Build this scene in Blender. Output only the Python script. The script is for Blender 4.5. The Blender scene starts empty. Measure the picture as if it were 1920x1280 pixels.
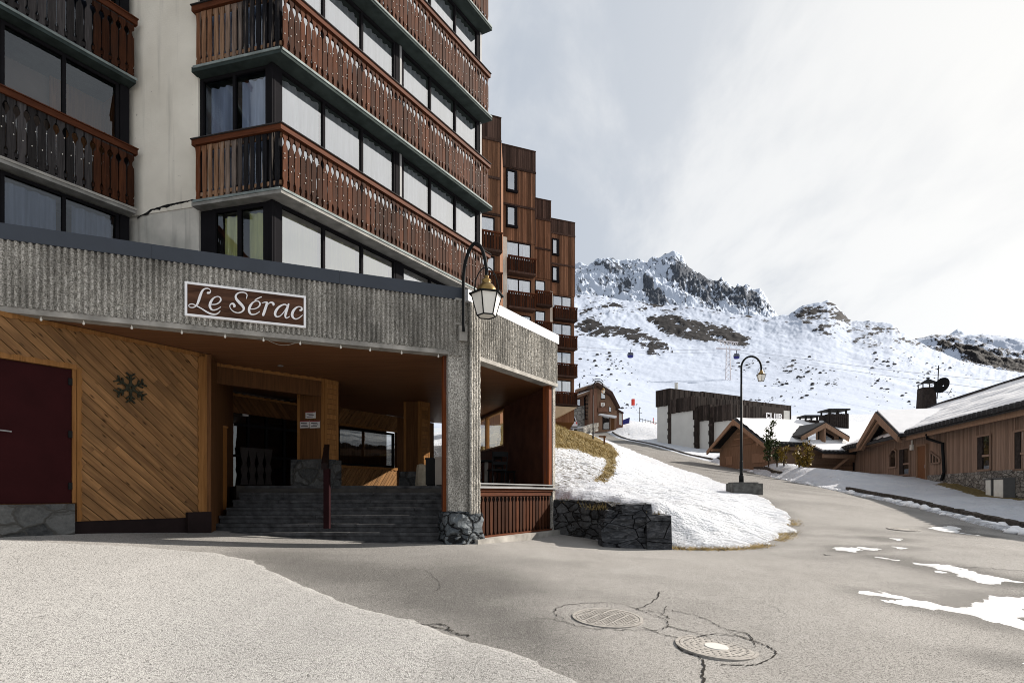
import bpy, math, random
import numpy as np
from mathutils import Vector, Matrix
R = math.radians
random.seed(7)
SC = bpy.context.scene
COL = SC.collection

# ---------------------------------------------------------------- camera
FPX, HX, HY, EYE = 1050.0, 960.0, 925.0, 1.55
cam_d = bpy.data.cameras.new('camera')
cam = bpy.data.objects.new('camera', cam_d); COL.objects.link(cam)
cam.location = (0, 0, EYE); cam.rotation_euler = (R(90), 0, 0)
cam_d.sensor_width = 36.0; cam_d.lens = 36.0 * FPX / 1920.0
cam_d.shift_y = (HY - 640.0) / 1920.0
cam_d.clip_start = 0.05; cam_d.clip_end = 12000
SC.camera = cam

# ---------------------------------------------------------------- light
SUN_AZ, SUN_EL = 67.1, 29.0           # azimuth measured from the view axis (+Y) towards +X
sd = Vector((math.sin(R(SUN_AZ)) * math.cos(R(SUN_EL)), math.cos(R(SUN_AZ)) * math.cos(R(SUN_EL)), math.sin(R(SUN_EL))))
sun_d = bpy.data.lights.new('sun', 'SUN'); sun = bpy.data.objects.new('sun', sun_d); COL.objects.link(sun)
sun_d.energy = 5.0; sun_d.angle = R(0.55); sun_d.color = (1.0, 0.925, 0.835)
sun.rotation_euler = sd.to_track_quat('Z', 'Y').to_euler()
sun.location = (60, 20, 60)

W = bpy.data.worlds.new('World'); SC.world = W; W.use_nodes = True
nt = W.node_tree; nt.nodes.clear()
def N(t, typ, **kw):
    n = t.nodes.new(typ)
    for k, v in kw.items(): setattr(n, k, v)
    return n
def setin(n, **kw):
    for k, v in kw.items(): n.inputs[k].default_value = v
out = N(nt, 'ShaderNodeOutputWorld'); bg = N(nt, 'ShaderNodeBackground')
bg.inputs['Strength'].default_value = 0.069
sky = N(nt, 'ShaderNodeTexSky', sky_type='NISHITA', sun_disc=False)
sky.sun_elevation = R(SUN_EL); sky.sun_rotation = R(SUN_AZ); sky.altitude = 2300; sky.dust_density = 1.5
tc = N(nt, 'ShaderNodeTexCoord')
sep = N(nt, 'ShaderNodeSeparateXYZ'); nt.links.new(tc.outputs['Generated'], sep.inputs[0])
def M(t, op, a, b=None, c=None, clamp=False):
    n = N(t, 'ShaderNodeMath', operation=op, use_clamp=clamp)
    for i, v in enumerate((a, b, c)):
        if v is None: continue
        if isinstance(v, (int, float)): n.inputs[i].default_value = v
        else: t.links.new(v, n.inputs[i])
    return n.outputs[0]
zz = M(nt, 'MAXIMUM', sep.outputs[2], 0.0); zz = M(nt, 'ADD', zz, 0.22)
cu = M(nt, 'DIVIDE', sep.outputs[0], zz); cv = M(nt, 'DIVIDE', sep.outputs[1], zz)
comb = N(nt, 'ShaderNodeCombineXYZ'); nt.links.new(cu, comb.inputs[0]); nt.links.new(cv, comb.inputs[1])
mp = N(nt, 'ShaderNodeMapping'); nt.links.new(comb.outputs[0], mp.inputs[0])
mp.inputs['Rotation'].default_value = (0, 0, R(28)); mp.inputs['Scale'].default_value = (1.0, 0.5, 1); mp.inputs['Location'].default_value = (1.2, 3.3, 0)
n1 = N(nt, 'ShaderNodeTexNoise'); setin(n1, Scale=1.6, Detail=9.0, Roughness=0.56, Distortion=0.55); nt.links.new(mp.outputs[0], n1.inputs['Vector'])
n2 = N(nt, 'ShaderNodeTexNoise'); setin(n2, Scale=3.6, Detail=7.0, Roughness=0.6, Distortion=0.3); nt.links.new(mp.outputs[0], n2.inputs['Vector'])
cl = M(nt, 'MULTIPLY_ADD', n2.outputs[0], 0.35, M(nt, 'MULTIPLY', n1.outputs[0], 0.75))
ramp = N(nt, 'ShaderNodeValToRGB'); nt.links.new(cl, ramp.inputs[0])
ramp.color_ramp.interpolation = 'EASE'
ramp.color_ramp.elements[0].position = 0.44; ramp.color_ramp.elements[0].color = (4.3, 4.75, 5.4, 1)
ramp.color_ramp.elements[1].position = 0.62; ramp.color_ramp.elements[1].color = (7.1, 7.25, 7.4, 1)
# thin high cloud is brightest round the sun
dotn = N(nt, 'ShaderNodeVectorMath', operation='DOT_PRODUCT'); nt.links.new(tc.outputs['Generated'], dotn.inputs[0])
gd = Vector((math.sin(R(60)) * math.cos(R(22)), math.cos(R(60)) * math.cos(R(22)), math.sin(R(22))))
dotn.inputs[1].default_value = gd
gl = M(nt, 'POWER', M(nt, 'MAXIMUM', dotn.outputs['Value'], 0.0), 4.5)
mixg = N(nt, 'ShaderNodeMix', data_type='RGBA', blend_type='MIX'); nt.links.new(M(nt, 'MULTIPLY', gl, 0.95, clamp=True), mixg.inputs['Factor'])
nt.links.new(ramp.outputs[0], mixg.inputs['A']); mixg.inputs['B'].default_value = (9.2, 8.95, 8.4, 1)
mixs = N(nt, 'ShaderNodeMix', data_type='RGBA', blend_type='MIX')
mixs.inputs['Factor'].default_value = 0.88
nt.links.new(sky.outputs[0], mixs.inputs['A']); nt.links.new(mixg.outputs['Result'], mixs.inputs['B'])
nt.links.new(mixs.outputs['Result'], bg.inputs['Color']); nt.links.new(bg.outputs[0], out.inputs[0])

SC.view_settings.view_transform = 'Standard'; SC.view_settings.look = 'None'
SC.view_settings.exposure = 0.86; SC.view_settings.gamma = 1.0
SC.render.engine = 'CYCLES'
SC.cycles.max_bounces = 7; SC.cycles.transparent_max_bounces = 12; SC.cycles.diffuse_bounces = 4
SC.cycles.use_denoising = True
SC.render.film_transparent = False
SC.cycles.filter_width = 1.0

# ---------------------------------------------------------------- helpers
def P(px, py, Y):                      # measured picture position at a known distance -> point
    return Vector(((px - HX) / FPX * Y, Y, EYE + (HY - py) / FPX * Y))
def cr(c, k=3):                        # catmull-rom resample of a list of tuples
    pts = [np.array(p, float) for p in c]; o = []
    for i in range(len(pts) - 1):
        p0 = pts[max(i - 1, 0)]; p1 = pts[i]; p2 = pts[i + 1]; p3 = pts[min(i + 2, len(pts) - 1)]
        for j in range(k):
            t = j / k
            o.append(0.5 * ((2 * p1) + (-p0 + p2) * t + (2 * p0 - 5 * p1 + 4 * p2 - p3) * t * t + (-p0 + 3 * p1 - 3 * p2 + p3) * t ** 3))
    o.append(pts[-1]); return o

class Fr:                              # a vertical plane: s along, n outward, z up
    def __init__(self, o, d):
        self.o = np.array(o[:2], float); d = np.array(d[:2], float); self.d = d / np.linalg.norm(d)
        self.n = np.array((self.d[1], -self.d[0]))
    def __call__(self, s, n, z):
        p = self.o + self.d * s + self.n * n
        return (p[0], p[1], z)
    def hit(self, px, py, n=0.0):
        r = np.array(((px - HX) / FPX, 1.0)); t = (self.o.dot(self.n) + n) / r.dot(self.n)
        return (r * t - self.o).dot(self.d), EYE + (HY - py) / FPX * t
    def s_at(self, px, n=0.0): return self.hit(px, 900, n)[0]

class MB:
    def __init__(self): self.v = []; self.f = []; self.t = []; self.g = []
    def add(self, verts, faces, tone=None, gv=None):
        b = len(self.v); tone = random.random() if tone is None else tone
        self.v += [tuple(v) for v in verts]; self.f += [tuple(i + b for i in f) for f in faces]
        self.t += [tone] * len(verts); self.g += [tuple(x) for x in (gv if gv is not None else verts)]
    def box(self, F, s0, s1, n0, n1, z0, z1, tone=None):
        c = [(s, n, z) for z in (z0, z1) for n in (n0, n1) for s in (s0, s1)]
        off = random.random() * 9
        self.add([F(*p) for p in c], [(0, 2, 3, 1), (4, 5, 7, 6), (0, 1, 5, 4), (1, 3, 7, 5), (3, 2, 6, 7), (2, 0, 4, 6)], tone, [(p[0] + off, p[1], p[2] + off) for p in c])
    def wbox(self, x0, x1, y0, y1, z0, z1, tone=None): self.box(WF, x0, x1, -y1, -y0, z0, z1, tone)
    def quad(self, a, b, c, d, tone=None, gv=None): self.add([a, b, c, d], [(0, 1, 2, 3)], tone, gv)
    def prism(self, pts, z0, z1, tone=None):           # plan polygon; z1 may be a list
        n = len(pts); zb = z0 if hasattr(z0, '__len__') else [z0] * n; zt = z1 if hasattr(z1, '__len__') else [z1] * n
        v = [(p[0], p[1], zb[i]) for i, p in enumerate(pts)] + [(p[0], p[1], zt[i]) for i, p in enumerate(pts)]
        f = [tuple(range(n))[::-1], tuple(range(n, 2 * n))] + [(i, (i + 1) % n, n + (i + 1) % n, n + i) for i in range(n)]
        self.add(v, f, tone)
    def fpoly(self, F, pts, n0, n1, tone=None, gv=None):  # polygon (s,z) in plane F extruded n0..n1
        k = len(pts); v = [F(s, n0, z) for s, z in pts] + [F(s, n1, z) for s, z in pts]
        f = [tuple(range(k))[::-1], tuple(range(k, 2 * k))] + [(i, (i + 1) % k, k + (i + 1) % k, k + i) for i in range(k)]
        g = gv if gv is not None else [(s, n0, z) for s, z in pts] + [(s, n1, z) for s, z in pts]
        self.add(v, f, tone, g)
    def tube(self, pts, r, seg=8, tone=None, cap=True):
        pts = [Vector(p) for p in pts]; n = len(pts); rr = r if hasattr(r, '__len__') else [r] * n
        v = []; f = []; up = None
        for i, p in enumerate(pts):
            d = (pts[min(i + 1, n - 1)] - pts[max(i - 1, 0)]).normalized()
            if up is None:
                up = Vector((0, 0, 1)) if abs(d.z) < 0.9 else Vector((1, 0, 0))
            x = d.cross(up).normalized(); up = x.cross(d).normalized()
            for k in range(seg):
                a = 2 * math.pi * k / seg; v.append(p + (x * math.cos(a) + up * math.sin(a)) * rr[i])
        for i in range(n - 1):
            for k in range(seg):
                f.append((i * seg + k, i * seg + (k + 1) % seg, (i + 1) * seg + (k + 1) % seg, (i + 1) * seg + k))
        if cap: f += [tuple(range(seg))[::-1], tuple(range((n - 1) * seg, n * seg))]
        self.add(v, f, tone)
    def lathe(self, c, prof, seg=16, rot=0.0, tone=None):
        v = []; f = []; n = len(prof)
        for r, z in prof:
            for k in range(seg):
                a = 2 * math.pi * k / seg + rot; v.append((c[0] + r * math.cos(a), c[1] + r * math.sin(a), c[2] + z))
        for i in range(n - 1):
            for k in range(seg):
                f.append((i * seg + k, i * seg + (k + 1) % seg, (i + 1) * seg + (k + 1) % seg, (i + 1) * seg + k))
        f += [tuple(range(seg))[::-1], tuple(range((n - 1) * seg, n * seg))]
        self.add(v, f, tone)
    def beam(self, a, b, w, h, tone=None):             # box along a->b, w horizontal, h vertical-ish
        a = Vector(a); b = Vector(b); d = (b - a).normalized()
        x = d.cross(Vector((0, 0, 1)));  x = x.normalized() if x.length > 1e-4 else Vector((1, 0, 0)); u = x.cross(d)
        v = [p + x * (sx * w / 2) + u * (su * h / 2) for p in (a, b) for su in (-1, 1) for sx in (-1, 1)]
        L = (b - a).length; g = [(sx * w, su * h, q) for q in (0, L) for su in (-1, 1) for sx in (-1, 1)]
        self.add(v, [(0, 1, 3, 2), (4, 6, 7, 5), (0, 4, 5, 1), (1, 5, 7, 3), (3, 7, 6, 2), (2, 6, 4, 0)], tone, g)
    @staticmethod
    def each(name, mat, parent, F, boxes):    # one part per box
        for b in boxes: m = MB(); m.box(F, *b); m.build(name, mat, parent)
    def build(self, name, mat, parent=None, smooth=False):
        me = bpy.data.meshes.new(name)
        o = bpy.data.objects.new(name, me); COL.objects.link(o)
        off = Vector((0, 0, 0)); p = parent
        while p is not None: off += Vector(p.location); p = p.parent
        if parent is not None: o.parent = parent
        va = np.array(self.v, float).reshape(-1, 3) - np.array(off)
        me.from_pydata(va.tolist(), [], self.f)
        a = me.attributes.new('tone', 'FLOAT', 'POINT'); a.data.foreach_set('value', np.array(self.t, np.float32))
        a = me.attributes.new('gv', 'FLOAT_VECTOR', 'POINT'); a.data.foreach_set('vector', np.array(self.g, np.float32).ravel())
        me.materials.append(mat)
        if smooth: me.polygons.foreach_set('use_smooth', [True] * len(me.polygons))
        me.update()
        return o
WF = Fr((0, 0), (1, 0))
def tag(o, label=None, cat=None, group=None, kind=None):
    for k, v in (('label', label), ('category', cat), ('group', group), ('kind', kind)):
        if v: o[k] = v
    return o
def thing(name, loc, label, cat, group=None):
    o = bpy.data.objects.new(name, None); COL.objects.link(o); o.location = loc; o.empty_display_size = 0.2
    return tag(o, label, cat, group)
def copy_tree(o, parent=None):
    c = o.copy(); COL.objects.link(c)
    if parent is not None: c.parent = parent
    for ch in list(o.children): copy_tree(ch, c)
    return c
def one(name, mb, mat, label, cat, group=None, smooth=False):   # a thing that is one mesh
    return tag(mb.build(name, mat, None, smooth), label, cat, group)
def struct(name, mb, mat, smooth=False): return tag(mb.build(name, mat, None, smooth), kind='structure')
def X2(p, d, q, e):                    # 2-D line intersection
    A = np.array(((d[0], -e[0]), (d[1], -e[1]))); t = np.linalg.solve(A, np.array(q) - np.array(p)); return np.array(p) + np.array(d) * t[0]

# numpy value noise
def _h(ix, iy, seed):
    n = (ix.astype(np.int64) * 374761393 + iy.astype(np.int64) * 668265263 + seed * 1442695041) & 0xffffffff
    n = ((n ^ (n >> 13)) * 1274126177) & 0xffffffff
    return ((n ^ (n >> 16)) & 0xffff) / 65535.0
def vnoise(x, y, seed=0):
    x = np.asarray(x, float); y = np.asarray(y, float)
    ix = np.floor(x); iy = np.floor(y); fx = x - ix; fy = y - iy
    fx = fx * fx * (3 - 2 * fx); fy = fy * fy * (3 - 2 * fy)
    a = _h(ix, iy, seed); b = _h(ix + 1, iy, seed); c = _h(ix, iy + 1, seed); d = _h(ix + 1, iy + 1, seed)
    return (a * (1 - fx) + b * fx) * (1 - fy) + (c * (1 - fx) + d * fx) * fy
def fbm(x, y, oct=5, seed=0, gain=0.5):
    s = 0; a = 1; t = 0
    for i in range(oct):
        s = s + a * vnoise(x, y, seed + i * 17); t += a; a *= gain; x = x * 2.03 + 11.3; y = y * 2.03 + 5.7
    return s / t
def sstep(a, b, x): t = np.clip((x - a) / (b - a), 0, 1); return t * t * (3 - 2 * t)
def sdf(px, py, poly):                 # signed distance, negative inside
    poly = np.array(poly, float); d2 = np.full(np.shape(px), 1e18); ins = np.zeros(np.shape(px), bool)
    for i in range(len(poly)):
        a = poly[i - 1]; b = poly[i]; e = b - a
        wx = px - a[0]; wy = py - a[1]; t = np.clip((wx * e[0] + wy * e[1]) / (e.dot(e) + 1e-12), 0, 1)
        d2 = np.minimum(d2, (wx - e[0] * t) ** 2 + (wy - e[1] * t) ** 2)
        c = ((a[1] > py) != (b[1] > py)); 
        with np.errstate(divide='ignore', invalid='ignore'):
            xi = a[0] + (py - a[1]) * e[0] / (e[1] if e[1] != 0 else 1e-12)
        ins ^= (c & (px < xi))
    d = np.sqrt(d2); return np.where(ins, -d, d)
def grid_mesh(name, X, Y, Z, mat, attrs=None, keep=None, smooth=True, parent=None):
    ny, nx = X.shape
    v = np.stack((X, Y, Z), -1).reshape(-1, 3)
    i = np.arange(ny * nx).reshape(ny, nx)
    q = np.stack((i[:-1, :-1], i[:-1, 1:], i[1:, 1:], i[1:, :-1]), -1).reshape(-1, 4)
    if keep is not None:
        k = keep.ravel(); q = q[k[q].any(1)]
    me = bpy.data.meshes.new(name); o = bpy.data.objects.new(name, me); COL.objects.link(o)
    me.vertices.add(len(v)); me.vertices.foreach_set('co', v.ravel())
    me.loops.add(q.size); me.loops.foreach_set('vertex_index', q.ravel().astype(np.int32))
    me.polygons.add(len(q)); me.polygons.foreach_set('loop_start', np.arange(0, q.size, 4, dtype=np.int32)); me.polygons.foreach_set('loop_total', np.full(len(q), 4, np.int32))
    me.update(calc_edges=True); me.validate()
    if smooth: me.polygons.foreach_set('use_smooth', [True] * len(me.polygons))
    for k2, a in (attrs or {}).items():
        at = me.attributes.new(k2, 'FLOAT', 'POINT'); at.data.foreach_set('value', a.ravel().astype(np.float32))
    me.materials.append(mat)
    return o
# ---------------------------------------------------------------- materials
def newmat(name):
    m = bpy.data.materials.new(name); m.use_nodes = True; t = m.node_tree
    b = t.nodes['Principled BSDF']; b.inputs['Specular IOR Level'].default_value = 0.06; return m, t, b
def coords(t, kind='gv', scale=(1, 1, 1), rot=(0, 0, 0)):
    if kind == 'gv': o = N(t, 'ShaderNodeAttribute', attribute_name='gv').outputs['Vector']
    elif kind == 'geo': o = N(t, 'ShaderNodeNewGeometry').outputs['Position']
    mp = N(t, 'ShaderNodeMapping'); mp.inputs['Scale'].default_value = scale; mp.inputs['Rotation'].default_value = rot
    t.links.new(o, mp.inputs[0]); return mp.outputs[0]
def noise(t, vec, scale, detail=4, rough=0.55, dist=0.0):
    n = N(t, 'ShaderNodeTexNoise'); setin(n, Scale=scale, Detail=detail, Roughness=rough, Distortion=dist); t.links.new(vec, n.inputs['Vector']); return n.outputs[0]
def ramp2(t, fac, stops, interp='LINEAR'):
    r = N(t, 'ShaderNodeValToRGB'); r.color_ramp.interpolation = interp
    while len(r.color_ramp.elements) < len(stops): r.color_ramp.elements.new(0.5)
    for e, (p, c) in zip(r.color_ramp.elements, stops):
        e.position = p; e.color = (c[0], c[1], c[2], 1) if hasattr(c, '__len__') else (c, c, c, 1)
    t.links.new(fac, r.inputs[0]); return r.outputs[0]
def mixc(t, fac, a, b, mode='MIX'):
    n = N(t, 'ShaderNodeMix', data_type='RGBA', blend_type=mode)
    for nm, v in (('Factor', fac), ('A', a), ('B', b)):
        if isinstance(v, (int, float)): n.inputs[nm].default_value = v
        elif isinstance(v, tuple): n.inputs[nm].default_value = (v[0], v[1], v[2], 1)
        else: t.links.new(v, n.inputs[nm])
    return n.outputs['Result']
def bump(t, b, h, strength=0.5, dist=0.02):
    n = N(t, 'ShaderNodeBump'); setin(n, Strength=strength, Distance=dist); t.links.new(h, n.inputs['Height']); t.links.new(n.outputs[0], b.inputs['Normal'])
def attr(t, nm): return N(t, 'ShaderNodeAttribute', attribute_name=nm).outputs['Fac']
def plain(name, c, rough=0.6, var=0.18, sc=6.0, metal=0.0, bmp=0.15, bsc=40.0, spec=None):
    m, t, b = newmat(name); v = coords(t, 'geo')
    f = noise(t, v, sc, 5); col = ramp2(t, f, [(0.3, tuple(x * (1 - var) for x in c)), (0.7, tuple(min(1, x * (1 + var)) for x in c))])
    t.links.new(col, b.inputs['Base Color']); setin(b, Roughness=rough, Metallic=metal)
    b.inputs['Specular IOR Level'].default_value = spec if spec is not None else (0.4 if rough < 0.5 else 0.08)
    if bmp: bump(t, b, noise(t, v, bsc, 3), bmp, 0.01)
    return m
def wood(name, c0, c1, rough=0.7, gs=(30, 30, 1.6), tone=0.6, knots=0.0, dirt=0.0, bmp=0.35, streak=None):
    m, t, b = newmat(name); v = coords(t, 'gv', gs)
    g = noise(t, v, 1.0, 6, 0.6, 0.6)
    col = ramp2(t, g, [(0.25, c0), (0.75, c1)])
    tn = attr(t, 'tone')
    k = M(t, 'MULTIPLY_ADD', tn, tone, 1.0 - tone * 0.5)
    col = mixc(t, 1.0, col, mixc(t, 1.0, (1, 1, 1), k, 'MULTIPLY') if False else _gray(t, k), 'MULTIPLY')
    if knots:
        vo = N(t, 'ShaderNodeTexVoronoi'); setin(vo, Scale=1.0); t.links.new(coords(t, 'gv', (9, 9, 2.6)), vo.inputs['Vector'])
        kn = ramp2(t, vo.outputs['Distance'], [(0.05, 1.0), (0.17, 0.0)])
        col = mixc(t, M(t, 'MULTIPLY', kn, knots), col, tuple(x * 0.28 for x in c0))
    if dirt:
        d = ramp2(t, noise(t, coords(t, 'gv', (3, 3, 0.8)), 1.3, 5), [(0.42, 0.0), (0.7, 1.0)])
        col = mixc(t, M(t, 'MULTIPLY', d, dirt), col, (0.018, 0.014, 0.012))
    if streak:
        d = ramp2(t, noise(t, coords(t, 'gv', (14, 14, 0.5)), 1.0, 3), [(0.5, 0.0), (0.62, 1.0)])
        col = mixc(t, M(t, 'MULTIPLY', d, 0.75), col, streak)
    t.links.new(col, b.inputs['Base Color']); setin(b, Roughness=rough); b.inputs['Specular IOR Level'].default_value = 0.06
    if bmp: bump(t, b, g, bmp, 0.008)
    return m
def _gray(t, k):
    c = N(t, 'ShaderNodeCombineColor')
    for i in range(3): t.links.new(k, c.inputs[i])
    return c.outputs[0]
def stone(name, c0, c1, mortar, scale=(2.2, 2.2, 3.6), gap=0.06, bmp=0.9, edge=0.05):
    m, t, b = newmat(name); v0 = coords(t, 'gv', scale)
    wob = N(t, 'ShaderNodeTexNoise'); setin(wob, Scale=1.6, Detail=2.0); t.links.new(v0, wob.inputs['Vector'])
    add = N(t, 'ShaderNodeVectorMath', operation='MULTIPLY_ADD'); t.links.new(wob.outputs['Color'], add.inputs[0]); add.inputs[1].default_value = (0.5, 0.5, 0.5); t.links.new(v0, add.inputs[2])
    v = add.outputs[0]
    e = N(t, 'ShaderNodeTexVoronoi', feature='DISTANCE_TO_EDGE'); setin(e, Scale=1.0); t.links.new(v, e.inputs['Vector'])
    c = N(t, 'ShaderNodeTexVoronoi'); setin(c, Scale=1.0); t.links.new(v, c.inputs['Vector'])
    sp = N(t, 'ShaderNodeSeparateColor'); t.links.new(c.outputs['Color'], sp.inputs[0])
    fine = noise(t, coords(t, 'gv', (1, 1, 1)), 11, 8, 0.72)
    f = M(t, 'ADD', M(t, 'MULTIPLY', sp.outputs[0], 0.42), M(t, 'MULTIPLY_ADD', fine, 1.1, -0.28))
    col = ramp2(t, f, [(0.2, c0), (0.85, c1)])
    mask = ramp2(t, e.outputs['Distance'], [(gap * 0.5, 1.0), (gap, 0.0)])
    col = mixc(t, mask, col, mortar); t.links.new(col, b.inputs['Base Color']); setin(b, Roughness=0.85)
    h = M(t, 'MULTIPLY_ADD', ramp2(t, e.outputs['Distance'], [(0.0, 0.0), (gap * 2.5, 1.0)]), 1.0, M(t, 'MULTIPLY', fine, 0.35))
    bump(t, b, h, bmp, edge)
    return m

M_white = None
def _white():
    m, t, b = newmat('render_wall'); v = coords(t, 'geo')
    f = noise(t, v, 0.9, 5); col = ramp2(t, f, [(0.3, (0.64, 0.595, 0.51)), (0.7, (0.80, 0.755, 0.66))])
    s = ramp2(t, noise(t, coords(t, 'geo', (5, 5, 0.35)), 1.0, 4), [(0.55, 0.0), (0.8, 0.5)])
    col = mixc(t, s, col, (0.26, 0.24, 0.21))
    st = ramp2(t, noise(t, coords(t, 'geo', (7, 7, 7)), 1.0, 3), [(0.7, 0.0), (0.76, 0.6)])
    col = mixc(t, st, col, (0.22, 0.20, 0.18))
    t.links.new(col, b.inputs['Base Color']); setin(b, Roughness=0.9)
    br = N(t, 'ShaderNodeTexBrick'); t.links.new(coords(t, 'gv', (4, 4, 4), (R(90), 0, 0)), br.inputs['Vector']); setin(br, Scale=1.3); br.inputs['Mortar Size'].default_value = 0.012
    h = M(t, 'ADD', M(t, 'MULTIPLY', noise(t, v, 45, 4), 0.7), M(t, 'MULTIPLY', br.outputs['Fac'], -0.35)); bump(t, b, h, 0.35, 0.01); return m
M_white = _white()
def _stained():
    m, t, b = newmat('stained_concrete'); v = coords(t, 'geo')
    col = ramp2(t, noise(t, v, 1.6, 6), [(0.3, (0.38, 0.37, 0.335)), (0.72, (0.62, 0.59, 0.53))])
    s = ramp2(t, noise(t, coords(t, 'geo', (6, 6, 0.4)), 1.0, 4), [(0.5, 0.0), (0.75, 0.7)])
    col = mixc(t, s, col, (0.15, 0.145, 0.135)); t.links.new(col, b.inputs['Base Color']); setin(b, Roughness=0.9); bump(t, b, noise(t, v, 40, 4), 0.3, 0.01); return m
M_stained = _stained()
def _rib():
    m, t, b = newmat('ribbed_concrete'); v = coords(t, 'geo')
    sp = noise(t, v, 38, 5, 0.75); big = noise(t, coords(t, 'geo', (1, 1, 0.35)), 2.0, 5)
    col = ramp2(t, sp, [(0.36, (0.085, 0.078, 0.068)), (0.50, (0.37, 0.35, 0.312)), (0.64, (0.74, 0.71, 0.65))])
    col = mixc(t, ramp2(t, big, [(0.42, 0.0), (0.68, 0.72)]), col, (0.085, 0.08, 0.07))
    t.links.new(col, b.inputs['Base Color']); setin(b, Roughness=0.95); bump(t, b, noise(t, v, 42, 5, 0.7), 0.8, 0.02); return m
M_rib = _rib()
M_conc = plain('grey_concrete', (0.30, 0.285, 0.26), 0.9, 0.35, 3, bmp=0.4)
M_slabc = plain('slab_concrete', (0.23, 0.225, 0.21), 0.85, 0.3, 4)
M_slabg = plain('slab_paint', (0.034, 0.045, 0.043), 0.8, 0.3, 4, spec=0.05)
M_lip = plain('slab_edge_paint', (0.19, 0.22, 0.215), 0.7, 0.3, 5, spec=0.1)
M_coping = plain('dark_coping_metal', (0.030, 0.037, 0.050), 0.42, 0.12, 2, bmp=0.0)
M_coping_w = plain('pale_coping_metal', (0.55, 0.56, 0.58), 0.35, 0.08, 2, bmp=0.0)
M_black = plain('black_frame', (0.011, 0.0105, 0.012), 0.85, 0.1, 3, bmp=0.0, spec=0.03)
M_alu = plain('aluminium_frame', (0.26, 0.26, 0.26), 0.6, 0.1, 3, bmp=0.0)
M_picket = wood('red_brown_wood', (0.020, 0.0072, 0.0040), (0.074, 0.0255, 0.0108), 0.72, (40, 40, 2.2), 1.0, dirt=0.4)
M_picket_dark = wood('weathered_black_wood', (0.020, 0.018, 0.018), (0.060, 0.055, 0.055), 0.85, (40, 40, 2.2), 0.9)
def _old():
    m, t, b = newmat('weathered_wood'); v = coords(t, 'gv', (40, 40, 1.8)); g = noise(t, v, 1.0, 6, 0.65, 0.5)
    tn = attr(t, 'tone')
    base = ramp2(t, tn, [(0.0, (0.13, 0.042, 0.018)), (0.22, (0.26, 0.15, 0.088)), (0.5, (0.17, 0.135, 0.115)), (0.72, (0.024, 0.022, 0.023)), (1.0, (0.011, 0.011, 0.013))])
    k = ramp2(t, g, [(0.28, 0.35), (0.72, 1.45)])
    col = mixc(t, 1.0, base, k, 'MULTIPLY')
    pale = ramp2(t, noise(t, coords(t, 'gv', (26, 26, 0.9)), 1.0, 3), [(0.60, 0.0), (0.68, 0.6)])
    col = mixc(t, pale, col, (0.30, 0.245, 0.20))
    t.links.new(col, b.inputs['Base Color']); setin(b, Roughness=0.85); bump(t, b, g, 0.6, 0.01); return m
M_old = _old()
M_rail = wood('handrail_wood', (0.045, 0.015, 0.008), (0.12, 0.040, 0.018), 0.65, (3, 30, 30), 0.3)
M_redpost = wood('red_painted_post', (0.085, 0.022, 0.008), (0.19, 0.055, 0.018), 0.6, (30, 30, 1.5), 0.2, streak=(0.07, 0.035, 0.03))
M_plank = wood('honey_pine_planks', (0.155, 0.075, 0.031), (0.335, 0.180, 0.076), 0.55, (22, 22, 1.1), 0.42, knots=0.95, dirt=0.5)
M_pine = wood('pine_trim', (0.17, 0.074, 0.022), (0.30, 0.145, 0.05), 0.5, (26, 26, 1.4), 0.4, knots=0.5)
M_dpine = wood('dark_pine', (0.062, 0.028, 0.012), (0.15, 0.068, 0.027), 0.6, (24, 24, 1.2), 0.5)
M_soffit = wood('soffit_boards', (0.095, 0.042, 0.020), (0.18, 0.083, 0.040), 0.5, (1.2, 24, 24), 0.5)
M_maroon = plain('maroon_door_paint', (0.026, 0.0048, 0.0055), 0.6, 0.15, 2, bmp=0.05, spec=0.06)
M_brown = plain('brown_wall_paint', (0.095, 0.038, 0.024), 0.7, 0.3, 3)
M_step = plain('stair_stone', (0.056, 0.056, 0.058), 0.8, 0.5, 6, bmp=0.5)
M_floor = plain('porch_floor', (0.06, 0.055, 0.05), 0.7, 0.3, 4)
M_stone_plinth = stone('plinth_stone', (0.04, 0.042, 0.044), (0.145, 0.145, 0.14), (0.075, 0.073, 0.068), (2.6, 2.6, 3.8), 0.07, 0.7)
M_stone_dark = stone('dark_drystone', (0.022, 0.0225, 0.024), (0.115, 0.116, 0.118), (0.020, 0.019, 0.018), (3.6, 3.6, 5.6), 0.05, 0.9, 0.06)
M_stone_house = stone('house_stone', (0.11, 0.10, 0.09), (0.34, 0.32, 0.29), (0.07, 0.065, 0.06), (3.2, 3.2, 5.5), 0.06, 0.8)
def _slate():
    m, t, b = newmat('split_slate'); v = coords(t, 'geo', (1, 1, 2.6)); f = noise(t, v, 5, 8, 0.7, 0.8)
    col = ramp2(t, f, [(0.3, (0.018, 0.020, 0.023)), (0.52, (0.062, 0.064, 0.070)), (0.74, (0.19, 0.195, 0.205))])
    e = N(t, 'ShaderNodeTexVoronoi', feature='DISTANCE_TO_EDGE'); setin(e, Scale=1.0); t.links.new(coords(t, 'geo', (1.6, 1.6, 3.3), (0.2, 0.3, 0)), e.inputs['Vector'])
    cr_ = ramp2(t, e.outputs['Distance'], [(0.0, 1.0), (0.022, 0.0)]); col = mixc(t, cr_, col, (0.006, 0.006, 0.007)); t.links.new(col, b.inputs['Base Color']); setin(b, Roughness=0.8)
    bump(t, b, M(t, 'SUBTRACT', f, cr_), 1.0, 0.07); return m
M_slate = _slate()
M_gold = plain('brass', (0.24, 0.155, 0.055), 0.32, 0.25, 14, metal=0.85, bmp=0.1)
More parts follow.
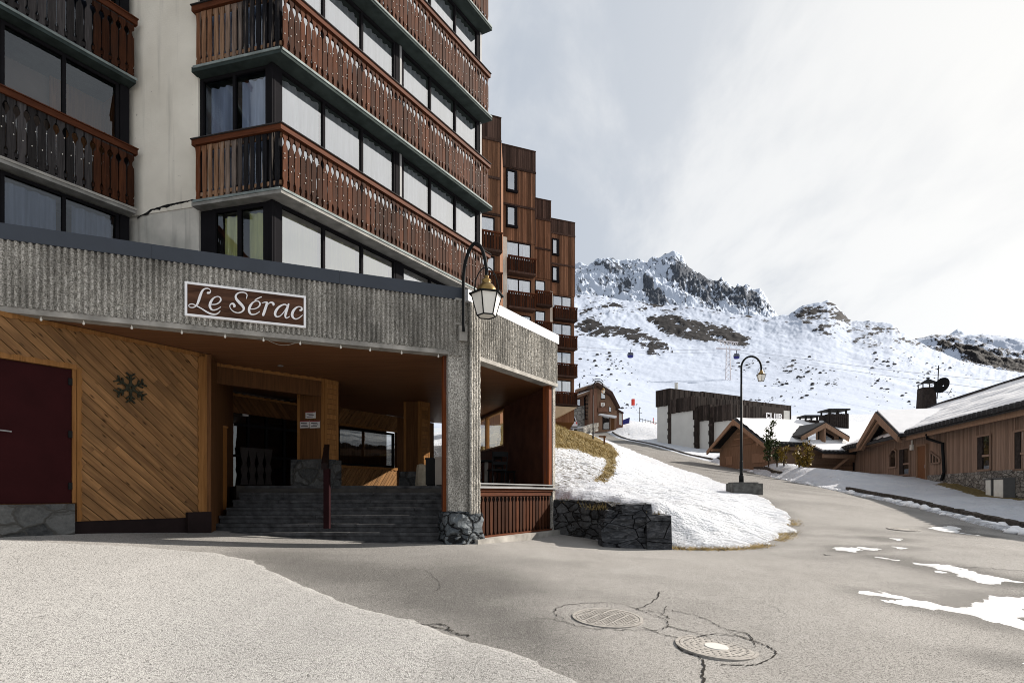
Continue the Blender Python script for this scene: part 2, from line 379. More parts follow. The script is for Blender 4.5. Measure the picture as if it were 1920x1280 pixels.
M_iron = plain('black_iron', (0.010, 0.011, 0.012), 0.6, 0.2, 6, bmp=0.0, spec=0.08)
M_lampglass = plain('milk_glass', (0.78, 0.76, 0.70), 0.35, 0.06, 5, bmp=0.0)
M_signw = wood('sign_walnut', (0.026, 0.012, 0.008), (0.135, 0.068, 0.042), 0.55, (1.6, 20, 16), 0.1)
M_signf = plain('white_sign_paint', (0.85, 0.84, 0.85), 0.5, 0.05, 4, bmp=0.0)
M_flake = plain('dark_wicker', (0.030, 0.030, 0.020), 0.8, 0.5, 30)
M_planter = wood('orange_wood_box', (0.17, 0.065, 0.016), (0.27, 0.115, 0.032), 0.5, (24, 24, 1.2), 0.4)
M_paper = plain('white_notice_paper', (0.55, 0.53, 0.52), 0.7, 0.08, 6, bmp=0.0)
M_ink = plain('notice_ink', (0.045, 0.035, 0.04), 0.7, 0.1, 6, bmp=0.0)
M_redink = plain('notice_red', (0.22, 0.05, 0.05), 0.7, 0.1, 6, bmp=0.0)
M_bulb = plain('clear_bulb', (0.75, 0.72, 0.66), 0.25, 0.05, 5, bmp=0.0)
M_wire = plain('pale_cable', (0.22, 0.20, 0.17), 0.6, 0.1, 5, bmp=0.0)
M_clad = wood('larch_cladding', (0.070, 0.033, 0.019), (0.225, 0.116, 0.068), 0.75, (18, 18, 0.5), 0.95)
M_clad_d = wood('dark_larch_cladding', (0.028, 0.017, 0.014), (0.090, 0.055, 0.042), 0.8, (18, 18, 0.5), 0.95)
M_chalet = wood('chalet_larch', (0.160, 0.106, 0.079), (0.285, 0.198, 0.150), 0.75, (22, 22, 0.8), 0.45)
M_chalet_beam = wood('chalet_beam', (0.19, 0.115, 0.075), (0.34, 0.22, 0.15), 0.7, (20, 20, 1.0), 0.3)
M_chalet2 = wood('brown_log', (0.145, 0.090, 0.060), (0.270, 0.175, 0.120), 0.75, (16, 16, 1.0), 0.5)
M_tile = plain('slate_tile', (0.030, 0.029, 0.030), 0.6, 0.4, 8, bmp=0.3)
M_soot = plain('dark_chimney_boards', (0.030, 0.024, 0.022), 0.75, 0.4, 6, bmp=0.3)
M_panel = plain('pale_concrete_panel', (0.50, 0.49, 0.46), 0.85, 0.06, 0.6, bmp=0.1)
M_char = wood('charred_boards', (0.014, 0.011, 0.010), (0.055, 0.042, 0.036), 0.8, (8, 8, 1.2), 1.0)
M_cab = plain('white_cabinet_paint', (0.62, 0.61, 0.56), 0.5, 0.08, 4, bmp=0.0)
M_cabg = plain('grey_cabinet_side', (0.12, 0.12, 0.12), 0.6, 0.1, 4, bmp=0.0)
M_kerb = plain('kerb_stone', (0.055, 0.047, 0.040), 0.9, 0.5, 7, bmp=0.6)
M_castiron = plain('cast_iron', (0.31, 0.29, 0.265), 0.55, 0.3, 24, metal=0.15, bmp=0.4)
M_crack = plain('crack_tar', (0.022, 0.020, 0.018), 0.9, 0.2, 20, bmp=0.0)
M_red = plain('red_marker', (0.55, 0.05, 0.03), 0.6, 0.1, 3, bmp=0.0)
M_blue = plain('blue_banner', (0.035, 0.035, 0.16), 0.6, 0.2, 3, bmp=0.0)
M_pylon = plain('galvanised_pylon', (0.60, 0.56, 0.56), 0.6, 0.1, 3, bmp=0.0)
M_cable = plain('lift_cable', (0.20, 0.20, 0.22), 0.6, 0.1, 3, bmp=0.0)
M_carp = plain('silver_car_paint', (0.55, 0.56, 0.60), 0.3, 0.05, 3, metal=0.3, bmp=0.0)
M_tyre = plain('rubber', (0.015, 0.015, 0.015), 0.8, 0.1, 3, bmp=0.0)
M_beige = plain('beige_underside', (0.52, 0.43, 0.31), 0.8, 0.1, 3)
M_leaf = plain('evergreen_leaf', (0.035, 0.050, 0.018), 0.6, 0.5, 9, bmp=0.0)
M_leafy = plain('autumn_leaf', (0.17, 0.115, 0.022), 0.6, 0.5, 9, bmp=0.0)
M_bark = plain('bark', (0.05, 0.035, 0.025), 0.9, 0.3, 20)
M_grass = plain('dry_grass_blade', (0.27, 0.20, 0.085), 0.9, 0.5, 2.5, bmp=0.0)
def glass(name, tint=(0.82, 0.88, 0.9), f0=0.10, refl=(0.9, 0.95, 1.0)):
    m = bpy.data.materials.new(name); m.use_nodes = True; t = m.node_tree; t.nodes.remove(t.nodes['Principled BSDF']); o = t.nodes['Material Output']
    tr = N(t, 'ShaderNodeBsdfTransparent'); tr.inputs[0].default_value = (*tint, 1); gl = N(t, 'ShaderNodeBsdfGlossy'); setin(gl, Roughness=0.0); gl.inputs['Color'].default_value = (*refl, 1)
    lw = N(t, 'ShaderNodeFresnel'); lw.inputs['IOR'].default_value = 1.55
    nz = noise(t, coords(t, 'geo'), 0.9, 2); bp = N(t, 'ShaderNodeBump'); setin(bp, Strength=0.09, Distance=0.05); t.links.new(nz, bp.inputs['Height']); t.links.new(bp.outputs[0], gl.inputs['Normal'])
    f = M(t, 'MULTIPLY_ADD', lw.outputs[0], 1.6, f0, clamp=True); mx = N(t, 'ShaderNodeMixShader'); t.links.new(f, mx.inputs[0]); t.links.new(tr.outputs[0], mx.inputs[1]); t.links.new(gl.outputs[0], mx.inputs[2]); t.links.new(mx.outputs[0], o.inputs[0]); return m
M_glass = glass('window_glass', (0.94, 0.95, 0.96), f0=0.44, refl=(1, 1, 1))
M_glassf = glass('shaded_window_glass', (0.92, 0.94, 0.96), 0.0)
M_glassd = glass('dark_window_glass', (0.45, 0.48, 0.5), 0.03)
M_glassc = glass('clear_porch_glass', (0.95, 0.96, 0.93), -0.03)
def curtain(name, c):
    m, t, b = newmat(name); f = noise(t, coords(t, 'gv', (9, 9, 0.5)), 1.0, 3)
    col = ramp2(t, f, [(0.3, tuple(x * 0.55 for x in c)), (0.7, c)]); t.links.new(col, b.inputs['Base Color']); setin(b, Roughness=0.95); return m  # upright darker streaks put fold shading into the cloth colour
M_cur_w = curtain('white_voile', (0.84, 0.87, 0.90)); M_cur_b = curtain('grey_blue_curtain', (0.34, 0.40, 0.52)); M_cur_y = curtain('green_yellow_curtain', (0.56, 0.57, 0.24)); M_cur_k = curtain('dark_curtain', (0.045, 0.052, 0.07))
M_cur_d = curtain('slate_blue_drape', (0.17, 0.20, 0.26)); M_room = plain('dim_room', (0.10, 0.075, 0.06), 0.9, 0.3, 1, bmp=0.0)
def _asph(name, base, speck, dark, contrast):
    m, t, b = newmat(name); v = coords(t, 'geo')
    a = noise(t, v, 110, 2, 0.7); g2 = noise(t, v, 46, 4, 0.75); big = noise(t, coords(t, 'geo', (1, 0.5, 1)), 0.55, 6, 0.6); mid = noise(t, v, 3.4, 5)
    col = ramp2(t, big, [(0.30, dark), (0.62, base)])
    col = mixc(t, M(t, 'MULTIPLY', ramp2(t, mid, [(0.35, 0.0), (0.7, 1.0)]), 0.35), col, tuple(x * 1.18 for x in base))
    col = mixc(t, attr(t, 'stain'), col, tuple(x * 0.22 for x in base))
    s = M(t, 'MULTIPLY_ADD', a, 0.6, M(t, 'MULTIPLY', g2, 0.45))
    col = mixc(t, ramp2(t, s, [(0.435, contrast), (0.53, 0.0)]), col, speck)
    col = mixc(t, ramp2(t, s, [(0.58, 0.0), (0.70, 0.45)]), col, tuple(min(0.9, x * 1.7) for x in base))
    t.links.new(col, b.inputs['Base Color']); setin(b, Roughness=0.93); bump(t, b, s, 0.8, 0.012); return m
M_asph = _asph('weathered_asphalt', (0.325, 0.313, 0.296), (0.05, 0.047, 0.044), (0.255, 0.244, 0.229), 0.9)
M_asph2 = _asph('pale_coarse_asphalt', (0.415, 0.406, 0.39), (0.065, 0.063, 0.06), (0.35, 0.342, 0.328), 1.0)
def _snow():
    m, t, b = newmat('snow'); v = coords(t, 'geo')
    col = ramp2(t, noise(t, v, 1.4, 5), [(0.3, (0.53, 0.555, 0.605)), (0.7, (0.615, 0.628, 0.655))])
    dirt = M(t, 'MULTIPLY', attr(t, 'dirt'), ramp2(t, noise(t, v, 7, 6, 0.7), [(0.44, 0.0), (0.62, 1.0)]))
    col = mixc(t, dirt, col, (0.085, 0.070, 0.045))
    gr = attr(t, 'grass'); gm = ramp2(t, M(t, 'ADD', gr, M(t, 'MULTIPLY', M(t, 'SUBTRACT', noise(t, v, 4.5, 6, 0.7), 0.5), 1.1)), [(0.42, 0.0), (0.54, 1.0)])
    gc = ramp2(t, noise(t, v, 9, 5), [(0.3, (0.10, 0.075, 0.034)), (0.7, (0.28, 0.215, 0.098))])
    col = mixc(t, gm, col, gc); t.links.new(col, b.inputs['Base Color']); setin(b, Roughness=0.75)
    h = M(t, 'ADD', noise(t, coords(t, 'geo', (1, 2.2, 1)), 2.6, 6, 0.6), M(t, 'MULTIPLY', noise(t, v, 16, 4), 0.3)); bump(t, b, h, 1.0, 0.26); return m
M_snow = _snow()
M_snowcap = plain('roof_snow', (0.72, 0.725, 0.74), 0.75, 0.04, 2, bmp=0.5, bsc=3)
def _mount(name, tint, r0, r1, scl):
    m, t, b = newmat(name); v = coords(t, 'geo')
    sn = ramp2(t, noise(t, v, 0.02, 4), [(0.3, tuple(x * 0.90 for x in tint)), (0.7, tint)])
    rk = attr(t, 'rock'); fine = noise(t, coords(t, 'geo', (1, 1, 0.6)), scl, 6, 0.7)
    mask = ramp2(t, M(t, 'ADD', rk, M(t, 'MULTIPLY', M(t, 'SUBTRACT', fine, 0.5), 0.8)), [(0.46, 0.0), (0.53, 1.0)])
    rc = ramp2(t, noise(t, v, scl * 1.7, 5), [(0.3, r0), (0.7, r1)])
    col = mixc(t, mask, sn, rc); t.links.new(col, b.inputs['Base Color']); setin(b, Roughness=0.9); bump(t, b, fine, 0.25, 1.0 / scl * 0.2); return m
M_slush = plain('old_road_snow', (0.60, 0.60, 0.60), 0.7, 0.22, 5, bmp=0.6, bsc=14)
M_hill = _mount('hillside_snow_and_rock', (0.42, 0.47, 0.565), (0.005, 0.005, 0.006), (0.024, 0.022, 0.023), 0.16)  # snow tinted grey-blue in place of hazy air
M_peak = _mount('peak_snow_and_rock', (0.45, 0.505, 0.60), (0.030, 0.036, 0.046), (0.092, 0.104, 0.126), 0.10)  # distance haze painted in: bluer snow and blue-grey rock
# ---------------------------------------------------------------- ground
def C(px, py, Y): v = P(px, py, Y); return (v.x, v.y, v.z)
def rbf(pts):
    p = np.array(pts, float); n = len(p); d = np.hypot(p[:, None, 0] - p[None, :, 0], p[:, None, 1] - p[None, :, 1])
    K = np.where(d > 0, d * d * np.log(np.maximum(d, 1e-9)), 0) + np.eye(n) * 0.6
    Q = np.c_[np.ones(n), p[:, :2]]; A = np.block([[K, Q], [Q.T, np.zeros((3, 3))]])
    w = np.linalg.solve(A, np.r_[p[:, 2], 0, 0, 0])
    def f(x, y):
        x = np.asarray(x, float); y = np.asarray(y, float); r = w[n] + w[n + 1] * x + w[n + 2] * y
        for i in range(n):
            q = (x - p[i, 0]) ** 2 + (y - p[i, 1]) ** 2
            r = r + w[i] * 0.5 * q * np.log(np.maximum(q, 1e-12))
        return r
    return f
road = [C(1425, 932, 23), C(1465, 960, 19), C(1320, 892, 33), C(1232, 862, 48), C(1182, 842, 62), C(1140, 825, 80), C(1920, 1003, 15), C(1747, 960, 20), C(1580, 923, 29.5), C(1447, 895, 42),
        C(1360, 873, 55), C(1280, 852, 68), C(1200, 830, 82), C(1140, 812, 95), C(1420, 1027, 12.5), C(1487, 985, 16.5), C(1255, 1028, 12.3), C(1160, 1022, 12.6), C(1920, 1150, 6.8), C(1920, 1047, 10.3)]
plaza = [(0, 0, 0), (-3, 0, 0.02), (4, 0, -0.02), (0, -8, -0.3), (-8, -4, 0.1), (10, -4, -0.35), (-2.5, 4.2, .17), (0, 4.3, 0.2), (3.5, 4.3, 0.12), (-3.9, 5.2, .28), (-5.9, 6.5, .56),
         (-7.63, 8.35, .93), (-9.5, 8.6, 1.0), (-9.5, 5.5, .7), (-6.3, 9.0, .82), (-5.01, 9.4, .69), (-3.2, 10.3, .59), (-1, 11, .57), (-2.5, 10.9, .58), (0.5, 13, .50), (1.0, 14, .56), (-6, 14, .75), (-12, 14, 1.2), (-3, 20, 0.9), (0.95, 5.6, .25), (1.72, 4.86, .18), (0, 7.5, .38), (4, 8, .30), (6, 20, 0.95)]
far = [(-40, -20, 0), (50, -20, -2), (30, 0, -1), (60, 20, 1), (60, 70, 6), (50, 110, 12), (-40, 30, 2), (-40, 90, 9), (-15, 50, 5), (-20, 120, 14), (20, 125, 17), (60, 130, 18)]
shared_hi = [C(1110, 790, 100), C(1170, 800, 97), C(1235, 826, 88)]
GA = rbf(road + plaza + far + shared_hi)
bank = [(1.5, 14.6, 1.42), (3.3, 13.4, 1.18), (4.6, 13.2, .62), (6.2, 14.2, .72), (7.4, 17, .85), (6.5, 16.5, 1.05), (4.5, 15, 1.25), C(1100, 930, 15.5), C(1200, 925, 17), C(1300, 925, 19), C(1050, 890, 18), C(1050, 850, 21.5), C(1130, 845, 30), C(1140, 895, 21), C(1250, 900, 24),
        C(1040, 794, 30), C(1075, 816, 32), C(1110, 829, 36), C(1135, 839, 42), C(1390, 920, 24.3), C(1180, 850, 42), C(1290, 885, 31), C(1230, 868, 42), (4, 48, 6.3), (8, 55, 6.9), (6, 60, 8.35), (2, 70, 9.2), (0, 50, 7.2), (-2, 38, 5.4), (0, 25, 4.0), (-4, 30, 4.3)]
verge = [C(1640, 893, 42), C(1768, 905, 32), C(1920, 937, 24.9), C(1540, 885, 36), C(1540, 880, 42), C(1440, 866, 46), C(1350, 846, 60), C(1800, 938, 24), C(1680, 920, 30), C(1920, 985, 17.5), (24, 30, 1.95), (28, 24, 1.4), (24, 18, .9), (20, 10, .35), (26, 48, 3.2), (30, 60, 5)]
GS = rbf(bank + verge + [r for r in road[10:14]] + far + shared_hi + [(-3, 0, 0), (10, -4, -.3), (-9.5, 8.6, 1.0), (-1, 11, .57), (8, 8, 0.2)])
def px2w(pts): return [((x - HX) / FPX * Y, Y) for x, y, Y in pts]
left_edge = px2w([(1262, 1030, 12.3), (1295, 1031, 12.25), (1340, 1032, 12.25), (1380, 1031, 12.35), (1420, 1026, 12.7), (1450, 1018, 13.4), (1472, 1008, 14.4), (1487, 994, 15.7), (1486, 980, 17), (1474, 966, 18.6), (1455, 950, 20.4), (1432, 934, 22.8), (1405, 924, 24.6), (1370, 905, 28), (1320, 892, 33), (1270, 877, 40), (1232, 862, 48), (1182, 842, 62), (1140, 825, 80), (1125, 818, 90)])
right_edge = [(12.6, 9.0), (13.3, 12.0), (13.7, 15.0)] + px2w([(1747, 960, 20), (1580, 923, 29.5), (1447, 895, 42), (1360, 873, 55), (1280, 852, 68), (1200, 830, 82), (1140, 811, 95)])
ASPH = [(-30, -30), (-30, 13.5), (-8, 13.5), (0.6, 15.0), (1.3, 14.25), (2.0, 13.4), (2.9, 12.55)] + left_edge + [(10, 108), (15, 104)] + right_edge[::-1] + [(12.5, 4.0), (13.0, -2), (16, -30)]

def axis(*segs):
    o = []
    for a, b, st in segs: o += list(np.arange(a, b - 1e-6, st))
    return np.array(o + [segs[-1][1]])
ax = axis((-60, -12, 3), (-12, 1, 0.5), (1, 12.5, 0.10), (12.5, 20, 0.16), (20, 32, 0.4), (32, 130, 4)); ay = axis((-30, 8, 2), (8, 12, .4), (12, 30, 0.12), (30, 50, 0.28), (50, 110, .8), (110, 150, 4))
GX, GY = np.meshgrid(ax, ay)
dA = sdf(GX, GY, ASPH)
dn = dA + (fbm(GX * 1.1, GY * 1.1, 4, 3) - 0.5) * 0.55 + (fbm(GX * 5, GY * 5, 3, 9) - 0.5) * 0.16
ga = GA(GX, GY); gs = GS(GX, GY)
lump = (fbm(GX * 0.55, GY * 0.8, 4, 21) - .5) * 0.30 + (fbm(GX * 2.4, GY * 3.4, 4, 5) - .5) * 0.10
w = np.where(GY > 21, sstep(0.1, 5.5, dn), sstep(-0.02, 1.6, dn)); w = np.where((GX > 14) & (GY < 60), sstep(-.02, 2.0, dn), w)
gz = np.where(dn > 0, ga + w * np.maximum(gs - ga, -0.05) + np.where(GY > 21, .06, .10) * (1 - np.exp(-np.maximum(dn, 0) / 0.12)) + lump * sstep(0, np.where(GY > 21, 3.0, .9), dn) * np.where(GY > 24, .7, 1.1), ga + np.maximum(dn * 1.6, -0.25))
inb = sdf(GX, GY, [(-14, 9), (-1, 11.2), (1.0, 14.3), (-1.6, 21.9), (-3.2, 22), (-14, 22)])
gz = np.where(inb < -.1, np.minimum(gz, .45), gz)      # excavated under the building
# masks measured on the slope: straw showing through the thin snow
sxp = HX + FPX * GX / np.maximum(GY, 0.5); syp = HY - FPX * (gz - EYE) / np.maximum(GY, 0.5)
g1 = [(840, 735), (1000, 740), (1040, 783), (1075, 796), (1115, 810), (1142, 828), (1160, 850), (1150, 862), (1118, 856), (1080, 842), (1015, 838), (840, 850)]
g2 = [(1138, 864), (1158, 866), (1152, 888), (1138, 906), (1112, 902), (1128, 886)]
gm = np.clip(0.5 - sdf(sxp, syp, g1) / 14, 0, 1) + np.clip(0.42 - sdf(sxp, syp, g2) / 16, 0, 0.62)
gm = np.where((GY > 13) & (GY < 60) & (GX > -5) & (GX < 13), np.clip(gm, 0, 1), 0)
gedge = np.where((GY < 24) & (GX < 13) & (GX > 2.5) & (dn < 0.10), np.clip(0.62 - np.abs(dn) * 3.5, 0, 1) * sstep(.46, .58, fbm(GX * .6, GY * .6, 3, 77)), 0)
vg = [(23.3, 31), (21.6, 24.9), (20.5, 20), (22.5, 20), (25, 32)]   # thawed strip under the right-hand chalet
gv_ = np.clip(0.5 - sdf(GX, GY, vg) / 0.8, 0, .9)
spd = [(1020, 842), (1075, 845), (1120, 862), (1128, 884), (1100, 905), (1050, 918), (1020, 915)]
dirt = np.where((GY > 13) & (GY < 40) & (GX < 8), np.clip(0.5 - sdf(sxp, syp, spd) / 24, 0, 1) * 0.95, 0)
dirt = np.maximum(dirt, np.where((GX < 14) & (GX > 2) & (GY < 40), .8 * np.clip(.75 - dn / .55, 0, 1), 0)); dirt = np.maximum(dirt, np.where((GX > 13) & (GY < 60), .7 * np.clip(.8 - dn / 1.1, 0, 1), 0))
snow_o = grid_mesh('snow_ground', GX, GY, gz, M_snow, {'grass': np.maximum(np.maximum(gm, gedge), gv_), 'dirt': dirt}); tag(snow_o, kind='structure')
ax2 = axis((-40, -12, 2), (-12, 3, 0.35), (3, 14, .16), (14, 26, 0.7)); ay2 = axis((-30, -2, 2), (-2, 4, 0.3), (4, 16, .18), (16, 40, 0.6), (40, 112, 1.2))
AX, AY = np.meshgrid(ax2, ay2)
def micro(x, y): return (fbm(x * .45, y * .45, 3, 31) - .5) * 0.035
AZ = GA(AX, AY) + micro(AX, AY); apx = HX + FPX * AX / np.maximum(AY, .5); apy = HY - FPX * (AZ - EYE) / np.maximum(AY, .5)
patches = [[(1645, 1044), (1700, 1050), (1775, 1060), (1850, 1078), (1930, 1090), (1930, 1096), (1850, 1090), (1790, 1076), (1730, 1062)],
           [(1690, 1130), (1740, 1126), (1790, 1136), (1850, 1118), (1930, 1120), (1930, 1180), (1880, 1172), (1830, 1158), (1780, 1148)],
           [(1880, 1236), (1930, 1242), (1930, 1246)], [(1632, 1112), (1690, 1120), (1680, 1123)], [(1612, 1025), (1650, 1028), (1636, 1031)], [(1575, 1025), (1610, 1030), (1600, 1034), (1578, 1031)], [(1678, 1024), (1700, 1027), (1690, 1029)], [(1648, 1007), (1668, 1009), (1658, 1012)], [(1672, 1009), (1690, 1010), (1684, 1013)], [(1745, 990), (1800, 986), (1780, 993), (1840, 1004), (1770, 996)]]
def on_ground0(px, py):
    Y = 6.0
    for _ in range(40): Y = 0.5 * Y + 0.5 * min(max((EYE - float(GA((px - HX) / FPX * Y, Y))) / ((py - HY) / FPX), .8), 60)
    return (px - HX) / FPX * Y, Y
wet = 0 * AX
for p_ in patches: wet = np.maximum(wet, .55 * np.clip(1 - (sdf(AX, AY, [on_ground0(*q_) for q_ in p_]) - .12) / .42, 0, 1) * (.5 + .8 * fbm(AX * 1.7, AY * 1.1, 4, 47)))
wet = np.maximum(wet, .40 * np.clip(1 - sdf(AX, AY, [p for p in ASPH]) / -.55, 0, 1) * (AX > 3.2) * (AY < 26) * fbm(AX * 1.2, AY * 1.2, 4, 48) * 1.3)
damp = np.clip(.5 - sdf(apx, apy, [(455, 1046), (560, 1030), (720, 1034), (860, 1052), (960, 1085), (1010, 1130), (1090, 1210), (1200, 1300), (900, 1210), (660, 1128)]) / 110, 0, 1)
rut = .5 + .5 * np.sin((AX * .8 + AY * 1.4 + (fbm(AX * .4, AY * .4, 3, 41) - .5) * 5) * 1.5)
stain = np.where(AY > 2.5, 1.0 * damp * (.55 + .9 * (fbm(AX * 1.1, AY * 1.1, 4, 43) - .2)) + .30 * rut * sstep(.42, .7, fbm(AX * .5, AY * .7, 3, 44)) , 0)
tag(grid_mesh('asphalt_ground', AX, AY, AZ, M_asph, {'stain': np.clip(stain + wet + .42 * sstep(18, 34, AY), 0, .75)}, keep=sdf(AX, AY, ASPH) < 2.2), kind='structure')
# pale coarse resurfacing over the left foreground
seam = [C(-300, 1000, 8.2), C(0, 1020, 7.9), C(250, 1030, 7.9), C(420, 1040, 7.9), C(475, 1052, 7.6), C(540, 1085, 6.9), C(660, 1135, 5.95), C(760, 1162, 5.5), C(830, 1186, 5.2), C(960, 1222, 4.75), C(1090, 1282, 4.2), C(1250, 1400, 3.2), C(1400, 1700, 2.0)]
def on_ground(px, py):                  # intersect the sight line with the asphalt
    Y = 6.0
    for _ in range(40):
        z = float(GA((px - HX) / FPX * Y, Y)) + float(micro((px - HX) / FPX * Y, Y)); k = (py - HY) / FPX
        Yn = (EYE - z) / k if abs(k) > 1e-6 else Y; Y = 0.5 * Y + 0.5 * min(max(Yn, 0.8), 60)
    return (px - HX) / FPX * Y, Y
sw = [on_ground(x, y) for x, y in [(-300, 1012), (0, 1012), (250, 1024), (400, 1036), (470, 1050), (540, 1085), (600, 1111), (660, 1135), (720, 1152), (775, 1163), (830, 1185), (890, 1203), (960, 1222), (1030, 1252), (1090, 1282), (1250, 1390)]]
PALE = sw + [(2.0, 1.0), (2, -6), (-14, -6), (-14, 8.3)]
ax3 = np.arange(-13, 2.2, 0.06); ay3 = np.arange(-0.5, 9.2, 0.06)
BX, BY = np.meshgrid(ax3, ay3)
dP = sdf(BX, BY, PALE) + (fbm(BX * 6, BY * 6, 4, 51) - .5) * 0.12
bz = GA(BX, BY) + micro(BX, BY) + np.clip(-dP * 0.2, -0.05, 0.011)
tag(grid_mesh('asphalt_resurfacing', BX, BY, bz, M_asph2, {'stain': .18 * sstep(.5, .75, fbm(BX * .6, BY * .6, 4, 45))}, keep=dP < 0.12), kind='structure')
def gz_at(x, y): return float(GA(x, y)) + float(micro(x, y))
def snow_at(x, y):
    i = np.clip(np.searchsorted(ay, y) - 1, 0, len(ay) - 2); j = np.clip(np.searchsorted(ax, x) - 1, 0, len(ax) - 2)
    fy = (y - ay[i]) / (ay[i + 1] - ay[i]); fx = (x - ax[j]) / (ax[j + 1] - ax[j])
    return float((gz[i, j] * (1 - fx) + gz[i, j + 1] * fx) * (1 - fy) + (gz[i + 1, j] * (1 - fx) + gz[i + 1, j + 1] * fx) * fy)
# outer terrain far round the village so the land runs on
ox = axis((-700, -60, 40), (-60, 130, 19), (130, 900, 55)); oy = axis((-500, -30, 47), (-30, 150, 18), (150, 170, 20)); OX, OY = np.meshgrid(ox, oy)
oz = GA(np.clip(OX, -40, 60), np.clip(OY, -20, 125)) - 1.5 - 4.5 * ((OX > -58) & (OX < 128) & (OY > -28) & (OY < 148))
tag(grid_mesh('valley_ground', OX, OY, oz, M_snow), kind='structure')
# kerb along the far side of the road, half buried
kb = MB(); kp = cr([(p[0] + 0.75, p[1] + .1) for p in right_edge[2:]], 10)
for i in range(len(kp) - 1):
    a, b = kp[i], kp[i + 1]; pxm = HX + FPX * a[0] / a[1]
    hid = (1465 < pxm < 1590)
    za = max(gz_at(*a), snow_at(*a) - .03) + (-.12 if hid else .13); zb = max(gz_at(*b), snow_at(*b) - .03) + (-.12 if hid else .13)
    d = np.array(b) - np.array(a); L = np.linalg.norm(d); nst = max(1, int(L / 1.0))
    for q in range(nst):
        p0 = np.array(a) + d * (q / nst); p1 = np.array(a) + d * ((q + .96) / nst); z0 = za + (zb - za) * q / nst; z1 = za + (zb - za) * (q + .96) / nst
        kb.beam((p0[0], p0[1], z0 - .12 + random.uniform(-.02, .02)), (p1[0], p1[1], z1 - .12 + random.uniform(-.02, .02)), .2, .34)
struct('kerb', kb, M_kerb)
# clods of ploughed snow in front of the kerb
lm = MB()
for i in range(150):
    u = random.random() ** 1.6 * 34 + 15
    k = np.interp(u, [p[1] for p in right_edge[2:]], [p[0] for p in right_edge[2:]]); x = k + random.gauss(.28, .16); y = u; r = random.uniform(.05, .2)
    bm = []; seg = 7
    prof = [(r * .5, -.05), (r, r * .15), (r * .8, r * .55), (r * .3, r * .8)]
    lm.lathe((x, y, gz_at(x, y)), [(a * random.uniform(.8, 1.2), z * random.uniform(.8, 1.2)) for a, z in prof], seg, random.random() * 6)
tag(lm.build('ploughed_snow_clods', M_snowcap, None, True), kind='stuff')
# thin snow remnants on the road
def blob_sheet(mb, pts, thick, seed):
    poly = [on_ground(*p) for p in pts]; xs = [p[0] for p in poly]; ys = [p[1] for p in poly]
    st = 0.035; x = np.arange(min(xs) - .2, max(xs) + .2, st); y = np.arange(min(ys) - .3, max(ys) + .3, st * 1.6); XX, YY = np.meshgrid(x, y)
    d = sdf(XX, YY, poly) + (fbm(XX * 2.2, YY * 1.4, 5, seed, .62) - .56) * 0.8
    zz_ = GA(XX, YY) + micro(XX, YY) + np.clip(-d * .12, -.04, thick)
    i = np.arange(XX.size).reshape(XX.shape); k = (d < .06)
    vid = {}; 
    vs = []; fs = []
    for r_ in range(XX.shape[0] - 1):
        for c_ in range(XX.shape[1] - 1):
            if k[r_, c_] or k[r_ + 1, c_ + 1]:
                f = []
                for (a, b) in ((r_, c_), (r_, c_ + 1), (r_ + 1, c_ + 1), (r_ + 1, c_)):
                    q = i[a, b]
                    if q not in vid: vid[q] = len(vs); vs.append((XX[a, b], YY[a, b], zz_[a, b]))
                    f.append(vid[q])
                fs.append(tuple(f))
    mb.add(vs, fs)
sm = MB()
for i, p in enumerate(patches): blob_sheet(sm, p, 0.012, 100 + i)
tag(sm.build('thin_snow_patches', M_slush, None, True), kind='stuff')

# ---------------------------------------------------------------- mountains
def ridge_mesh(name, mat, x0, x1, nx, nv, base, crest, r0, r1, rock_fn, amp, seed, curve=0.8, back=0.25, jag=0.0):
    xs = np.linspace(x0, x1, nx); v = np.concatenate((np.linspace(0, 1, nv), 1 + np.linspace(0.04, 1, 12) * back)); XX, VV = np.meshgrid(xs, v)
    bx, by = zip(*base); cx, cy = zip(*crest); yb = np.interp(xs, bx, by); yc = np.interp(xs, cx, cy)
    ker = np.hanning(int(nx * .24) | 1); ker /= ker.sum(); pad = len(ker) // 2
    sm_ = lambda q_: np.convolve(np.pad(q_, pad, mode='edge'), ker, 'valid')
    ycs = sm_(yc); yb = sm_(yb); Rr0 = sm_(np.interp(xs, *zip(*r0))); Rr1 = sm_(np.interp(xs, *zip(*r1)))
    vc = np.clip(VV, 0, 1); rr = Rr0 + (Rr1 - Rr0) * VV ** 1.25
    yy = yb + (ycs - yb) * vc ** curve + (yc - ycs) * vc ** 5 
    jg = (fbm(XX * 0.09, (yy + VV * 3) * .12 + seed, 5, seed, 0.6) - .5) * jag * vc ** 2; yy = yy - jg; jg = jg[nv - 1]
    Z = EYE + (HY - yy) / FPX * rr
    a = (XX - HX) / FPX; wx = a * rr; wy = rr
    Z = np.where(VV > 1, EYE + (HY - yc + jg) / FPX * Rr1 - (VV - 1) / back * (Rr1 * 0.12), Z)
    nf = fbm(wx / 38, wy / 60, 6, seed, 0.55) - .5; ns = fbm(wx / 9, wy / 16, 4, seed + 5, .6) - .5
    env = np.clip(np.minimum(vc * 6, (1 - vc) * 8), 0.0, 1)
    rk = rock_fn(XX, yy, wx, wy, nf, ns)
    Z = Z + env * (nf * amp * rr / 400 + (sstep(.35, .7, rk) * (ns * 0.8 + .25)) * amp * 0.42 * rr / 400)
    return tag(grid_mesh(name, wx, wy, Z, mat, {'rock': rk}, smooth=False), kind='structure')
def soft(XX, yy, poly, wdt): return np.clip(0.5 - sdf(XX, yy, poly) / wdt, 0, 1)
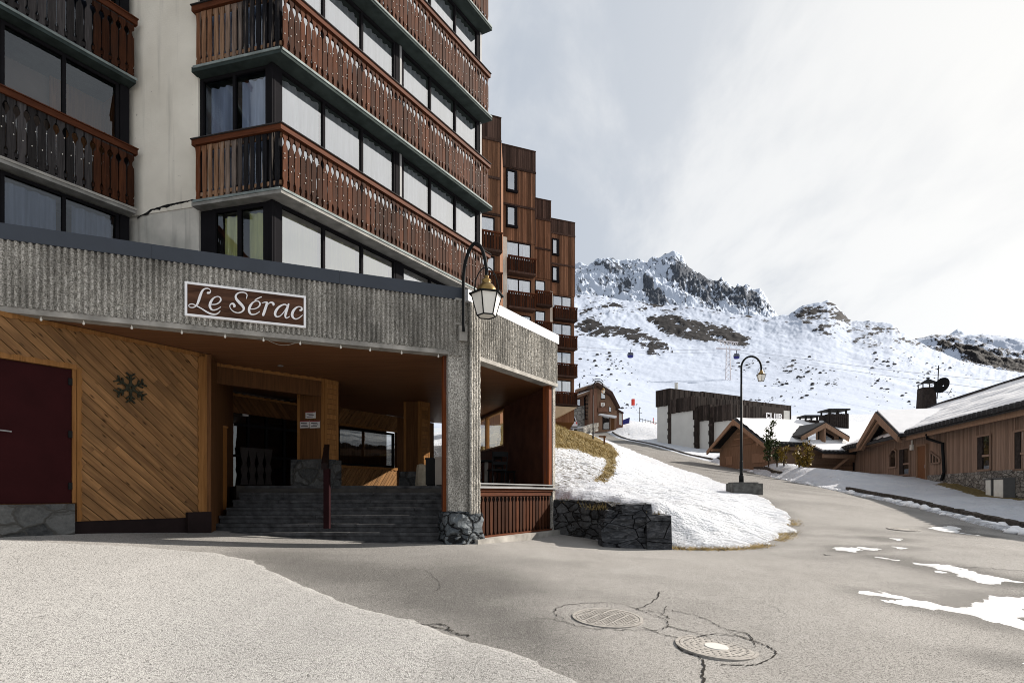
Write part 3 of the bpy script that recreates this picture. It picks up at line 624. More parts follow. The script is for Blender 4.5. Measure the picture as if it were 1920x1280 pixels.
r1p = [(1205, 594), (1230, 590), (1280, 596), (1330, 604), (1365, 613), (1400, 628), (1417, 643), (1395, 650), (1360, 645), (1320, 641), (1280, 636), (1250, 624), (1215, 606)]
r2p = [(1077, 602), (1100, 592), (1135, 600), (1140, 610), (1180, 610), (1222, 624), (1258, 650), (1268, 664), (1245, 664), (1205, 654), (1165, 636), (1130, 630), (1077, 625)]
r3p = [(1206, 518), (1222, 530), (1246, 556), (1256, 574), (1225, 578), (1202, 552)]
r4p = [(1196, 648), (1222, 652), (1240, 667), (1215, 664)]
r5p = [(1110, 560), (1150, 570), (1175, 585), (1120, 590), (1110, 578)]
r6p = [(1150, 528), (1180, 520), (1192, 548), (1160, 560)]
gul = [(1258, 600), (1300, 622), (1350, 632), (1390, 640), (1350, 634), (1290, 624)]
def rock_hill(XX, yy, wx, wy, nf, ns):
    f = fbm(XX / 26 - yy / 40, yy / 7 + XX / 60, 5, 61, .6) - .5; f2 = fbm(XX / 5, yy / 3.2, 4, 62, .6) - .5
    den = 0.02 + 0 * XX
    for p, wd, k in ((r1p, 14, .78), (r2p, 18, .66), (r3p, 9, .8), (r4p, 8, .72), (r5p, 22, .5), (r6p, 22, .5)): den = np.maximum(den, soft(XX, yy, p, wd) * k * 1.22)
    den = den - soft(XX, yy, gul, 7) * .42
    up = [(1077, 545), (1200, 550), (1300, 566), (1440, 590), (1440, 615), (1300, 582), (1200, 594), (1077, 600)]
    den = np.maximum(den, soft(XX, yy, up, 40) * .50)
    b2 = [(1470, 590), (1600, 600), (1720, 635), (1780, 655), (1700, 655), (1640, 668), (1560, 660), (1520, 630), (1460, 612)]
    den = np.maximum(den, soft(XX, yy, b2, 22) * .41)
    for p in ([(1560, 645), (1650, 655), (1660, 672), (1600, 668)], [(1077, 668), (1130, 672), (1180, 690), (1120, 688), (1077, 680)], [(1440, 672), (1500, 680), (1500, 700), (1450, 700)]): den = np.maximum(den, soft(XX, yy, p, 16) * .36)
    den = np.maximum(den, np.where((yy > 660) & (yy < 800), .20 + 0.08 * (fbm(XX / 60, yy / 40, 3, 66) - .5), 0))
    piste = [(1040, 640), (1180, 672), (1380, 655), (1500, 640), (1600, 680), (1700, 690), (1640, 660), (1540, 630), (1450, 612), (1470, 640), (1400, 665), (1200, 690), (1040, 665)]
    den = den - soft(XX, yy, piste, 20) * .2
    den = np.maximum(den, soft(XX, yy, [(1472, 594), (1505, 571), (1552, 561), (1600, 603), (1560, 610), (1500, 604)], 12) * .50); den = np.maximum(den, soft(XX, yy, [(1528, 570), (1558, 563), (1602, 604), (1570, 604), (1545, 588), (1515, 592)], 9) * .68); den = np.maximum(den, soft(XX, yy, [(1596, 600), (1625, 600), (1680, 610), (1700, 630), (1640, 628)], 12) * .56)
    rdg = 1 - np.abs(2 * fbm(XX / 22 + yy / 16, yy / 9 - XX / 70, 4, 68, .6) - 1)
    k_ = sstep(.3, .6, den)
    return np.clip(den + f * (.75 + .2 * k_) + f2 * (.5 - .1 * k_) - k_ * sstep(.86, .97, rdg) * .4, 0, 1)
crest_h = [(700, 580), (1000, 560), (1077, 552), (1130, 556), (1200, 566), (1240, 572), (1290, 572), (1330, 580), (1400, 592), (1445, 595), (1480, 588), (1505, 573), (1530, 566), (1552, 563), (1568, 572), (1582, 588), (1597, 601), (1625, 600), (1650, 604), (1672, 607), (1688, 620), (1715, 636), (1750, 655), (1800, 675), (1850, 688), (1920, 699), (2100, 735), (2500, 800)]
base_h = [(700, 800), (1075, 806), (1180, 820), (1240, 835), (1500, 842), (1700, 848), (2500, 880)]
ridge_mesh('hillside', M_hill, 560, 2350, 1000, 260, base_h, crest_h, [(560, 105), (1180, 112), (1500, 112), (2350, 125)], [(820, 700), (1300, 760), (1450, 620), (1550, 760), (1720, 600), (2350, 420)], rock_hill, 4.5, 3, 0.86, 0.3, 7)
def rock_peak(XX, yy, wx, wy, nf, ns):
    f = fbm(XX / 16 - yy / 14, yy / 9 + XX / 30, 5, 81, .6) - .5; f2 = fbm(XX / 3.4 - yy / 6, yy / 3.5, 4, 82, .6) - .5
    den = 0.375 + 0 * XX
    fl = [(1265, 474), (1300, 495), (1360, 522), (1420, 540), (1462, 592), (1380, 590), (1300, 560), (1240, 520)]
    den = np.maximum(den, soft(XX, yy, fl, 30) * .62); den = np.maximum(den, soft(XX, yy, r3p, 8) * .88); den = np.maximum(den, soft(XX, yy, r6p, 16) * .58); den = np.maximum(den, soft(XX, yy, [(1110, 545), (1150, 552), (1175, 566), (1110, 570)], 14) * .58)
    den = den - soft(XX, yy, [(1190, 560), (1205, 500), (1245, 500), (1260, 560)], 30) * .12
    den = np.maximum(den, soft(XX, yy, [(1110, 486), (1140, 482), (1175, 500), (1190, 515), (1110, 510)], 14) * .56)
    return np.clip(den + f * .55 + f2 * .75, 0, 1)
crest_p = [(900, 505), (1040, 499), (1077, 496), (1088, 492), (1104, 497), (1116, 489), (1138, 482), (1160, 487), (1180, 489), (1196, 487), (1214, 489), (1224, 482), (1240, 480), (1252, 475), (1265, 473), (1280, 482), (1290, 497), (1308, 510), (1330, 522), (1340, 529), (1347, 526), (1353, 522), (1360, 529), (1378, 538), (1385, 530), (1392, 534), (1400, 531), (1408, 541), (1416, 541), (1424, 538), (1432, 549), (1444, 567), (1452, 582), (1460, 592), (1500, 620), (1600, 650)]
ridge_mesh('rocky_peak', M_peak, 880, 1560, 760, 150, [(880, 690), (1560, 690)], crest_p, [(880, 900), (1560, 900)], [(880, 1900), (1300, 1700), (1560, 1500)], rock_peak, 16, 9, 0.9, 0.3, 15)
def rock_right(XX, yy, wx, wy, nf, ns):
    f = fbm(XX / 30 - yy / 20, yy / 7 + XX / 50, 5, 91, .6) - .5; f2 = fbm(XX / 6, yy / 3, 4, 92, .6) - .5
    den = .42 + 0 * XX
    dk = [(1735, 634), (1790, 650), (1830, 655), (1880, 672), (1960, 680), (1960, 715), (1870, 695), (1800, 670)]
    return np.clip(np.maximum(den, soft(XX, yy, dk, 14) * .86) + f * .6 + f2 * .4, 0, 1)
ridge_mesh('far_ridge', M_hill, 1660, 2350, 420, 110, [(1660, 720), (2350, 830)], [(1660, 650), (1720, 634), (1745, 629), (1775, 627), (1800, 630), (1840, 626), (1870, 628), (1920, 635), (2000, 640), (2350, 700)], [(1660, 820), (2350, 760)], [(1660, 1300), (2350, 1200)], rock_right, 12, 14, 0.9, 0.3, 5)
ridge_mesh('distant_summit', M_peak, 1740, 1880, 90, 40, [(1740, 660), (1880, 660)], [(1740, 655), (1776, 630), (1795, 616), (1806, 619), (1815, 627), (1850, 650), (1880, 660)], [(1740, 1900), (1880, 1900)], [(1740, 2500), (1880, 2500)], rock_peak, 8, 19, 0.9, 0.3, 2)
# stones lying on the open slope
rs = MB()
cl_ = [(random.uniform(1080, 1930), random.uniform(664, 800), random.uniform(8, 34)) for _ in range(46)]
for i in range(950):
    c_ = random.choice(cl_); px, py = (random.gauss(c_[0], c_[2]), random.gauss(c_[1], c_[2] * .28)) if i % 4 else (random.uniform(1080, 1930), random.uniform(668, 800)); r = random.choice((.16, .2, .25, .3, .4, .5, .75))
    if not 660 < py < 802: continue
    # foot of the hillside rises evenly with distance
    yb = np.interp(px, *zip(*base_h)); yc = np.interp(px, *zip(*crest_h)); vv = ((py - yb) / (yc - yb))
    if vv <= 0.02: continue
    vv = vv ** (1 / .86); a0 = np.interp(px, [820, 1180, 1500, 2350], [105, 112, 112, 125]); a1 = np.interp(px, [820, 1300, 1450, 1550, 1720, 2350], [700, 760, 620, 760, 600, 420]); rr = a0 + (a1 - a0) * vv ** 1.25
    p = P(px, py, rr); r *= rr / 300
    rs.lathe((p.x, p.y, p.z - .3 * r), [(r * 1.3, 0), (r * random.uniform(1, 1.5), r * .5), (r * .7, r * .95), (r * .2, r * 1.05)], 6, random.random() * 6)
tag(rs.build('scattered_stones', plain('slope_stone', (0.05, 0.046, 0.044), .9, .4, .5)), kind='stuff')
# ---------------------------------------------------------------- near apartment building
dF = np.array((.537, .843)); dF /= np.linalg.norm(dF); CN = np.array((-4.206, 10.2)); LE = np.array((-6.08, 10.68)); LL = np.array((-7.40, 11.02))
FR = Fr(CN, dF); FL = Fr(LE, CN - LE); LLEN = float(np.linalg.norm(CN - LE)); FLEN = 6.66
FLL = Fr(LL - dF * 5.0, dF); FW = Fr(LL, LE - LL); WLEN = float(np.linalg.norm(LE - LL))
ZC, DZ = 7.03, 2.555
tower = thing('apartment_building', (-4.2, 10.2, 0.8), 'tall apartment building with carved dark red wooden balconies and white corner wall', 'apartment building')
def offcorner(n):                        # plan corner of the two bay faces set back by n
    return X2(FL(0, -n, 0)[:2], FL.d, FR(0, -n, 0)[:2], FR.d)
def picket_panel(F, s0, s1, n, z0, z1, name, mat, parent, pitch=0.127, style='red', tonef=None, dens=1.0):
    mb = MB(); k = max(1, int(round((s1 - s0) / pitch))); p = (s1 - s0) / k; h = z1 - z0
    for i in range(k):
        c = s0 + (i + .5) * p; w = p * .5 * (0.87 if style == 'red' else 0.66); j = random.uniform(-.004, .004)
        if style == 'red':
            pr = [(0, .80), (.03, 1), (.10, .62), (.15, .62), (.21, 1), (.70, .93), (.75, .86), (.795, .40), (.835, .30), (.875, .52), (.92, .95), (1, 1)]
        else:
            pr = [(0, .9), (.05, 1.02), (.11, .70), (.15, .72), (.2, 1.02), (.55, 1.0), (.8, .9), (.90, 1.0), (.97, 1.25), (1, 1.35)]
        pts = [(c + w * f + j, z0 + h * t) for t, f in pr] + [(c - w * f + j, z0 + h * t) for t, f in pr[::-1]]
        off = random.random() * 20; nj = random.uniform(-.006, .006)
        mb.fpoly(F, pts, n + nj, n + nj + .024, tone=(tonef(i / max(1, k - 1)) if tonef else None), gv=[(s + off, n, z + off) for s, z in pts] * 2)
    mb.box(F, s0, s1, n - .05, n - .004, z0 + h * .09, z0 + h * .16, .25); mb.box(F, s0, s1, n - .05, n - .004, z0 + h * .93, z1, .25)
    return mb.build(name, mat, parent)
def curtain_strip(mb, F, s0, s1, n, z0, z1, amp=.034, wl=.17):
    k = max(4, int((s1 - s0) / .03)); v = []; ph = random.random() * 6; f = []; off = random.random() * 10; g = []
    for i in range(k + 1):
        s = s0 + (s1 - s0) * i / k; d = amp * (math.sin(ph + s / wl * 6.28) + .5 * math.sin(ph * 2 + s / wl * 3.7)); v += [F(s, n + d, z0), F(s, n + d * .7, z1)]; g += [(s + off, 0, z0), (s + off, 0, z1)]
    mb.add(v, [(2 * i, 2 * i + 2, 2 * i + 3, 2 * i + 1) for i in range(k)], None, g)
def window(parent, F, s0, s1, n, z0, z1, div, cur, name='window', fw=.055, frame=None, gl=None, curz=0.0, gap=None, curn=.16):
    fr = MB(); d = .07; L = s1 - s0
    fr.box(F, s0, s1, n - d, n, z0, z0 + fw); fr.box(F, s0, s1, n - d, n, z1 - fw, z1)
    xs = [s0 + L * i / div for i in range(div + 1)]
    for i, x in enumerate(xs):
        a, b = (x, x + fw) if i == 0 else ((x - fw, x) if i == div else (x - fw / 2, x + fw / 2))
        fr.box(F, a, b, n - d, n + .003, z0 + fw, z1 - fw)
    w = fr.build(name, frame or M_black, parent)
    pn = MB()
    for i in range(div): pn.quad(F(xs[i] + fw * .45, n - .035, z0 + fw), F(xs[i + 1] - fw * .45, n - .035, z0 + fw), F(xs[i + 1] - fw * .45, n - .035, z1 - fw), F(xs[i] + fw * .45, n - .035, z1 - fw))
    pn.build('pane', gl or M_glass, w)
    if cur is not None:
        cm = MB()
        for i in range(div):
            g0, g1 = (0, 0) if gap is None else gap[i % len(gap)]
            curtain_strip(cm, F, xs[i] + fw + g0 * L / div, xs[i + 1] - fw - g1 * L / div, n - curn, z0 + .02, z1 - .10 - curz)
        cm.build('curtain', cur, w, True)
    return w
def slab_mesh(poly, z, mat, lipmat, parent, edges, th=.10):
    mb = MB(); mb.prism([tuple(p) for p in poly], z, z + th); b = mb.build('balcony', mat, parent)
    lp = MB()
    for F, a, c in edges: lp.box(F, a, c, .002, .016, z + th * .62, z + th + .006)
    lp.build('edge_trim', lipmat, b); return b
GN = 0.34                                # glazing set-back
GLf = 0.19                               # the short side is set back less
gc = X2(FL(0, -GLf, 0)[:2], FL.d, FR(0, -GN, 0)[:2], FR.d); gsR = float((gc - FR.o).dot(FR.d)); gsL = float((gc - FL.o).dot(FL.d))
ic = offcorner(1.1)
for i in range(5):
    z = ZC + DZ * i
    poly = [FL(-.04, 0, 0)[:2], FL(-.04, -1.2, 0)[:2], tuple(ic), FR(FLEN, -1.1, 0)[:2], FR(FLEN + .12, -1.1, 0)[:2], FR(FLEN + .12, 0, 0)[:2], tuple(CN)]
    poly = [poly[6], poly[5], poly[3], poly[2], poly[1], poly[0]]
    b = slab_mesh(poly, z, M_slabc if i == 0 else M_slabg, M_lip, tower, [(FR, .02, FLEN + .1), (FL, 0, LLEN - .02)])
    picket_panel(FR, .06, FLEN, -.065, z + .11, z + 1.17, 'picket_panel', M_picket, b)
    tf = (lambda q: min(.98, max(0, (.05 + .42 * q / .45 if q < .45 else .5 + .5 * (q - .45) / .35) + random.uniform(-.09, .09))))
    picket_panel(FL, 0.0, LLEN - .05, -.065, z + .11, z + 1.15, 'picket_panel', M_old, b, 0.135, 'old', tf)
    hr = MB(); hr.box(FR, -.01, FLEN + .04, -.10, .005, z + 1.165, z + 1.265); hr.build('handrail', M_rail, b)
    hr = MB(); hr.box(FL, -.04, LLEN - .012, -.10, .003, z + 1.16, z + 1.262); hr.build('handrail', M_rail, b)
    cap = MB(); cap.box(FR, -.02, FLEN + .05, -.12, .03, z + 1.266, z + 1.285); cap.box(FL, -.05, LLEN - .03, -.12, .028, z + 1.263, z + 1.281); cap.build('rail_capping', M_picket_dark, b)
    # glazing under the slab above this balcony, sitting on the rail line
    z0, z1 = z + .14, z + DZ - .01
    cl = (M_cur_w, M_cur_w, M_cur_w, M_cur_w, M_cur_w)[i]
    m_ = (FLEN - gsR) / 2
    for q in range(2): window(tower, FR, gsR + .12 + m_ * q, gsR + m_ * (q + 1) - .10, -GN, z0, z1, 3, cl, curz=random.choice((0, .05)), curn=.10)
    window(tower, FL, .0, gsL - .13, -GLf, z0, z1, 2, M_cur_b, gap=[(.06, .02), (.02, .02)], gl=M_glassf)
    MB.each('mullion_post', M_black, tower, FR, [(gsR - .05, gsR + .115, -GN - .12, -GN + .012, z0, z1), (gsR + m_ - .095, gsR + m_ + .115, -GN - .12, -GN + .014, z0, z1), (FLEN - .10, FLEN - .02, -GN - .12, -GN + .012, z0, z1)])
    MB.each('mullion_post', M_black, tower, FL, [(gsL - .125, gsL + .02, -GLf - .12, -GLf + .012, z0, z1), (-.14, -.004, -GLf - .12, -GLf + .006, z0, z1)])
    MB.each('aluminium_post', M_alu, tower, FR, [(gsR + m_ + .015, gsR + m_ + .075, -GN + .015, -GN + .03, z0, z1), (FLEN - .03, FLEN + .04, -GN - .3, -GN + .03, z0, z1)])
# ground-floor glazing between the porch roof and the first balcony
z0, z1 = 5.25, ZC - .01
m_ = (FLEN - gsR) / 2
for q in range(2): window(tower, FR, gsR + .12 + m_ * q, gsR + m_ * (q + 1) - .10, -GN, z0, z1, 3, M_cur_y if q == 0 else M_cur_w, curz=.0)
window(tower, FL, .26, gsL - .16, -GLf, z0, z1, 2, M_cur_y, gap=[(.10, .0), (.04, .02)], fw=.075, gl=M_glassf)
MB.each('mullion_post', M_black, tower, FR, [(gsR - .05, gsR + .115, -GN - .12, -GN + .012, z0, z1), (gsR + m_ - .095, gsR + m_ + .115, -GN - .12, -GN + .014, z0, z1)])
MB.each('mullion_post', M_black, tower, FL, [(gsL - .155, gsL + .02, -GLf - .12, -GLf + .012, z0, z1), (-.1, .255, -GLf - .12, -GLf - .01, z0, z1)])
# white corner wall, its lower stretch bare and stained
mb = MB(); mb.box(FW, -.55, WLEN - .02, -.6, -.14, 7.10, 21.0); mb.build('wall', M_white, tower)
mb = MB(); mb.box(FW, -.55, WLEN - .02, -.6, -.155, 5.2, 7.10); mb.build('wall', M_stained, tower)
st = MB(); ss_ = np.linspace(-.12, 1.34, 74); tp = np.interp(ss_, [-.12, .2, .55, .95, 1.22, 1.34], [7.06, 7.17, 7.22, 7.235, 7.25, 7.22]) + (fbm(ss_ * 9, ss_ * 0, 3, 5) - .5) * .03
bt = tp - .012 - .10 * np.maximum(0, fbm(ss_ * 7, ss_ * 0 + 3, 4, 6) - .28) - .16 * np.maximum(0, vnoise(ss_ * 14, ss_ * 0, 8) - .72)
for i in range(73): st.fpoly(FW, [(ss_[i], bt[i]), (ss_[i + 1], bt[i + 1]), (ss_[i + 1], tp[i + 1]), (ss_[i], tp[i])], -.139, -.136); st.build('soot_stain', plain('soot', (0.03, .03, .03), .95, .5, 20, bmp=.3), tower)
# left-hand balconies
for i in range(-1, 4):
    z = ZC + DZ * i + .02
    if i >= 0:
        poly = [FLL(0, 0, 0)[:2], FLL(5.0, 0, 0)[:2], FLL(5.0, -1.5, 0)[:2], FLL(0, -1.5, 0)[:2]]
        b = slab_mesh(poly[::-1], z, M_slabc if i == 0 else M_slabg, M_lip if i else M_conc, tower, [(FLL, 0, 5.02)], .10)
        tf = (lambda q: (.0 + random.random() * .2 if q > .86 else .78 + .22 * random.random()))
        picket_panel(FLL, 0, 4.98, -.06, z + .11, z + 1.17, 'picket_panel', M_picket_dark, b, .14)
        pe = picket_panel(FLL, 4.28, 4.985, -.03, z + .13, z + 1.12, 'end_pickets', M_picket, b, .145)
        hr = MB(); hr.box(FLL, 0, 5.03, -.10, .005, z + 1.165, z + 1.27); hr.build('handrail', M_rail, b)
        cap = MB(); cap.box(FLL, 0, 5.04, -.12, .03, z + 1.272, z + 1.29); cap.build('rail_capping', M_rail, b)
    z0, z1 = (z + .13 if i >= 0 else 5.2), z + DZ - .03
    window(tower, FLL, 3.02, 4.80, -.22, z0, z1, 2 if i < 1 else 1, (M_cur_d if i < 0 else M_cur_k) if i != 0 else None, gl=M_glassf, gap=[(.03, .02), (.12, .02)])
    window(tower, FLL, 1.2, 2.98, -.22, z0, z1, 2 if i < 1 else 1, (M_cur_d if i < 0 else M_cur_k) if i != 0 else None, gl=M_glassf, gap=[(.0, .5), (.1, .02)])
    pm = MB(); pm.box(FLL, 4.81, 4.97, -.36, -.20, z0, z1); pm.build('mullion_post', M_black, tower)
wd_ = MB(); wd_.box(FLL, 4.0, 4.95, -1.20, -1.14, 7.2, 9.6); wd_.box(FLL, 4.9, 4.95, -1.14, -.4, 7.2, 9.6); wd_.build('room_panelling', M_dpine, tower)
# solid mass behind the rooms
core = MB(); core.prism([tuple(offcorner(1.0)), FR(FLEN - .06, -1.0, 0)[:2], FR(FLEN - .06, -9, 0)[:2], (-16, 16), FLL(0, -1.25, 0)[:2], FLL(5.2, -1.25, 0)[:2], FW(WLEN, -.75, 0)[:2]], 5.0, 20.6); core.build('inner_wall', M_room, tower)
end = MB(); end.box(FR, FLEN - .055, FLEN - .03, -9, -GN - .01, 5.0, 20.8); end.build('end_wall', M_white, tower)
rf = MB(); rf.prism([tuple(CN), FR(FLEN, 0, 0)[:2], FR(FLEN, -9, 0)[:2], (-16, 16), FLL(0, 0, 0)[:2], tuple(LL), tuple(LE)], ZC + 5 * DZ, ZC + 5 * DZ + .8); rf.build('roof', M_clad_d, tower)

# ---------------------------------------------------------------- entrance porch
e1 = np.array((6.64, 2.65)); FFo = np.array((-7.634, 8.35)); FF = Fr(FFo, e1); FFL = float(np.linalg.norm(e1))
PR = np.array((-.84, 11.02)); FG = Fr(PR, dF); GLEN = 3.64
porch = thing('entrance_porch', (-1, 11, .58), 'low entrance porch faced in ribbed grey concrete with wooden walls inside', 'porch')
def ribbed(F, s0, s1, n, z0, z1, pitch, name, parent, depth=.052, zn=26):
    sN = int((s1 - s0) / pitch); pr = []
    for i in range(sN):
        c = s0 + (i + .5) * (s1 - s0) / sN; p = (s1 - s0) / sN
        pr += [(c - p * .44, 0), (c - p * .32, .75), (c - p * .08, 1.05), (c + p * .16, .85), (c + p * .26, 0)]
    ss = np.array([s0] + [a for a, _ in pr] + [s1]); dd = np.array([0] + [b for _, b in pr] + [0]) * depth
    zz = np.linspace(z0, z1, zn); S, Z = np.meshgrid(ss, zz); D = np.tile(dd, (zn, 1))
    J = (fbm(S * 22, Z * 16, 3, 7) - .5); D = np.maximum(D + J * .024 * (D > 0.002) - np.maximum(0, fbm(S * 2, Z * 2, 3, 17) - .70) * .12 * (D > .002), -.005); S = S + J * .008
    S[:, 0] = s0; S[:, -1] = s1
    XX = F.o[0] + F.d[0] * S + F.n[0] * (n + D); YY = F.o[1] + F.d[1] * S + F.n[1] * (n + D)
    o = grid_mesh(name, XX, YY, Z, M_rib, smooth=False); off = Vector(parent.location)
    me = o.data; co = np.empty(len(me.vertices) * 3); me.vertices.foreach_get('co', co); co = co.reshape(-1, 3) - np.array(off); me.vertices.foreach_set('co', co.ravel()); me.update()
    o.parent = parent; return o
SZ, KZ, TZ = 4.255, 5.33, 5.565           # soffit, coping bottom, coping top
LX = -3.2                                 # the front carries on to the left out of the picture
fa = MB(); fa.box(FF, LX, FFL - .30, -.22, -.001, SZ + .09, KZ); fa.build('fascia', M_conc, porch)
ribbed(FF, LX, FFL - .26, .0, SZ + .085, KZ + .005, .086, 'ribbed_facing', porch)
lip = MB(); lip.box(FF, LX, FFL - .27, -.22, .028, SZ, SZ + .085); lip.build('fascia_lip', M_conc, porch)
cp = MB(); cp.box(FF, LX, 1.95, -.4, .062, KZ, TZ); cp.box(FF, 1.953, 4.85, -.4, .062, KZ, TZ - .002); cp.box(FF, 4.853, FFL + .04, -.4, .062, KZ, TZ); cp.build('coping', M_coping, porch)
fb = MB(); fb.box(FG, .34, GLEN, -.22, -.001, SZ + .06, KZ - .02); fb.build('fascia', M_conc, porch)
ribbed(FG, .30, GLEN, .0, SZ + .055, KZ - .015, .068, 'ribbed_facing', porch, .045)
lip = MB(); lip.box(FG, .32, GLEN, -.22, .04, SZ - .03, SZ + .055); lip.build('fascia_lip', M_conc, porch)
cp = MB(); cp.box(FG, -.10, 1.75, -.35, .05, KZ - .02, KZ + .20); cp.box(FG, 1.753, GLEN + .05, -.35, .05, KZ - .02, KZ + .198); cp.build('coping', M_coping_w, porch)
# corner pier: flat front, ribbed side, on a rough stone foot
pc = [FF(FFL - .27, .02, 0)[:2], FF(FFL + .02, .02, 0)[:2], FG(.33, .02, 0)[:2], FG(.33, -.45, 0)[:2], FF(FFL - .27, -.45, 0)[:2]]
s_, z_ = FF.hit(845, 900); 
pm = MB(); pm.prism(pc, 1.15, KZ - .005); pm.build('pier', M_rib, porch)
ribbed(FF, FFL - .27, FFL + .01, .022, SZ - .02, KZ - .006, .082, 'ribbed_facing', porch, .05, 26)
ribbed(FG, -.02, .33, .022, 1.15, KZ - .02, .072, 'ribbed_facing', porch, .034, 70)
ft = MB(); rr = random.Random(3)
lay = []
fc = np.array(pc).mean(0)
for k in range(13):
    z = .42 + (1.22 - .42) * k / 12; ring = []
    for a in range(22):
        t = a / 22 * len(pc); i = int(t); f = t - i; p = np.array(pc[i]) * (1 - f) + np.array(pc[(i + 1) % len(pc)]) * f
        d = (p - fc) / np.linalg.norm(p - fc); g = .12 - .05 * k / 12 + rr.uniform(-.035, .035)
        if k == 12: g = -.02
        ring.append((p[0] + d[0] * g, p[1] + d[1] * g, z + rr.uniform(-.015, .015)))
    lay.append(ring)
v = [q for r_ in lay for q in r_]; n_ = 22
ft.add(v, [(k * n_ + a, k * n_ + (a + 1) % n_, (k + 1) * n_ + (a + 1) % n_, (k + 1) * n_ + a) for k in range(12) for a in range(n_)] + [tuple(range(12 * n_, 13 * n_))])
ft.build('pier_base', stone('pier_stone', (.030, .036, .042), (.15, .165, .175), (.016, .017, .018), (2.4, 2.4, 3.4), .05, 1.0, .06), porch)
# end corner of the right-hand side and its posts
pm = MB(); pm.box(FG, GLEN - .13, GLEN + .0, -.20, -.03, .45, SZ - .03); pm.build('corner_post', M_rib, porch)
pm = MB(); pm.box(FG, GLEN - .30, GLEN - .135, -.22, -.05, 1.78, SZ - .03); pm.build('red_post', M_redpost, porch)
s0_, _ = FF.hit(831, 800, -.12); s1_, _ = FF.hit(843, 800, -.12)
pm = MB(); pm.box(FF, s0_, s1_ + .02, -.24, -.12, 1.2, SZ); pm.build('red_post', M_redpost, porch)
# carved balustrade panel closing the base on the right
b = MB(); b.box(FG, .30, GLEN - .12, -.14, -.06, 1.50, 1.60); b.box(FG, .30, GLEN - .12, -.16, -.03, 1.60, 1.66); b.box(FG, .30, GLEN - .13, -.2, -.05, .62, .68); bal = b.build('balustrade', M_rail, porch)
mb = MB(); k = 21
for i in range(k):
    c = .36 + (GLEN - .16 - .36) * (i + .5) / k; p = (GLEN - .5) / k * .5; w = p * .80
    pr = [(.66, .25), (.71, .55), (.76, .78), (.85, .80), (1.36, .86), (1.40, .42), (1.44, .3), (1.465, .55), (1.50, .62)]
    pts = [(c + w * f, z) for z, f in pr] + [(c - w * f, z) for z, f in pr[::-1]]; mb.fpoly(FG, pts, -.105, -.075)
mb.build('picket_panel', M_picket_b if 'M_picket_b' in globals() else M_picket, bal)
bk = MB(); bk.box(FG, .30, GLEN - .1, -.30, -.16, .55, 1.60); bk.build('backing_board', M_picket_dark, bal)
sl = MB(); sl.box(FG, .25, GLEN + .05, -.16, .02, 1.662, 1.70); sl.box(FG, .25, GLEN - .1, -.06, .0, 1.745, 1.77); sl.build('sill', M_alu, bal)
kb2 = MB(); kb2.box(FG, .1, GLEN + .25, -.35, .14, .30, .64); kb2.build('plinth_kerb', M_conc, porch)
# floor, roof deck and soffit
W1 = np.array((-5.97, 10.86)); E0 = np.array((-7.2, 14.2)); E1 = np.array((-6.0, 16.1)); V0 = np.array((-5.45, 17.6)); V1 = np.array((-4.07, 19.8)); V2 = np.array((-3.0, 21.5)); EN = np.array(FG(GLEN, -.15, 0)[:2]); dE = np.array((-.325, .946)); EB = EN + dE * 8.4
FWD = Fr(W1 - dF * 5.2, dF); WD = 5.2
soff = [FF(LX, -.1, 0)[:2], FF(FFL - .02, -.1, 0)[:2], FG(GLEN, -.1, 0)[:2], tuple(EB), tuple(V2), tuple(E0 - np.array((1.5, -1))), (-12.5, 12.0)]
m = MB(); m.prism(soff, SZ + .012, SZ + .05); m.build('soffit', M_soffit, porch)
m = MB(); m.prism([FF(LX, -.1, 0)[:2], FF(FFL, -.1, 0)[:2], FG(GLEN, -.1, 0)[:2], tuple(EB), tuple(V2), (-14, 15)], 5.1, 5.2); m.build('roof_deck', M_coping, porch)
FZ = 1.73
m = MB(); m.prism([(-6.35, 12.9), (-1.2, 12.9), FG(.2, -.3, 0)[:2], FG(GLEN - .05, -.3, 0)[:2], tuple(EB), tuple(V2), tuple(E0)], .6, FZ); m.build('floor', M_floor, porch)
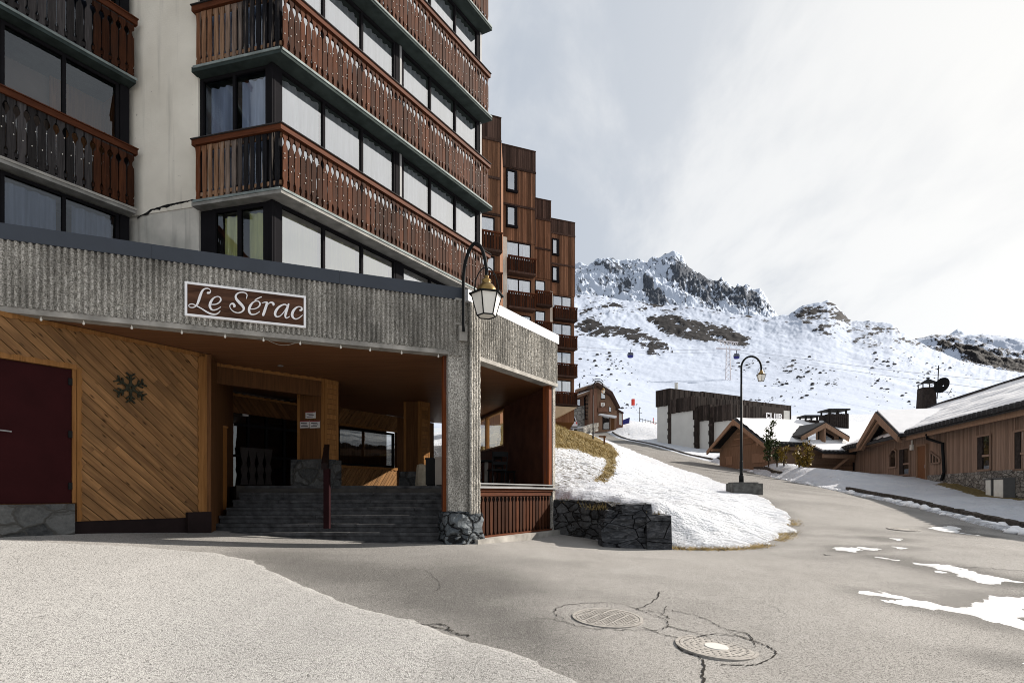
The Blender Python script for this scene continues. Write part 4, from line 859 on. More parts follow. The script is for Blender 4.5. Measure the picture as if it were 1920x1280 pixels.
# diagonal plank wall with door, on the same line as the facade
def clip_poly(poly, s0, s1, z0, z1):
    for ax_, lim, sg in ((0, s0, 1), (0, s1, -1), (1, z0, 1), (1, z1, -1)):
        o = []
        for i in range(len(poly)):
            a, b = poly[i - 1], poly[i]; fa_, fb_ = (a[ax_] - lim) * sg, (b[ax_] - lim) * sg
            if (fa_ >= 0) != (fb_ >= 0): t = fa_ / (fa_ - fb_); o.append((a[0] + (b[0] - a[0]) * t, a[1] + (b[1] - a[1]) * t))
            if fb_ >= 0: o.append(b)
        poly = o
        if len(poly) < 3: return []
    return poly
def plank_wall(F, s0, s1, z0, z1, n, name, parent, pitch=.135, ang=-43, mat=None, th=.02):
    mb = MB(); a = R(ang); u = np.array((math.cos(a), math.sin(a))); w = np.array((-u[1], u[0]))
    cs = [np.array((s, z)).dot(w) for s in (s0, s1) for z in (z0, z1)]; us = [np.array((s, z)).dot(u) for s in (s0, s1) for z in (z0, z1)]
    c = min(cs) - pitch
    while c < max(cs) + pitch:
        cuts = [min(us) - .1]
        while cuts[-1] < max(us): cuts.append(cuts[-1] + random.uniform(1.4, 3.6))
        for q in range(len(cuts) - 1):
            pl = [tuple(u * cuts[q] + w * (c + .005)), tuple(u * (cuts[q + 1] - .003) + w * (c + .005)), tuple(u * (cuts[q + 1] - .003) + w * (c + pitch - .006)), tuple(u * cuts[q] + w * (c + pitch - .006))]
            pl = clip_poly(pl, s0, s1, z0, z1)
            if len(pl) >= 3:
                off = random.random() * 30; g = [(np.array(p).dot(w) + off, 0, np.array(p).dot(u) + off) for p in pl]
                mb.fpoly(F, pl, n - th + random.uniform(-.003, 0), n + random.uniform(-.003, .003), None, g + g)
        c += pitch
    return mb.build(name, mat or M_plank, parent)
def scallop(F, a, b, horizontal, n, amp=.022, wl=.2, width=.09, th=.02, side=1):
    mb = MB(); (s0, z0), (s1, z1) = a, b; L = math.hypot(s1 - s0, z1 - z0); k = max(2, int(L / wl) * 8); pts = []
    dx, dz = (s1 - s0) / L, (z1 - z0) / L; nx_, nz_ = -dz * side, dx * side
    top = []
    for i in range(k + 1):
        t = L * i / k; e = width + amp * abs(math.sin(math.pi * t / wl)) - amp; top.append((s0 + dx * t + nx_ * e, z0 + dz * t + nz_ * e))
    mb.v = []; 
    for i in range(k):
        t0, t1 = L * i / k, L * (i + 1) / k
        mb.fpoly(F, [(s0 + dx * t0, z0 + dz * t0), (s0 + dx * t1, z0 + dz * t1), top[i + 1], top[i]], n, n + th, .5)
    return mb
sD0 = FWD.s_at(-40); sD1 = FWD.s_at(135); 
bk = MB(); bk.box(FWD, -3, WD, -.35, -.03, .55, SZ); bk.build('wall_core', M_dpine, porch)
plank_wall(FWD, sD1 + .06, WD, 1.10, SZ, 0, 'plank_wall', porch)
plank_wall(FWD, sD1 - 3.6, sD1 + .06, 3.60, SZ, 0, 'plank_wall', porch)
dr = MB(); dr.box(FWD, sD1 - 2.3, sD1, -.05, -.012, 1.40, 3.55); door = dr.build('door', M_maroon, porch)
for z_ in (1.62, 2.45, 3.3): hg = MB(); hg.box(FWD, sD1 - .05, sD1 + .004, -.011, .012, z_, z_ + .11); hg.build('hinge', M_iron, door)
sk_ = MB(); sk_.box(FWD, sD1 - 1.17, sD1 - 1.16, -.0115, -.0095, 1.42, 3.53); sk_.build('leaf_joint', M_black, door)
hd = MB(); hs, hz = FWD.hit(8, 807); hd.tube([FWD(hs - .07, .05, hz), FWD(hs + .07, .05, hz - .01)], .011); hd.tube([FWD(hs - .07, -.01, hz), FWD(hs - .07, .05, hz)], .01); hd.build('handle', M_alu, door)
dfm = MB(); dfm.box(FWD, sD1 + .002, sD1 + .055, -.04, .012, 1.40, 3.6); dfm.build('door_frame', M_pine, porch)
for mbx in (scallop(FWD, (sD1 + .06, 1.10), (sD1 + .06, 3.6), 0, .006, side=-1, width=.075), scallop(FWD, (WD + .0, 1.20), (WD, SZ), 0, .006, side=1, width=.13), scallop(FWD, (sD1 - 2.4, 3.56), (sD1 + .06, 3.56), 1, .008, width=.09), scallop(FWD, (sD1 - 2.5, SZ), (WD, SZ), 1, .006, side=-1, width=.08)):
    mbx.build('scalloped_trim', M_pine, porch)
ed = MB(); ed.box(FWD, WD, WD + .035, -.12, .03, 1.12, SZ); ed.build('corner_trim', M_pine, porch)
pl = MB(); pl.box(FWD, -2.5, sD1 + .02, -.06, .06, .55, 1.385); pl.build('stone_plinth', M_stone_plinth, porch)
pl = MB(); pl.box(FWD, sD1 + .03, WD - .02, -.1, -.01, .45, 1.095); pl.box(FWD, WD - .35, WD + .1, -.12, .08, .6, 1.2); pl.build('base_board', plain('dark_base_board', (.016, .010, .010), .7, .2, 3), porch)
# inside
F_ret = Fr(W1, E0 - W1); 
def wallseg(a, b, z0, z1, name, mat, th=.12, n=0):
    F = Fr(a, np.array(b) - np.array(a)); m = MB(); L = float(np.linalg.norm(np.array(b) - np.array(a))); m.box(F, 0, L, n - th, n, z0, z1); return m.build(name, mat, porch), F, L
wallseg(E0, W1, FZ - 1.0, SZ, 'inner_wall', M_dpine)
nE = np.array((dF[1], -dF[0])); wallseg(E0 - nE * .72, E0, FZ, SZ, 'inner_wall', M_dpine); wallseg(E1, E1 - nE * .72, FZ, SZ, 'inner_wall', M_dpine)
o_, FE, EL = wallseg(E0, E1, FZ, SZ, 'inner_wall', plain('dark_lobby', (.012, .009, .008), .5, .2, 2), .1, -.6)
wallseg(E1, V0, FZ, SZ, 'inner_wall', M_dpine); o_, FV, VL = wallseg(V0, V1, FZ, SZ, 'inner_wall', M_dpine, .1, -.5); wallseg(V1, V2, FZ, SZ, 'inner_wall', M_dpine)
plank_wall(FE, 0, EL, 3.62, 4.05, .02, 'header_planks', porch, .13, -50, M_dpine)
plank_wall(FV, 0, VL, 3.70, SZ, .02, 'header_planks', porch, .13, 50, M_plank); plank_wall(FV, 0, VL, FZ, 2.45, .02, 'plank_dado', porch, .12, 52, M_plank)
for F, L, z in ((FE, EL, 4.05), (FV, VL, 3.70)): scallop(F, (0, z), (L, z), 1, .03, side=1, width=.07).build('scalloped_trim', M_pine, porch)
scallop(FV, (0, 2.45), (VL, 2.45), 1, .03, side=-1, width=.09).build('scalloped_trim', M_pine, porch)
window(porch, FV, .05, VL - .05, -.08, 2.46, 3.68, 1, None, gl=M_glassd, fw=.07)
# glazed entrance doors with a swing-gate pattern in front
gd_ = MB()
for s in (.0, .55, 1.08, 1.62, EL - .05): gd_.box(FE, s, s + .06, -.1, -.02, FZ, 3.62)
gd_.box(FE, 0, EL, -.1, -.018, 3.3, 3.37); gd_.box(FE, 0, EL, -.1, -.018, 2.5, 2.56)
gdo = gd_.build('glazed_door', M_black, porch); pn = MB(); pn.quad(FE(.02, -.06, FZ), FE(EL - .02, -.06, FZ), FE(EL - .02, -.06, 3.6), FE(.02, -.06, 3.6)); pn.build('pane', M_glassd, gdo)
gt = MB(); g0, g1 = FE.s_at(448), FE.s_at(508)
for i in range(4):
    c = g0 + (g1 - g0) * (i + .5) / 4; w = (g1 - g0) / 8
    gt.fpoly(FE, [(c - w * .95, FZ + .05), (c + w * .95, FZ + .05), (c + w * .55, FZ + .3), (c + w * .9, FZ + .45), (c + w * .45, FZ + .62), (c + w * .9, FZ + .85), (c + w * .95, FZ + .95), (c - w * .95, FZ + .95), (c - w * .9, FZ + .85), (c - w * .45, FZ + .62), (c - w * .9, FZ + .45), (c - w * .55, FZ + .3)], .04, .06)
gt.box(FE, g0, g1, .03, .07, FZ + .95, FZ + 1.02); gt.build('door_guard', plain('grey_brown_guard', (.05, .042, .040), .7, .2, 4), gdo)
# dropped beam with scalloped edge, columns
def column(xf0, xf1, Z, wd, base_z, name='column'):
    c0 = np.array(((xf1 - HX) / FPX * Z, Z)); Fa = Fr(c0 - FL.d * wd, FL.d); Fb = Fr(c0, dF)
    p = [tuple(c0), Fb(.40, 0, 0)[:2], Fa(0, -.40, 0)[:2], Fa(0, 0, 0)[:2]]
    m = MB(); m.prism(p, base_z, SZ, .5); col = m.build(name, M_dpine, porch)
    t = MB(); t.box(Fa, 0, .07, .0, .02, base_z, SZ, .5); t.box(Fa, wd - .07, wd, .0, .02, base_z, SZ, .5); t.box(Fb, 0, .06, .0, .02, base_z, SZ - .1, .5); t.box(Fb, .34, .40, 0, .02, base_z, SZ - .1, .5); t.box(Fb, 0, .40, .0, .022, SZ - .1, SZ, .5); t.build('corner_trim', M_pine, col)
    bd = MB(); z = base_z
    while z < SZ - .1: bd.box(Fb, .06, .34, .0, .012, z + .006, min(z + .115, SZ - .1)); z += .12
    bd.build('side_boards', M_pine, col)
    m = MB(); m.box(Fa, -.12, wd + .12, -.55, .10, FZ, base_z); m.build('stone_base', M_stone_plinth, col)
    return col, Fa
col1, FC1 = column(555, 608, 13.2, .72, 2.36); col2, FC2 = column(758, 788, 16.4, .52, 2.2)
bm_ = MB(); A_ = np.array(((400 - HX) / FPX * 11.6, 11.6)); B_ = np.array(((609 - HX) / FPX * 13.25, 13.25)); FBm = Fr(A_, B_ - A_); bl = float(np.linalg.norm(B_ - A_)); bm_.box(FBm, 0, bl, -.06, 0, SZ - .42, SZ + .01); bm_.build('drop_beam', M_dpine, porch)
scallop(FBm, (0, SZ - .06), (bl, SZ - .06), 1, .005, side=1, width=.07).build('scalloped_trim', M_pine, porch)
# brown end wall with its two clear windows towards the slope
Fe = Fr(EB, EN - EB); Le = float(np.linalg.norm(EN - EB)); wz0, wz1 = 3.03, 4.20; ws0, ws1 = Le - 7.2, Le - 3.5
m = MB(); m.box(Fe, Le - 3.5, Le - .2, -.0, .0001 + .1, .6, SZ); m.box(Fe, 0, ws0, 0, .1, .6, SZ); m.box(Fe, ws0, ws1, 0, .1, .6, wz0); m.box(Fe, ws0, ws1, 0, .1, wz1, SZ); m.build('end_wall', M_brown, porch)
w = MB(); mid = Fe.s_at(916)
for s in (ws0, mid - .05, ws1 - .06): w.box(Fe, s, s + .06 + (.04 if s == mid - .05 else 0), -.02, .12, wz0 + .05, wz1 - .05)
w.box(Fe, ws0, ws1, -.02, .12, wz0, wz0 + .05); w.box(Fe, ws0, ws1, -.02, .12, wz1 - .05, wz1); wo = w.build('window', M_pine, porch)
pn = MB(); pn.quad(Fe(ws0, .05, wz0), Fe(ws1, .05, wz0), Fe(ws1, .05, wz1), Fe(ws0, .05, wz1)); pn.build('pane', M_glassc, wo)
# a narrow bright window at the back between column and post
sb = MB()
# ---------------------------------------------------------------- stairs
stair = thing('stone_staircase', (-3.6, 11, .58), 'wide dark stone staircase climbing into the wooden porch', 'staircase')
mb = MB(); zt = [.61 + .16 * k for k in range(8)]
for k, z in enumerate(zt):
    Y = 10.95 + .28 * k; x0 = -6.15 + (.0 if k > 1 else -.25) + .0 * k; x1 = -1.08 - (.12 if k < 3 else 0)
    n_ = 5
    for i in range(n_):                  # each tread in separate slabs
        a = x0 + (x1 - x0) * i / n_; b_ = x0 + (x1 - x0) * (i + 1) / n_ - .006
        mb.wbox(a, b_, Y - .03 + random.uniform(-.006, .006), Y + (.30 if k < 7 else .12), z - .055, z + random.uniform(-.004, .004))
    mb.wbox(x0, x1, Y, Y + .28, .2, z - .056)
mb.build('steps', M_step, stair)
hp = MB(); a = P(622, 975, 11.6); hx = a.x
hp.wbox(hx - .055, hx + .055, 11.25, 11.36, .85, 2.05); hp.build('newel_post', plain('maroon_rail', (.016, .005, .006), .7, .2, 4, spec=.05), stair)
hp = MB(); hx2 = hx * 12.9 / 11.3; hp.beam((hx - .03, 11.22, 2.10), (hx2, 12.9, 2.62), .11, .13); hp.wbox(hx2 - .05, hx2 + .05, 12.8, 12.9, FZ, 2.60); hp.build('handrail', plain('dark_handrail', (.012, .007, .007), .5, .2, 4), stair)
# ---------------------------------------------------------------- things on the porch
def hang(F, px, py, n=0): s, z = F.hit(px, py, n); return s, z
# name board
c = [hang(FF, x, y, .05) for x, y in ((347, 529), (573.5, 556), (573.5, 616), (347, 592))]
s0, s1 = c[0][0], c[1][0]; zt_, zb_ = (c[0][1] + c[1][1]) / 2, (c[2][1] + c[3][1]) / 2
sign = thing('name_sign', FF((s0 + s1) / 2, .05, zb_), 'dark wooden sign with white lettering and frame on the ribbed concrete front', 'sign')
m = MB(); m.box(FF, s0 + .02, s1 - .02, .04, .075, zb_ + .02, zt_ - .02); m.build('board', M_signw, sign)
m = MB(); fw = .036
m.box(FF, s0, s1, .035, .092, zt_ - fw, zt_); m.box(FF, s0, s1, .035, .092, zb_, zb_ + fw); m.box(FF, s0, s0 + fw, .035, .091, zb_ + fw, zt_ - fw); m.box(FF, s1 - fw, s1, .035, .091, zb_ + fw, zt_ - fw); m.build('frame', M_signf, sign)
def q(x, y): return hang(FF, 340 + x / 7.385, 500 + y / 7.385, .08)
e_ = [(400, 524, 10), (470, 524, 13), (525, 498, 16), (548, 458, 24), (532, 424, 15), (495, 416, 12), (450, 436, 20), (412, 485, 36), (396, 540, 38), (410, 583, 30), (440, 602, 18), (490, 594, 14), (545, 560, 9)]
GL = [[(368, 366, 30), (392, 362, 26), (406, 340, 12), (392, 315, 11), (360, 303, 13), (320, 312, 18), (288, 345, 30), (265, 400, 38), (247, 455, 38), (228, 508, 30), (200, 548, 18), (160, 567, 12), (118, 562, 11), (104, 541, 11), (122, 522, 11), (160, 520, 12), (220, 548, 15), (290, 588, 18), (350, 626, 22), (410, 654, 24), (470, 662, 18), (512, 644, 14), (538, 616, 10)], e_,
      [(902, 442, 10), (910, 390, 12), (885, 366, 13), (835, 357, 14), (785, 370, 18), (755, 405, 28), (762, 448, 36), (800, 494, 42), (842, 538, 40), (866, 580, 34), (848, 618, 22), (795, 640, 15), (735, 628, 13), (690, 592, 12), (672, 548, 12), (690, 518, 18), (722, 518, 30), (738, 545, 36), (728, 556, 22)],
      [(x + 542, y + 62, w_) for x, y, w_ in e_], [(1020, 464, 12), (1062, 440, 15), (1110, 420, 10)],
      [(1118, 505, 8), (1160, 494, 14), (1186, 506, 36), (1168, 570, 40), (1148, 630, 40), (1134, 670, 38)], [(1168, 580, 10), (1194, 530, 11), (1226, 500, 15), (1258, 500, 26), (1278, 520, 34), (1272, 534, 20)],
      [(1470, 548, 14), (1440, 526, 16), (1400, 532, 20), (1350, 562, 30), (1312, 610, 38), (1298, 660, 36), (1322, 694, 20), (1370, 682, 14), (1420, 628, 12), (1462, 560, 14)], [(1486, 520, 24), (1468, 570, 38), (1448, 640, 38), (1440, 690, 26), (1458, 712, 15), (1500, 690, 9)],
      [(1642, 606, 20), (1662, 600, 32), (1668, 574, 20), (1640, 556, 12), (1596, 566, 20), (1552, 612, 38), (1534, 664, 40), (1548, 706, 28), (1586, 726, 15), (1634, 708, 13), (1676, 672, 9)]]
for st_ in GL:
    tx = MB()
    pts = cr(st_, 6); P2 = []
    for i, p in enumerate(pts):
        a = pts[max(i - 1, 0)]; b = pts[min(i + 1, len(pts) - 1)]; d = b[:2] - a[:2]; d = d / (np.linalg.norm(d) + 1e-9); nn = np.array((-d[1], d[0])) * p[2] * .44
        P2.append((q(*(p[:2] + nn)), q(*(p[:2] - nn))))
    for i in range(len(P2) - 1):
        tx.fpoly(FF, [P2[i][0], P2[i + 1][0], P2[i + 1][1], P2[i][1]], .076, .098 + .0002 * (i % 3))
    for k in (0, -1):                    # rounded ends
        c0 = np.array(P2[k][0]); c1 = np.array(P2[k][1]); cm_ = (c0 + c1) / 2; rr_ = np.linalg.norm(c0 - c1) / 2
        tx.fpoly(FF, [(cm_[0] + rr_ * math.cos(a), cm_[1] + rr_ * math.sin(a)) for a in np.linspace(0, 2 * math.pi, 12, endpoint=False)], .076, .0975)
    tx.build('letter' if len(st_) > 3 else 'accent', M_signf, sign)

# lantern on a swan-neck bracket
def lantern(parent, c, w, brass=True):   # c: top centre, w: widest width
    k = w / .70
    cap = MB(); cap.lathe(c, [(.02 * k, .0), (.05 * k, -.02 * k), (.04 * k, -.06 * k), (.09 * k, -.09 * k), (.10 * k, -.12 * k), (.075 * k, -.15 * k), (.13 * k, -.19 * k), (.185 * k, -.26 * k), (.205 * k, -.33 * k), (.21 * k, -.36 * k)], 20); cap.build('lamp_cap', M_gold, parent, True)
    zt, zb = c[2] - .37 * k, c[2] - .80 * k; rt, rb = .31 * k, .185 * k; fr = MB(); gl = MB()
    A = [R(60 * i + 15) for i in range(6)]; T = [(c[0] + rt * math.cos(a), c[1] + rt * math.sin(a), zt) for a in A]; B = [(c[0] + rb * math.cos(a), c[1] + rb * math.sin(a), zb) for a in A]
    fr.lathe((c[0], c[1], zt), [(.21 * k, .02 * k), (rt * 1.14, -.005 * k), (rt * 1.14, -.03 * k), (rt * .98, -.03 * k)], 6, R(15))
    for i in range(6): fr.tube([T[i], B[i]], .014 * k, 6); fr.tube([B[i], B[(i + 1) % 6]], .014 * k, 6)
    fr.build('lamp_frame', M_iron, parent)
    for i in range(6): j = (i + 1) % 6; gl.quad(B[i], B[j], T[j], T[i])
    gl.add([(x, y, z + .004) for x, y, z in B], [(0, 1, 2, 3, 4, 5)]); gl.build('lamp_glass', M_lampglass, parent)
    hp_ = MB(); pts = [(c[0] + .24 * k * math.cos(t), c[1], zt - .0 * k + .53 * k * math.sin(t)) for t in np.linspace(0, math.pi, 17)]; hp_.tube(pts, .012 * k, 6); hp_.build('lamp_hoop', M_iron, parent)
lt = P(912, 516, 10.35); wl = thing('wall_lantern', FF(FFL - .1, .05, 4.9), 'large brass topped lantern on black swan neck bracket fixed to the concrete pier', 'lantern')
lantern(wl, (lt.x, lt.y, lt.z), .66)
b0 = P(869, 622, 10.88); t_ = MB(); zt_ = P(890, 452, 10.6).z
pa = [P(869, 622, 10.88), P(869, 560, 10.86), P(869, 520, 10.82), P(873, 490, 10.72), P(882, 465, 10.6), P(892, 456, 10.5), P(902, 464, 10.42), P(909, 484, 10.37), P(912, 506, 10.35), P(912, 520, 10.35)]
t_.tube(cr([tuple(p) for p in pa], 4), .033, 10); t_.build('bracket', M_iron, wl, True)
bx = MB(); b1 = P(870, 608, 10.95); bx.box(FF, FFL - .02 - .06, FFL + .08, .03, .14, b1.z - .34, b1.z - .05); bx.box(FF, FFL - .14, FFL + .08, .03, .07, b1.z - .02, b1.z + .02); bx.box(FF, FFL - .14, FFL + .08, .03, .07, b1.z + .46, b1.z + .50); bx.build('junction_box', M_conc, wl)
# snowflake of dark wicker
fs, fz = hang(FWD, 245, 727, .03); fl = MB()
for i in range(6):
    a = R(60 * i + 90); u = np.array((math.cos(a), math.sin(a))); w_ = np.array((-u[1], u[0])); Ln = .235
    def bar(p, r_, wd):
        d = (r_ - p) / np.linalg.norm(r_ - p); nn = np.array((-d[1], d[0])) * wd / 2; fl.fpoly(FWD, [tuple(np.array((fs, fz)) + x) for x in (p - nn, r_ - nn, r_ + nn, p + nn)], .012, .04 + .001 * i)
    bar(u * .02, u * Ln, .034)
    for t, l in ((.13, .085), (.20, .085)):
        for sg in (-1, 1): bar(u * t, u * (t + l * .7) + w_ * sg * l * .8, .023)
for i in range(6): a0, a1 = R(60 * i + 90), R(60 * i + 150); fl.fpoly(FWD, [(fs + .085 * math.cos(a0), fz + .085 * math.sin(a0)), (fs + .085 * math.cos(a1), fz + .085 * math.sin(a1)), (fs + .05 * math.cos(a1), fz + .05 * math.sin(a1)), (fs + .05 * math.cos(a0), fz + .05 * math.sin(a0))], .011, .036)
one('snowflake_ornament', fl, M_flake, 'dark wicker snowflake ornament hung on the diagonal pine boards', 'ornament')
# string of bulbs along the front edge
sl_ = thing('string_lights', FF(2, -.02, SZ), 'string of small bulbs hung under the front edge of the concrete', 'string lights')
bx_ = [77, 157, 247, 341, 422, 494, 563, 639, 694, 753, 822]; wr = MB(); prev = None
for x in bx_:
    s = FF.s_at(x, -.03); z = SZ - .005
    if prev is not None: wr.tube([FF(prev + (s - prev) * t, -.03, z + .0 - (.10 if (x == 563) else .02) * math.sin(math.pi * t)) for t in np.linspace(0, 1, 9)], .005, 5)
    prev = s
wr.build('cable', M_wire, sl_)
bulb0 = MB(); bulb0.lathe(FF(FF.s_at(77, -.03), -.03, SZ - .01), [(.006, .015), (.009, -.008), (.016, -.028), (.018, -.042), (.013, -.055), (.004, -.062)], 10); bo = bulb0.build('bulb', M_bulb, sl_, True); base = Vector(FF(FF.s_at(77, -.03), 0, 0))
for x in bx_[1:]:
    c_ = bo.copy(); COL.objects.link(c_); c_.parent = sl_; c_.location = Vector(bo.location) + Vector(FF(FF.s_at(x, -.03), 0, 0)) - base
# fairy lights on the carved railings
for i, lab in ((0, 'strands of tiny fairy lights across the lowest carved red balcony'), (1, 'strands of tiny fairy lights across the second carved red balcony up'), (2, 'strands of tiny fairy lights across the topmost fully visible carved red balcony')):
    z = ZC + DZ * i; mb = MB()
    for r_, zz_ in enumerate((.28, .52, .76)):
        s = .1; 
        while s < FLEN - .05:
            p = FR(s, -.03, z + .11 + zz_ + .09 * math.sin(s * 5.2 + r_ * 2) + random.uniform(-.03, .03)); r0 = .011
            mb.lathe(p, [(.003, -r0), (r0, 0), (.003, r0)], 5); s += random.uniform(.10, .17)
    tag(mb.build('fairy_lights', M_bulb, None), lab, 'fairy lights', 'fairy lights on the red balconies')
mb = MB()
for r_, zz_ in enumerate((.45, .7)):
    s = .6
    while s < 4.9: p = FLL(s, -.02, ZC + .13 + zz_ + .07 * math.sin(s * 5 + r_)); mb.lathe(p, [(.003, -.011), (.011, 0), (.003, .011)], 5); s += random.uniform(.11, .18)
tag(mb.build('fairy_lights', M_bulb, None), 'strands of tiny fairy lights across the shaded dark balcony left of the white wall', 'fairy lights')
# notices on the first column
def notice(F, x0, y0, x1, y1, lab, red, n=.004, rows=3):
    (a, zt), (b, _) = F.hit(x0, y0, n), F.hit(x1, y0, n); zb = F.hit((x0 + x1) / 2, y1, n)[1]; zt = F.hit((x0 + x1) / 2, y0, n)[1]
    t = thing('notice', F((a + b) / 2, n, zb), lab, 'notice', 'notices by the entrance'); m = MB(); m.box(F, a, b, .0, n + .004, zb, zt); m.build('sheet', M_paper, t)
    m = MB(); h = zt - zb
    for r_ in range(rows): m.box(F, a + (b - a) * (.12 if r_ != 1 else .3), a + (b - a) * random.uniform(.7, .92), n + .0045, n + .006, zb + h * (.62 - .22 * r_), zb + h * (.72 - .22 * r_))
    m.build('printed_lines', M_ink, t)
    if red: m = MB(); m.box(F, a, b, n + .0045, n + .0062, zt - h * .16, zt); m.build('red_header', M_redink, t)
notice(FC1, 573, 771, 592, 784, 'small white notice with red header, above the pair on the wooden column', True)
notice(FC1, 562, 788, 580, 802, 'white notice on the wooden column, the one nearer the entrance doors', True)
notice(FC1, 581, 788, 600, 802, 'white notice on the wooden column, the one nearer the stair handrail', True)
notice(FE, 454, 771, 464, 780, 'tiny white sticker on the dark entrance glass', False, -.045, 2)
notice(FE, 427, 793, 438, 815, 'upright white paper taped beside the dark entrance doors', False, .03, 3)
# wooden box by the stair head
t = thing('wooden_cabinet', P(398, 908, 12.2), 'tall orange wooden cabinet beside the top of the stairs', 'cabinet')
p0 = P(386, 900, 12.3); Fx = Fr((p0.x, p0.y), (.97, -.24)); m = MB()
m.box(Fx, 0, .24, -.35, 0, 1.2, 3.02); m.build('body', M_planter, t); m = MB(); m.box(Fx, -.02, .26, -.37, .02, 3.02, 3.06); m.box(Fx, .235, .25, .0, .012, 1.2, 3.02); m.build('trim', M_pine, t)
# pale stone bollard and the two bins by the red post
p = P(790, 913, 14.5); m = MB(); m.lathe((p.x, p.y, FZ), [(.165, 0), (.16, .1), (.125, .48), (.11, .56), (.05, .585)], 8, R(20)); one('stone_bollard', m, plain('pale_stone', (.42, .36, .27), .9, .25, 6, bmp=.5), 'pale tapering stone block at the head of the stairs', 'stone block')
def bin_(x, w, mat, lab, Z=13.9):
    p = P(x, 913, Z); t = thing('litter_bin', (p.x, p.y, FZ), lab, 'bin'); m = MB(); m.wbox(p.x - w / 2, p.x + w / 2, p.y - .15, p.y + .2, FZ + .03, FZ + .66); m.build('body', mat, t); m = MB(); m.wbox(p.x - w / 2 - .012, p.x + w / 2 + .012, p.y - .165, p.y + .21, FZ + .66, FZ + .70); m.build('lid', mat, t); m = MB(); m.wbox(p.x - w / 2 + .03, p.x + w / 2 - .03, p.y - .12, p.y + .17, FZ, FZ + .03); m.build('foot', M_iron, t)
bin_(808, .22, plain('black_bin', (.015, .014, .014), .5, .1, 3), 'black square bin standing at the head of the stairs'); bin_(825, .20, plain('beige_bin', (.26, .23, .20), .6, .1, 3), 'beige square bin squeezed beside the red painted post', 13.6)
# dark table and two chairs seen over the balustrade
def chair(x, Z, rot, lab):
    p = P(x, 905, Z); t = thing('terrace_chair', (p.x, p.y, FZ), lab, 'chair', 'chairs on the porch'); t.rotation_euler = (0, 0, rot)
    def b(nm, f): m = MB(); f(m); o = m.build(nm, M_iron, None); o.parent = t
    b('seat', lambda m: m.wbox(-.21, .21, -.21, .21, .43, .47)); b('backrest', lambda m: [m.beam((-.2, .2, .47), (-.2, .27, .92), .03, .03), m.beam((.2, .2, .47), (.2, .27, .92), .03, .03), m.wbox(-.2, .2, .24, .27, .8, .92), m.wbox(-.2, .2, .225, .245, .58, .66)])
    for sx in (-1, 1):
        for sy in (-1, 1): b('leg', lambda m: m.beam((sx * .19, sy * .19, 0), (sx * .18, sy * .18, .43), .03, .03))
chair(932, 15.0, R(200), 'black terrace chair behind the balustrade, turned to the table'); chair(948, 16.2, R(120), 'black terrace chair set farther back below the porch window')
p = P(912, 905, 15.6); t = thing('terrace_table', (p.x, p.y, FZ), 'small dark table with pale leg behind the balustrade', 'table'); m = MB(); m.wbox(p.x - .32, p.x + .22, p.y - .3, p.y + .3, FZ + .70, FZ + .74); m.build('tabletop', M_iron, t); m = MB(); m.wbox(p.x - .05, p.x + .05, p.y - .05, p.y + .05, FZ + .03, FZ + .70); m.wbox(p.x - .2, p.x + .2, p.y - .2, p.y + .2, FZ, FZ + .03); m.build('leg', M_conc, t)
# ceiling spot
p = P(526, 675, 11.9); m = MB(); m.lathe((p.x, p.y, SZ + .012), [(.055, 0), (.06, -.012), (.045, -.014)], 14); one('ceiling_spot', m, M_alu, 'small round metal spotlight set in the porch ceiling', 'spotlight')

# ---------------------------------------------------------------- stone wall and boulder beside the porch
def rough_wall(path, th, zb, ztop, seed, name, mat, lab, cat, jag=.05):
    pts = [np.array(p) for p in cr(path, 14)]; n = len(pts); nz = 12; X = []; rr = random.Random(seed)
    V = []; F_ = []
    prof = [(-.5, 0)] + [(-.5, k / nz) for k in range(1, nz + 1)] + [(-.2, 1.01), (.2, 1.0)] + [(.5, 1 - k / nz) for k in range(0, nz + 1)]
    L = 0
    for i, p in enumerate(pts):
        d = pts[min(i + 1, n - 1)] - pts[max(i - 1, 0)]; d = d / np.linalg.norm(d); w_ = np.array((-d[1], d[0])); t = i / (n - 1)
        if i: L += np.linalg.norm(pts[i] - pts[i - 1])
        top = np.interp(t, *zip(*ztop)); bot = np.interp(t, *zip(*zb))
        for a, h in prof:
            z = bot + (top - bot) * h; cell = float(vnoise(np.array([L * 3.2 + a * 3]), np.array([z * 6.0]), seed)[0]) - .5; fine = float(fbm(np.array([L * 9]), np.array([z * 12 + a * 5]), 3, seed)[0]) - .5
            e = a * th + math.copysign(1, a) * (cell * jag * 2 + fine * jag); q_ = p + w_ * e; V.append((q_[0], q_[1], z + (fine * jag * 1.2 if h > .9 else 0)))
    m_ = len(prof)
    for i in range(n - 1):
        for k in range(m_ - 1): F_.append((i * m_ + k, (i + 1) * m_ + k, (i + 1) * m_ + k + 1, i * m_ + k + 1))
    F_ += [tuple(range(m_)), tuple(range((n - 1) * m_, n * m_))[::-1]]
    m = MB(); m.add(V, F_, .5); return one(name, m, mat, lab, cat)
rough_wall([(1.06, 14.30), (1.6, 14.0), (2.2, 13.4), (2.62, 12.95)], .5, [(0, .2), (1, .2)], [(0, 1.41), (.5, 1.38), (.8, 1.33), (.92, 1.18), (1, .75)], 5, 'stone_wall', M_stone_dark, 'low dark rubble wall holding back the snow beside the porch', 'wall')
